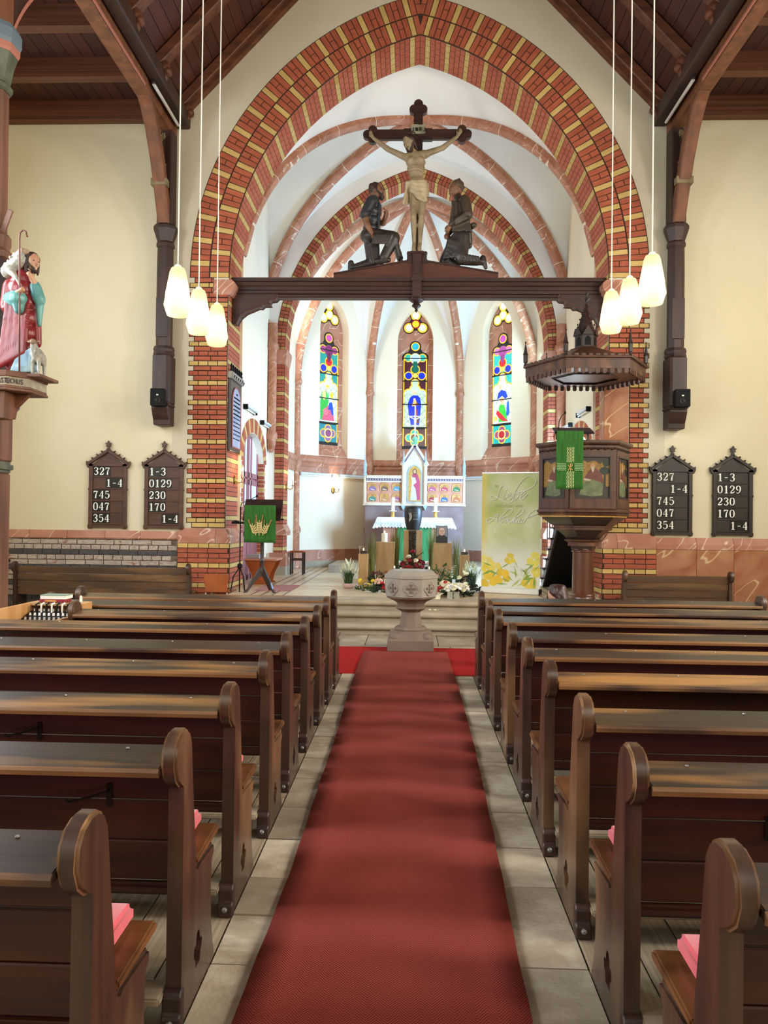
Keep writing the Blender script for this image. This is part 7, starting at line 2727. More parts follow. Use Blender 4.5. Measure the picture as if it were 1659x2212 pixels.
for cx_, lean, n_, ztop, zb in ((600, 0, 5, 590, 930), (470, -1, 4, 660, 930), (745, 1, 4, 660, 930)):
    base = (600 + (cx_ - 600) * .5, 935)
    top = (cx_ + lean * 20, ztop + 30)
    wl.tube([(Cw(*base)[0], -.012, Cw(*base)[1]), (Cw(*top)[0], -.012, Cw(*top)[1])], .006, 4)
    for k in range(n_):
        f_ = .22 + .7 * k / n_
        px, py = base[0] + (top[0] - base[0]) * f_, base[1] + (top[1] - base[1]) * f_
        for sg in (-1, 1):
            q = [(px + sg * 6, py), (px + sg * 55 + lean * 8, py - 45), (px + sg * 58 + lean * 8, py - 10), (px + sg * 20, py + 25)]
            vs = [(Cw(*p)[0], yy_, Cw(*p)[1]) for yy_ in (-.016, -.008) for p in q]
            wl.add(vs, [(0, 1, 2, 3), (7, 6, 5, 4), (0, 1, 5, 4), (1, 2, 6, 5), (2, 3, 7, 6), (3, 0, 4, 7)])
    for sg in (-1, 1):
        q = [(cx_ + sg * 40, ztop + 60), (cx_ + sg * 60 + lean * 25, ztop - 90 if not lean else ztop - 60), (cx_ + sg * 85 + lean * 30, ztop - 75 if not lean else ztop - 40), (cx_ + sg * 62, ztop + 70)]
        vs = [(Cw(*p)[0], yy_, Cw(*p)[1]) for yy_ in (-.013, -.008) for p in q]
        wd.add(vs, [(0, 1, 2, 3), (7, 6, 5, 4), (0, 1, 5, 4), (1, 2, 6, 5), (2, 3, 7, 6), (3, 0, 4, 7)])
wl.build('wheat_ears', m_wheat, t)
wd.build('wheat_awns', m_wheatd, t)
t = thing('microphone_stand', 'thin black microphone stand beside the lectern', 'microphone', (-2.82, 12.36, .43))
MB().tube([(0, 0, 0), (0, 0, 1.38)], .011, 8).build('pole', m_black, t)
MB().lathe([(.03, .38), (.04, .4), (.04, .44), (.025, .46)], 10).build('clutch', m_black, t)
for a in (1.2, -.7, 3.4):
    MB().tube([(0, 0, .40), (.1 * math.cos(a), .1 * math.sin(a), .25), (.14 * math.cos(a), .14 * math.sin(a), .012)], .009, 6).build('leg', m_black, t)
MB().tube([(0, 0, 1.38), (.02, 0, 1.44), (.1, 0, 1.47), (.26, 0, 1.55)], .006, 6).build('gooseneck', m_black, t)
MB().sphere((.265, 0, 1.555), .02, 8, 6).build('head', m_black, t)
MB().tube([(-.14, 0, 1.12), (.1, 0, 1.12)], .018, 8).tube([(-.14, 0, 1.12), (-.08, 0, 1.135), (-.02, 0, 1.13)], .022, 8).build('cable_holder', m_black, t)
# chair, kneeling bench, mat, stool
t = thing('chair', 'orange brown plywood chair beside the left arch pier', 'chair', (-3.15, 12.15, 0))
MB().prism([(-.17, .44), (-.195, .62), (-.205, .70), (-.19, .725), (.19, .725), (.205, .70), (.195, .62), (.17, .44)], 'xz', .0, .016).build('backrest', m_chair, t, bevel=.004, seg=1)
MB().box(-.2, .2, .02, .42, .43, .455).build('seat', m_chair, t, bevel=.01)
for x in (-.17, .17):
    for y in (.03, .38):
        MB().tube([(x, y, .43), (x * 1.08, y + (.03 if y > .2 else -.02), 0)], .013, 8).build('leg', m_chrome, t)
t = thing('side_bench', 'low wooden bench with curved sides beside the chancel door', 'bench', (-2.76, 13.82, .43))
for y in (-.0, .55):
    MB().prism([(-.3, .43), (.27, .43), (.24, .36), (.16, .2), (.12, .05), (.18, 0), (-.2, 0), (-.14, .05), (-.18, .2)], 'xz', y, y + .03).build('side_panel', m_chair, t)
MB().box(-.31, .29, -.04, .62, .43, .465).build('top_board', mat('wood_brown_pink_lit', '#c48a72', '#b57a62', rough=.4, scale=(1, 10, 10)), t, bevel=.008)  # brown board; the pink light on its top is put into the colour
o = MB().box(-.11, .11, -.09, .09, 0, .075).build('grey_box', mat('box_grey', '#9a9aa4', rough=.5), None, bevel=.003, seg=1)
o.location = (-2.92, 13.98, .897)
tag(o, 'grey box lying on the low bench beside the chancel door', 'box')
o = MB().box(-.3, .3, -.55, .55, 0, .008).build('doormat', m_mat, None)
o.location = (-2.33, 13.15, .431)
tag(o, 'small faded red patterned mat near the lectern', 'rug')
t = thing('stool', 'small dark wooden stool beside the apse arch', 'stool', (-2.5, 16.55, .43))
MB().box(-.15, .15, -.15, .15, .47, .51).build('seat', m_chair, t, bevel=.008)
for x in (-.13, .13):
    for y in (-.13, .13):
        MB().box(x - .016, x + .016, y - .016, y + .016, 0, .47).build('leg', m_puld, t)
for y in (-.13, .13):
    MB().box(-.13, .13, y - .01, y + .01, .30, .34).build('stretcher', m_puld, t)
# memorial tablet on the left pier reveal
t = thing('memorial_tablet', 'dark gothic memorial tablet with black lettering on the left arch pier', 'plaque', (-HALF + .005, 13.22, 2.76))
t.rotation_euler = (0, 0, PI / 2)
MB().box(-.40, .40, -.05, 0, 0, 1.22).build('frame', m_puld, t, bevel=.01, seg=1)
tab = [(-.32, .08), (.32, .08), (.32, .86)] + [(.32 * math.cos(a), .86 + .26 * math.sin(a)) for a in [PI * k / 12 for k in range(1, 12)]] + [(-.32, .86)]
MB().prism(tab, 'xz', -.058, -.05).build('tablet', mat('tablet_blue_grey', '#8f9ab4', '#a4abc0', rough=.5, scale=(5, 5, 5)), t)
MB().tube([(x, -.056, z) for x, z in tab + tab[:1]], .014, 5).build('red_line', mat('paint_dull_red', '#9a4a44', rough=.6), t)
lt_ = MB()
random.seed(4)
for k in range(12):
    z = 1.0 - .07 * k
    half = .24 if k > 1 else (.05, .2)[k]
    x = -half
    while x < half:
        w = random.uniform(.03, .08)
        pts = [(x + w * j / 5, -.06, z + .012 * math.sin(j * 2.1 + k)) for j in range(6)]
        lt_.tube(pts, .007 if k < 6 else .004, 4)
        x += w + .025
lt_.build('lettering', m_black, t)
MB().box(-.44, .44, -.09, 0, 1.22, 1.34).build('cornice', m_font, t, bevel=.015)
for k in range(6):
    MB().lathe([(.018, 0), (.025, .04), (.012, .06), (.024, .1), (.0, .15)], 6, (-.38 + .15 * k, -.05, 1.34)).build('crest', m_black, t)
    MB().tube([(-.36 + .145 * k, -.095, 1.24), (-.34 + .145 * k, -.095, 1.28), (-.31 + .145 * k, -.095, 1.27)], .009, 5).build('scroll', m_puld, t)
# mixing desk between the left pews, with books
t = thing('mixing_desk', 'light wooden mixing desk box between the left pews', 'desk', (-3.32, 5.97, 0))
MB().box(0, .025, 0, .66, 0, .88).build('side_panel', m_ply, t, bevel=.004, seg=1)
MB().box(.465, .49, .35, .66, 0, .88).build('side_panel', m_ply, t, bevel=.004, seg=1)
MB().box(.465, .49, 0, .35, 0, .80).build('side_panel', m_ply, t, bevel=.004, seg=1)
MB().box(.025, .465, .635, .66, 0, .88).build('back_panel', m_ply, t)
MB().box(.025, .465, .49, .635, .855, .88).build('top_shelf', m_oak, t)
MB().box(.025, .465, .02, .63, .55, .57).build('shelf', m_ply, t)
t = thing('audio_mixer', 'black audio mixer with pale knobs inside the desk', 'mixer', (-3.08, 6.21, .571))
MB().prism([(-.22, .0), (-.22, .10), (.22, .24), (.25, .24), (.25, 0)], 'yz', -.2, .2).build('housing', m_black, t, bevel=.005, seg=1)
for i in range(9):
    for j in range(5):
        y = -.1 + .08 * j
        MB().lathe([(.011, 0), (.008, .022)], 8, (-.16 + .04 * i, y, .10 + (y + .22) * .318)).build('knob', m_whitep if j % 2 else m_chrome, t)
for i in range(7):
    x = -.14 + .045 * i
    MB().tube([(x, .2, .23), (x, .2, .30), (x + .01, .23, .31)], .008, 6).build('jack_plug', m_whitep if i % 2 else m_black, t)
o = thing('hymnal', 'pale green and white book lying on top of a red book', 'book', (-3.1, 6.53, .912))
MB().box(-.11, .11, -.07, .07, 0, .028).build('pages', m_whitep, o)
MB().box(-.112, .112, -.072, .072, .028, .034).build('cover', mat('cover_sage', '#7d9180', rough=.5), o)
o = thing('hymnal', 'dark red book underneath the pale green book on the desk', 'book', (-3.11, 6.53, .881))
MB().box(-.11, .11, -.07, .07, 0, .03).build('cover', mat('cover_red', '#8a2430', rough=.5), o, bevel=.004, seg=1)
MB().box(-.06, .04, -.0715, -.07, .008, .022).build('title', m_gold, o)
o = MB().lathe([(.012, 0), (.012, .03), (.008, .036), (.013, .045), (.0, .058)], 10).build('small_figurine', m_whitep)
o.location = (-2.90, 6.56, .881)
tag(o, 'tiny white bottle at the right corner of the mixing desk', 'bottle')
# bench end stack seen between post and bench on the left
t = thing('rail_gate', 'dark narrow wooden end rail beside the left post', 'rail', (-6.42, 11.9, 0))
for k in range(3):
    MB().box(-.05 + .09 * k, -.01 + .09 * k, -.03, .0, .0, .98 - .03 * k).build('upright', m_puld, t, bevel=.005, seg=1)
MB().beam((-.06, -.015, 1.0), (.2, -.015, .9), .05, .04, (0, 1, 0)).build('top_rail', m_puld, t)
t.location = (-6.62, 12.0, 0)
# ================================================================== carved figures


def flesh(name, mb, m, parent=None, voxel=.014, smooth=5, label=None):
    """fuse overlapping tapered limbs into one continuous skin"""
    me = bpy.data.meshes.new(name)
    me.from_pydata(mb.v, [], mb.f)
    o = link(name, me, m, parent, None, label)
    r = o.modifiers.new('skin', 'REMESH')
    r.mode = 'VOXEL'
    r.voxel_size = voxel
    r.use_smooth_shade = True
    s = o.modifiers.new('soften', 'SMOOTH')
    s.factor = .5
    s.iterations = smooth
    return o


def hand(mb, wrist, direc, palm_n, s=1.0, curl=.5):
    """palm with five bent fingers; direc = wrist to knuckles, palm_n = palm facing"""
    w, d, n = Vector(wrist), Vector(direc).normalized(), Vector(palm_n).normalized()
    side = d.cross(n).normalized()
    k = w + d * .085 * s
    mb.cone(w, k, .024 * s, .034 * s, 8)
    mb.sphere(w + d * .05 * s, (.036 * s, .036 * s, .03 * s), 8, 6)
    for i, (off, L_) in enumerate(((-.03, .062), (-.01, .075), (.011, .07), (.031, .055))):
        a = k + side * off * s
        b = a + (d * math.cos(curl * .5) + n * math.sin(curl * .5)) * L_ * .5 * s
        c = b + (d * math.cos(curl * 1.6) + n * math.sin(curl * 1.6)) * L_ * .5 * s
        mb.cone(a, b, .0105 * s, .0095 * s, 6).cone(b, c, .0095 * s, .008 * s, 6)
    a = w + d * .025 * s - side * .03 * s
    b = a + (d * .7 - side * .6 + n * .3).normalized() * .045 * s
    mb.cone(a, b, .013 * s, .011 * s, 6).cone(b, b + (d * .9 - side * .1 + n * .4).normalized() * .035 * s, .011 * s, .009 * s, 6)


def face(parent, c, fwd, up, s, skin, hair, beard=True, hair_style='short', lids=False):
    """head details in the head's own frame, s = head height"""
    f, u = Vector(fwd).normalized(), Vector(up).normalized()
    u = (u - f * u.dot(f)).normalized()
    r = f.cross(u).normalized()
    c = Vector(c)
    P = lambda a, b, d: c + r * a * s + f * b * s + u * d * s
    R3 = Matrix((r, f, u)).transposed()
    h = MB()
    h.sphere(c + u * .06 * s, (.34 * s, .40 * s, .44 * s), 14, 10, R3)
    h.sphere(P(0, .08, -.18), (.27 * s, .30 * s, .30 * s), 12, 8, R3)
    h.cone(P(0, .36, .06), P(0, .45, -.10), .04 * s, .06 * s, 6)          # nose
    h.cone(P(-.14, .33, .10), P(.14, .33, .10), .055 * s, .055 * s, 6)      # brow
    for sg in (-1, 1):
        h.sphere(P(sg * .34, .0, -.02), (.045 * s, .08 * s, .12 * s), 8, 6, R3)   # ears
        h.sphere(P(sg * .17, .26, -.1), (.09 * s, .1 * s, .09 * s), 8, 6, R3)      # cheeks
    h.sphere(P(0, .33, -.38), (.1 * s, .08 * s, .08 * s), 8, 6, R3)         # chin
    flesh('head', h, skin, parent, voxel=.0105 * s / .23, smooth=3)
    e = MB()
    for sg in (-1, 1):
        e.sphere(P(sg * .14, .35, .02), (.055 * s, .03 * s, .012 * s if lids else .026 * s), 8, 6, R3)
    e.sphere(P(0, .385, -.225), (.085 * s, .035 * s, .016 * s), 8, 6, R3)
    e.build('eyes_and_lips', hair, parent, smooth='all')
    k = MB()
    k.sphere(P(0, -.07, .17), (.385 * s, .40 * s, .38 * s), 12, 8, R3)
    random.seed(6)
    for i in range(26):
        a = random.uniform(.8, 5.5)
        zz = random.uniform(-.12, .5)
        q = math.sqrt(max(0, 1 - (zz - .12) ** 2 / .2))
        k.sphere(P(.36 * math.sin(a) * q, .38 * math.cos(a) * q * (1 if math.cos(a) < .5 else .6) - .05, zz), .085 * s, 6, 5)
    if hair_style == 'long':
        for sg in (-1, 1):
            k.cone(P(sg * .34, -.05, .0), P(sg * .33, .02, -.55), .12 * s, .08 * s, 7)
            k.cone(P(sg * .22, -.25, .0), P(sg * .2, -.22, -.6), .16 * s, .1 * s, 7)
    if beard:
        k.sphere(P(0, .22, -.42), (.2 * s, .17 * s, .2 * s), 10, 8, R3)
        for sg in (-1, 1):
            k.cone(P(sg * .28, .1, -.1), P(sg * .16, .26, -.36), .07 * s, .1 * s, 6)
        k.cone(P(0, .25, -.45), P(0, .24, -.62), .13 * s, .04 * s, 7)
        k.cone(P(-.11, .37, -.16), P(.11, .37, -.16), .03 * s, .03 * s, 5)
    flesh('hair', k, hair, parent, voxel=.012 * s / .23, smooth=4)


# ---- the crucified figure
FY = -.06
t = thing('crucified_figure', 'pale carved figure hanging on the dark cross, head bowed', 'statue', (0, 13.0, 0))
b = MB()
V = lambda x, z, y=0.0: Vector((x, y, z))
SL, SR = V(-.245, 7.80), V(.150, 7.86)
EL, ER = V(-.525, 7.945, .03), V(.40, 7.96, .03)
HL, HR = V(-.775, 8.15, .06), V(.655, 8.175, .06)
b.cone(SL, EL, .06, .046).cone(EL, HL, .05, .03).cone(SR, ER, .06, .046).cone(ER, HR, .05, .03)
b.cone(V(-.2, 7.79), V(.11, 7.84), .075, .075)
for z, rx, ry, xc in ((7.80, .165, .085, -.05), (7.70, .172, .10, -.05), (7.60, .155, .092, -.045), (7.50, .13, .08, -.04), (7.40, .122, .078, -.03), (7.30, .135, .085, -.015), (7.20, .14, .085, -.005)):
    b.sphere((xc, 0, z), (rx, ry, .095), 16, 10)
for sg in (-1, 1):
    b.sphere((-.05 + sg * .075, -.05, 7.73), (.075, .05, .055), 10, 8)
    for k in range(4):      # ribs
        b.cone((-.05 + sg * .03, -.085, 7.66 - .045 * k), (-.05 + sg * .135, -.045, 7.63 - .045 * k), .012, .012, 6)
b.cone(V(-.06, 7.84), V(-.13, 7.95, -.03), .055, .05)
HP = ((V(-.075, 7.18), V(-.078, 6.75, -.06), V(-.062, 6.31, .0)), (V(.065, 7.18), V(.058, 6.75, -.06), V(.035, 6.31, .0)))
for hp, kn, an in HP:
    b.cone(hp, kn, .085, .056).cone(kn, V((kn.x + an.x) / 2, (kn.z + an.z) / 2 + .08, -.01), .05, .055).cone(V((kn.x + an.x) / 2, (kn.z + an.z) / 2 + .08, -.01), an, .052, .032)
    b.sphere(kn + Vector((0, -.02, 0)), (.048, .045, .055), 10, 8)
    b.cone(an, an + Vector((-.008, -.06, -.10)), .035, .034)
    for j in range(4):
        q = an + Vector((-.03 + .018 * j, -.075, -.115))
        b.cone(q, q + Vector((0, -.02, -.03)), .012, .010, 6)
hand(b, HL, (-.55, -.2, .8), (.3, -1, .1), .95, .9)
hand(b, HR, (.55, -.2, .8), (-.3, -1, .1), .95, .9)
flesh('body', b, m_skin, t, voxel=.0125, smooth=4)
face(t, (-.168, -.075, 8.01), (-.45, -.75, -.62), (-.38, -.3, .9), .26, m_skin, m_hair, True, 'long', True)
cn = MB()
random.seed(9)
for k in range(3):
    pts = []
    for j in range(19):
        a = 2 * PI * j / 18
        pts.append(Vector((-.155 + .098 * math.cos(a), -.055 + .10 * math.sin(a), 8.095 + .018 * math.sin(a * 3 + k * 2) + .012 * k - .03 * math.sin(a))))
    cn.tube(pts, .010, 5)
for k in range(26):
    a = random.uniform(0, 6.28)
    p = Vector((-.155 + .1 * math.cos(a), -.055 + .1 * math.sin(a), 8.11))
    cn.tube([p, p + Vector((.03 * math.cos(a), .03 * math.sin(a), random.uniform(-.02, .03)))], [.006, .001], 4)
cn.build('crown_of_thorns', m_hair, t)
lc = MB()
for k in range(7):
    z = 7.33 - .028 * k
    lc.tube([(-.17 + .01 * k, .02, z + .02), (-.12, -.09 - .006 * (k % 2), z + .01), (.0, -.115 - .008 * (k % 2), z - .012 * k), (.11, -.085 - .006 * (k % 2), z - .015 * k + .01), (.165, .03, z)], .026, 7)
lc.sphere((-.005, .02, 7.22), (.165, .10, .13), 14, 8)
for k in range(5):
    lc.cone((-.10 + .045 * k, -.085, 7.2), (-.02 + .04 * k, -.10, 6.99 + .02 * abs(k - 3)), .032, .018, 7)
lc.sphere((-.18, -.06, 7.32), (.05, .05, .045), 8, 6)
for k in range(4):
    lc.cone((-.19 - .006 * k, -.05 + .015 * k, 7.3), (-.25 + .03 * k, -.04 + .02 * k, 6.99 + .04 * (k % 2)), .028, .022, 7)
flesh('loincloth', lc, m_cloth_st, t, voxel=.012, smooth=2)


# ---- kneeling bearded worker on the left
t = thing('kneeling_statue', 'kneeling bearded man in dark shirt left of the cross', 'statue', (0, 13.08, 0))
b = MB()
for x, z, rx, ry, rz in ((-.765, 6.99, .135, .19, .11), (-.77, 6.87, .15, .185, .13), (-.785, 6.73, .145, .17, .13), (-.805, 6.6, .14, .16, .12)):
    b.sphere((x, 0, z), (rx, ry, rz), 14, 9)
b.cone((-.75, 0, 7.02), (-.735, 0, 7.13), .085, .07)
b.cone((-.79, -.18, 7.01), (-.90, -.22, 6.76), .095, .088)
b.cone((-.76, .18, 7.0), (-.71, .21, 6.76), .09, .075)
for k in range(7):
    b.cone((-.66 + .02 * (k % 2), -.14 + .045 * k, 6.97), (-.665 - .012 * k, -.13 + .045 * k, 6.56), .022, .026, 6)
    b.cone((-.90 + .012 * k, -.285 + .012 * k, 6.92 - .012 * k), (-.95 + .03 * k, -.29, 6.73 + .006 * k), .012, .014, 5)
flesh('shirt', b, m_statblue, t, voxel=.013, smooth=2)
a = MB()
a.cone((-.90, -.21, 6.76), (-.86, -.21, 6.60), .066, .056).cone((-.86, -.21, 6.60), (-.775, -.2, 6.45), .056, .038)
hand(a, (-.775, -.2, 6.45), (.45, 0, -.8), (.5, .7, .3), 1.3, .45)
a.cone((-.71, .2, 6.78), (-.59, .06, 6.72), .06, .05).cone((-.59, .06, 6.72), (-.56, -.02, 6.78), .048, .042)
hand(a, (-.56, 0, 6.76), (.15, -.4, .8), (-.6, -.2, .2), 1.3, .9)
flesh('arms', a, m_statskin, t, voxel=.011, smooth=3)
b = MB()
b.sphere((-.83, 0, 6.48), (.16, .18, .14), 14, 9)
b.cone((-.81, -.09, 6.46), (-.41, -.13, 6.41), .13, .105)         # raised thigh
b.cone((-.40, -.13, 6.39), (-.57, -.13, 6.06), .105, .085)         # its shin
b.cone((-.81, .09, 6.45), (-.77, .08, 6.07), .13, .11)            # kneeling thigh
b.cone((-.77, .08, 6.04), (-1.06, .08, 5.97), .10, .065)
for k in range(7):                                                 # folds of the cloth falling from the thigh
    b.cone((-.37 - .005 * k, -.16 + .05 * k, 6.36), (-.31 + .018 * (k % 3), -.13 + .05 * k, 6.09 - .01 * (k % 2)), .045, .035, 6)
    b.cone((-.44 - .05 * k, -.23, 6.42), (-.50 - .045 * k, -.22, 6.27), .022, .02, 5)
    b.cone((-.80 + .02 * k, -.06, 6.34), (-.74 + .012 * k, -.05, 6.0), .03, .035, 6)
flesh('trousers', b, m_statdark, t, voxel=.0135, smooth=5)
s = MB()
s.cone((-.68, -.13, 6.0), (-.49, -.14, 6.02), .058, .045).cone((-.57, -.13, 6.08), (-.62, -.13, 6.0), .07, .06)
s.cone((-1.05, .08, 5.97), (-1.13, .08, 5.97), .06, .055).cone((-1.145, .08, 6.04), (-1.165, .08, 5.88), .055, .035)
flesh('shoes', s, m_statdark, t, voxel=.013, smooth=2)
face(t, (-.71, 0, 7.245), (.9, -.3, .18), (-.05, 0, 1), .30, m_statskin, m_hair, True)

# ---- kneeling younger man on the right
t = thing('kneeling_statue', 'kneeling clean-shaven man in brown coat right of the cross', 'statue', (0, 13.08, 0))
b = MB()
for x, z, rx, ry, rz in ((.72, 6.99, .155, .19, .12), (.73, 6.87, .165, .185, .13), (.735, 6.73, .16, .175, .13), (.74, 6.6, .155, .17, .13), (.75, 6.47, .165, .18, .13)):
    b.sphere((x, 0, z), (rx, ry, rz), 14, 9)
b.cone((.70, 0, 7.04), (.675, 0, 7.14), .095, .075)
b.cone((.78, -.18, 7.01), (.83, -.23, 6.75), .10, .09).cone((.83, -.23, 6.75), (.57, -.18, 6.61), .085, .06)
b.cone((.66, .18, 7.0), (.62, .21, 6.76), .095, .085).cone((.62, .21, 6.76), (.53, .08, 6.56), .08, .058)
b.cone((.84, -.1, 6.52), (.875, -.07, 6.34), .075, .055).cone((.85, .08, 6.52), (.88, .06, 6.33), .07, .055)
for k in range(8):
    b.cone((.57 + .035 * k, -.19 + .02 * (k % 2), 7.0), (.60 + .04 * k, -.18, 6.5), .018, .026, 5)
    b.cone((.80 - .025 * k, -.29, 6.78 - .018 * k), (.84 - .03 * k, -.27, 6.68 - .016 * k), .016, .016, 5)
flesh('coat', b, m_statbrown, t, voxel=.013, smooth=2)
a = MB()
hand(a, (.57, -.17, 6.61), (-.6, .1, -.7), (.4, .8, -.1), 1.3, .9)
hand(a, (.52, .06, 6.56), (-.3, -.4, -.8), (.5, -.6, 0), 1.3, .9)
flesh('hands', a, m_statskin, t, voxel=.011, smooth=3)
b = MB()
b.sphere((.73, 0, 6.45), (.16, .18, .13), 14, 9)
b.cone((.67, .04, 6.42), (.48, .04, 6.06), .135, .115)
b.cone((.48, .04, 6.03), (.66, .06, 6.0), .085, .08)
b.cone((.76, -.09, 6.44), (.735, -.11, 6.07), .135, .11)
b.cone((.735, -.11, 6.04), (1.01, -.11, 6.0), .10, .07)
for k in range(6):
    b.cone((.52 + .05 * k, -.14 - .01 * k, 6.38 - .02 * k), (.45 + .065 * k, -.1 - .02 * k, 6.06), .03, .03, 5)
    b.cone((.79 + .045 * k, -.19, 6.10 - .008 * k), (.77 + .055 * k, -.18, 5.98), .02, .018, 5)
flesh('trousers', b, m_statdark, t, voxel=.0135, smooth=5)
s = MB()
s.cone((1.0, -.11, 6.0), (1.09, -.11, 6.0), .065, .06).cone((1.10, -.11, 6.06), (1.15, -.11, 5.90), .055, .035)
flesh('shoes', s, m_statdark, t, voxel=.013, smooth=2)
MB().cone((.84, .1, 6.62), (.94, -.16, 6.60), .05, .05, 12).build('rolled_bundle', m_statbrown, t, smooth='all')
face(t, (.64, 0, 7.29), (-.95, -.25, .1), (.05, 0, 1), .29, m_statskin, mat('statue_hair_brown', '#4a3826', '#5a4630', rough=.6, scale=(20, 20, 8)), False)

# ---- shepherd statue on the console
BZ = 2.975
t = thing('shepherd_statue', 'painted statue of a bearded shepherd in red mantle carrying a lamb', 'statue', (-3.80, 7.27, BZ))
m_red = mat('statue_red_mantle', '#7c2029', '#943236', rough=.3, scale=(3, 3, 3), detail=3, c3='#6a1e26', c3r=(.55, .75), c3s=(5, 5, 2))
m_teal = mat('statue_teal', '#3f7f80', '#6aa6a0', rough=.35, scale=(5, 5, 5))
m_lblue = mat('statue_pale_blue', '#7fa6c0', '#a2c4cc', rough=.4, scale=(5, 5, 5))
m_wool = mat('statue_wool', '#b8b6aa', '#8f8d82', rough=.6, scale=(30, 30, 30))
m_sskin = mat('statue_pink_skin', '#c79c7c', '#b5866a', rough=.4, scale=(8, 8, 8))
b = MB()
for z, rx, ry, xc in ((.10, .15, .13, -.03), (.25, .145, .12, -.03), (.40, .14, .115, -.03), (.55, .145, .115, -.035), (.70, .15, .12, -.035), (.82, .14, .12, -.04), (.92, .11, .10, -.03)):
    b.sphere((xc, 0, z), (rx, ry, .12), 14, 9)
random.seed(12)
for k in range(12):
    x0 = -.15 + .022 * k
    b.cone((x0 * .8, -.105, .72 - .03 * (k % 3)), (x0 * 1.0 - .03, -.125, .06 + .012 * k), .020, .026, 7)
for k in range(5):
    b.cone((-.12 + .02 * k, -.10, .60 + .05 * k), (.09, -.115, .50 + .05 * k - .05), .020, .02, 7)
b.cone((-.14, -.02, .86), (-.15, -.04, .66), .07, .075)
b.cone((.09, .02, .80), (.13, .0, .30), .05, .035)
flesh('mantle', b, m_red, t, voxel=.011, smooth=2)
b = MB()
b.sphere((.03, -.06, .06), (.13, .09, .07), 12, 8)
for k in range(8):
    b.cone((-.06 + .025 * k, -.12, .02), (.0 + .02 * k, -.13, .16 + .01 * k), .018, .016, 6)
flesh('tunic_hem', b, m_lblue, t, voxel=.01, smooth=2)
b = MB()
b.cone((-.12, -.06, .72), (.0, -.14, .70), .07, .085)
b.cone((.0, -.14, .68), (.01, -.14, .60), .07, .05)
b.cone((.12, -.05, .84), (.15, -.03, .72), .055, .06)
b.cone((.15, -.02, .72), (.15, -.02, .48), .045, .02)
flesh('sleeves', b, m_teal, t, voxel=.01, smooth=2)
a = MB()
a.cone((-.02, -.16, .73), (.03, -.19, .755), .03, .024)
hand(a, (.02, -.19, .75), (.7, -.2, .3), (.1, .8, .3), .62, 1.3)
a.cone((.15, -.05, .80), (.10, -.09, .92), .032, .026)
hand(a, (.11, -.09, .90), (-.4, -.3, .8), (-.4, .8, .1), .62, .7)
flesh('hands', a, m_sskin, t, voxel=.008, smooth=2)
face(t, (.075, -.03, 1.085), (.85, -.5, -.08), (0, 0, 1), .185, m_sskin, m_hair, True, 'long')
lb = MB()
lb.cone((-.16, -.02, 1.0), (-.02, -.08, 1.08), .075, .065)
lb.cone((-.06, -.06, 1.10), (.0, -.08, 1.16), .05, .045)
lb.cone((-.12, -.08, 1.0), (-.02, -.14, .90), .05, .018)
lb.cone((-.02, -.14, .90), (.03, -.16, .82), .018, .014)
for k in range(70):
    a_, z_ = random.uniform(0, 6.28), random.uniform(-1, 1)
    q = math.sqrt(1 - z_ * z_)
    base = Vector((-.16, -.02, 1.0)).lerp(Vector((-.02, -.08, 1.12)), random.random())
    lb.sphere(base + Vector((q * math.cos(a_), q * math.sin(a_), z_)) * .066, .017, 6, 4)
flesh('lamb_on_shoulder', lb, m_wool, t, voxel=.008, smooth=1)
MB().sphere((.03, -.09, 1.165), (.045, .028, .03), 10, 6).sphere((.015, -.115, 1.17), (.012, .012, .03), 6, 4).build('lamb_face', mat('lamb_face_tan', '#a08a72', rough=.6), t, smooth='all')
MB().tube([(.055, -.20, 0), (.045, -.20, .75), (.03, -.19, 1.26), (.035, -.19, 1.31), (.06, -.19, 1.335), (.09, -.19, 1.32), (.105, -.19, 1.27)], .0085, 8).build('crook', mat('crook_brown', '#6e3c34', rough=.4), t, smooth='all')
t = thing('lamb_statue', 'small grey lamb statue standing at the feet of the shepherd', 'statue', (-3.63, 7.20, BZ - .012))
b = MB()
b.cone((.0, .05, .16), (.0, -.03, .17), .055, .055)
b.cone((.0, -.05, .18), (-.01, -.07, .27), .045, .035)
for x in (-.03, .03):
    for y in (-.05, .06):
        b.cone((x, y, .13), (x, y, .012), .022, .014, 7)
for k in range(60):
    a_, z_ = random.uniform(0, 6.28), random.uniform(-1, 1)
    q = math.sqrt(1 - z_ * z_)
    base = Vector((0, .05, .16)).lerp(Vector((0, -.05, .2)), random.random())
    b.sphere(base + Vector((q * math.cos(a_), q * math.sin(a_), z_)) * .052, .014, 6, 4)
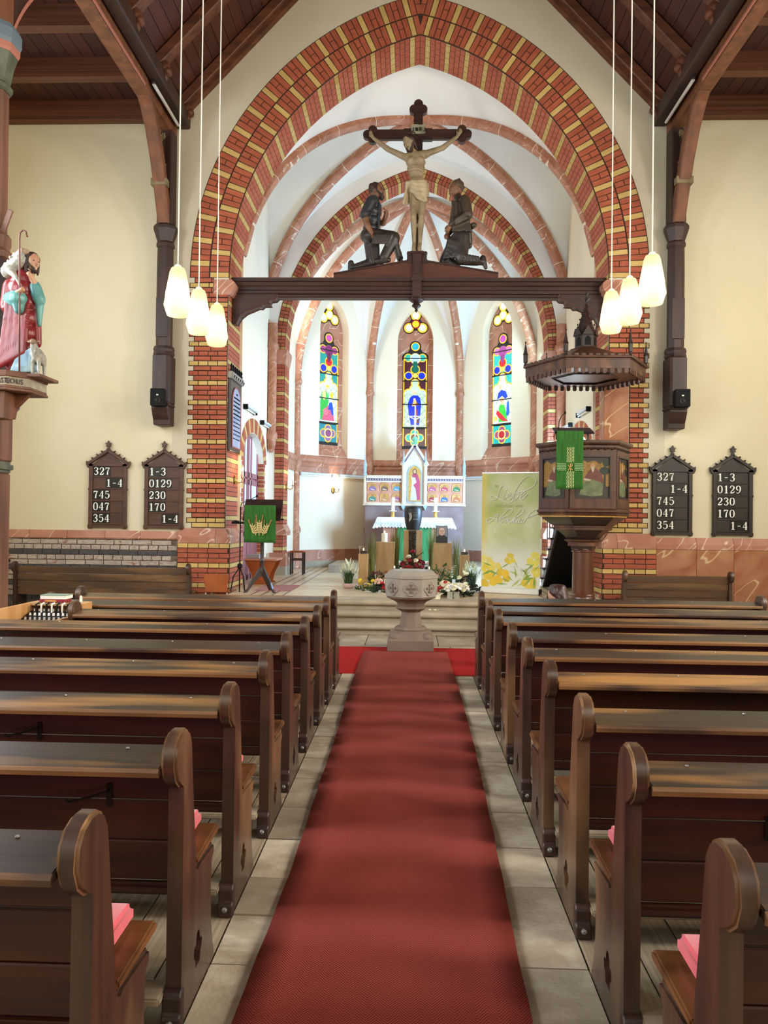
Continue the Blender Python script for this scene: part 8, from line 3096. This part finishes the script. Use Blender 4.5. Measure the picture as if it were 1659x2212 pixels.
flesh('body', b, m_wool, t, voxel=.008, smooth=1)
MB().sphere((-.01, -.085, .30), (.028, .045, .03), 10, 6).sphere((.03, -.07, .305), (.028, .01, .01), 6, 4).sphere((-.05, -.07, .305), (.028, .01, .01), 6, 4).build('face', mat('lamb_face_tan', '#a08a72', rough=.6), t, smooth='all')

# ---- someone sitting low in front of the pews, only the crown of the head shows
t = thing('person', 'person with dark brown hair sitting low in front of the right pews', 'person', (1.545, 8.42, 0))
b = MB()
for z, rx, ry in ((.12, .17, .14), (.24, .16, .12), (.38, .155, .11), (.5, .17, .11), (.60, .17, .10)):
    b.sphere((0, .02, z), (rx, ry, .1), 14, 8)
b.cone((0, .02, .62), (0, .0, .74), .06, .05)
for sg in (-1, 1):
    b.cone((sg * .18, .02, .60), (sg * .24, .08, .36), .055, .045).cone((sg * .24, .08, .36), (sg * .12, .28, .30), .045, .034)
    hand(b, (sg * .12, .28, .30), (-sg * .5, .8, 0), (0, 0, -1), .95, .6)
    b.cone((sg * .1, .08, .11), (sg * .16, .48, .32), .09, .065).cone((sg * .16, .48, .32), (sg * .12, .78, .07), .062, .045)
    b.cone((sg * .12, .78, .06), (sg * .12, .92, .04), .045, .035)
flesh('body', b, mat('clothes_dark', '#1c1c22', '#26262c', rough=.8, scale=(5, 5, 5)), t, voxel=.016, smooth=4)
m_hskin = mat('skin_light', '#d3a68a', '#c4937a', rough=.5, scale=(9, 9, 9))
m_hb = mat('hair_dark_brown', '#2a1814', '#3a221c', rough=.4, scale=(40, 8, 8))
face(t, (-.01, .0, .815), (-.88, .2, -.4), (0, 0, 1), .225, m_hskin, m_hb, False, 'long')
hh = MB().sphere((.005, .015, .855), (.105, .105, .095), 18, 12)
for k in range(16):
    a_ = -1.0 + 3.6 * k / 15
    hh.cone((.06 * math.cos(a_), .06 * math.sin(a_) + .01, .91), (.115 * math.cos(a_), .115 * math.sin(a_) + .01, .72), .035, .03, 7)
flesh('long_hair', hh, m_hb, t, voxel=.01, smooth=3)
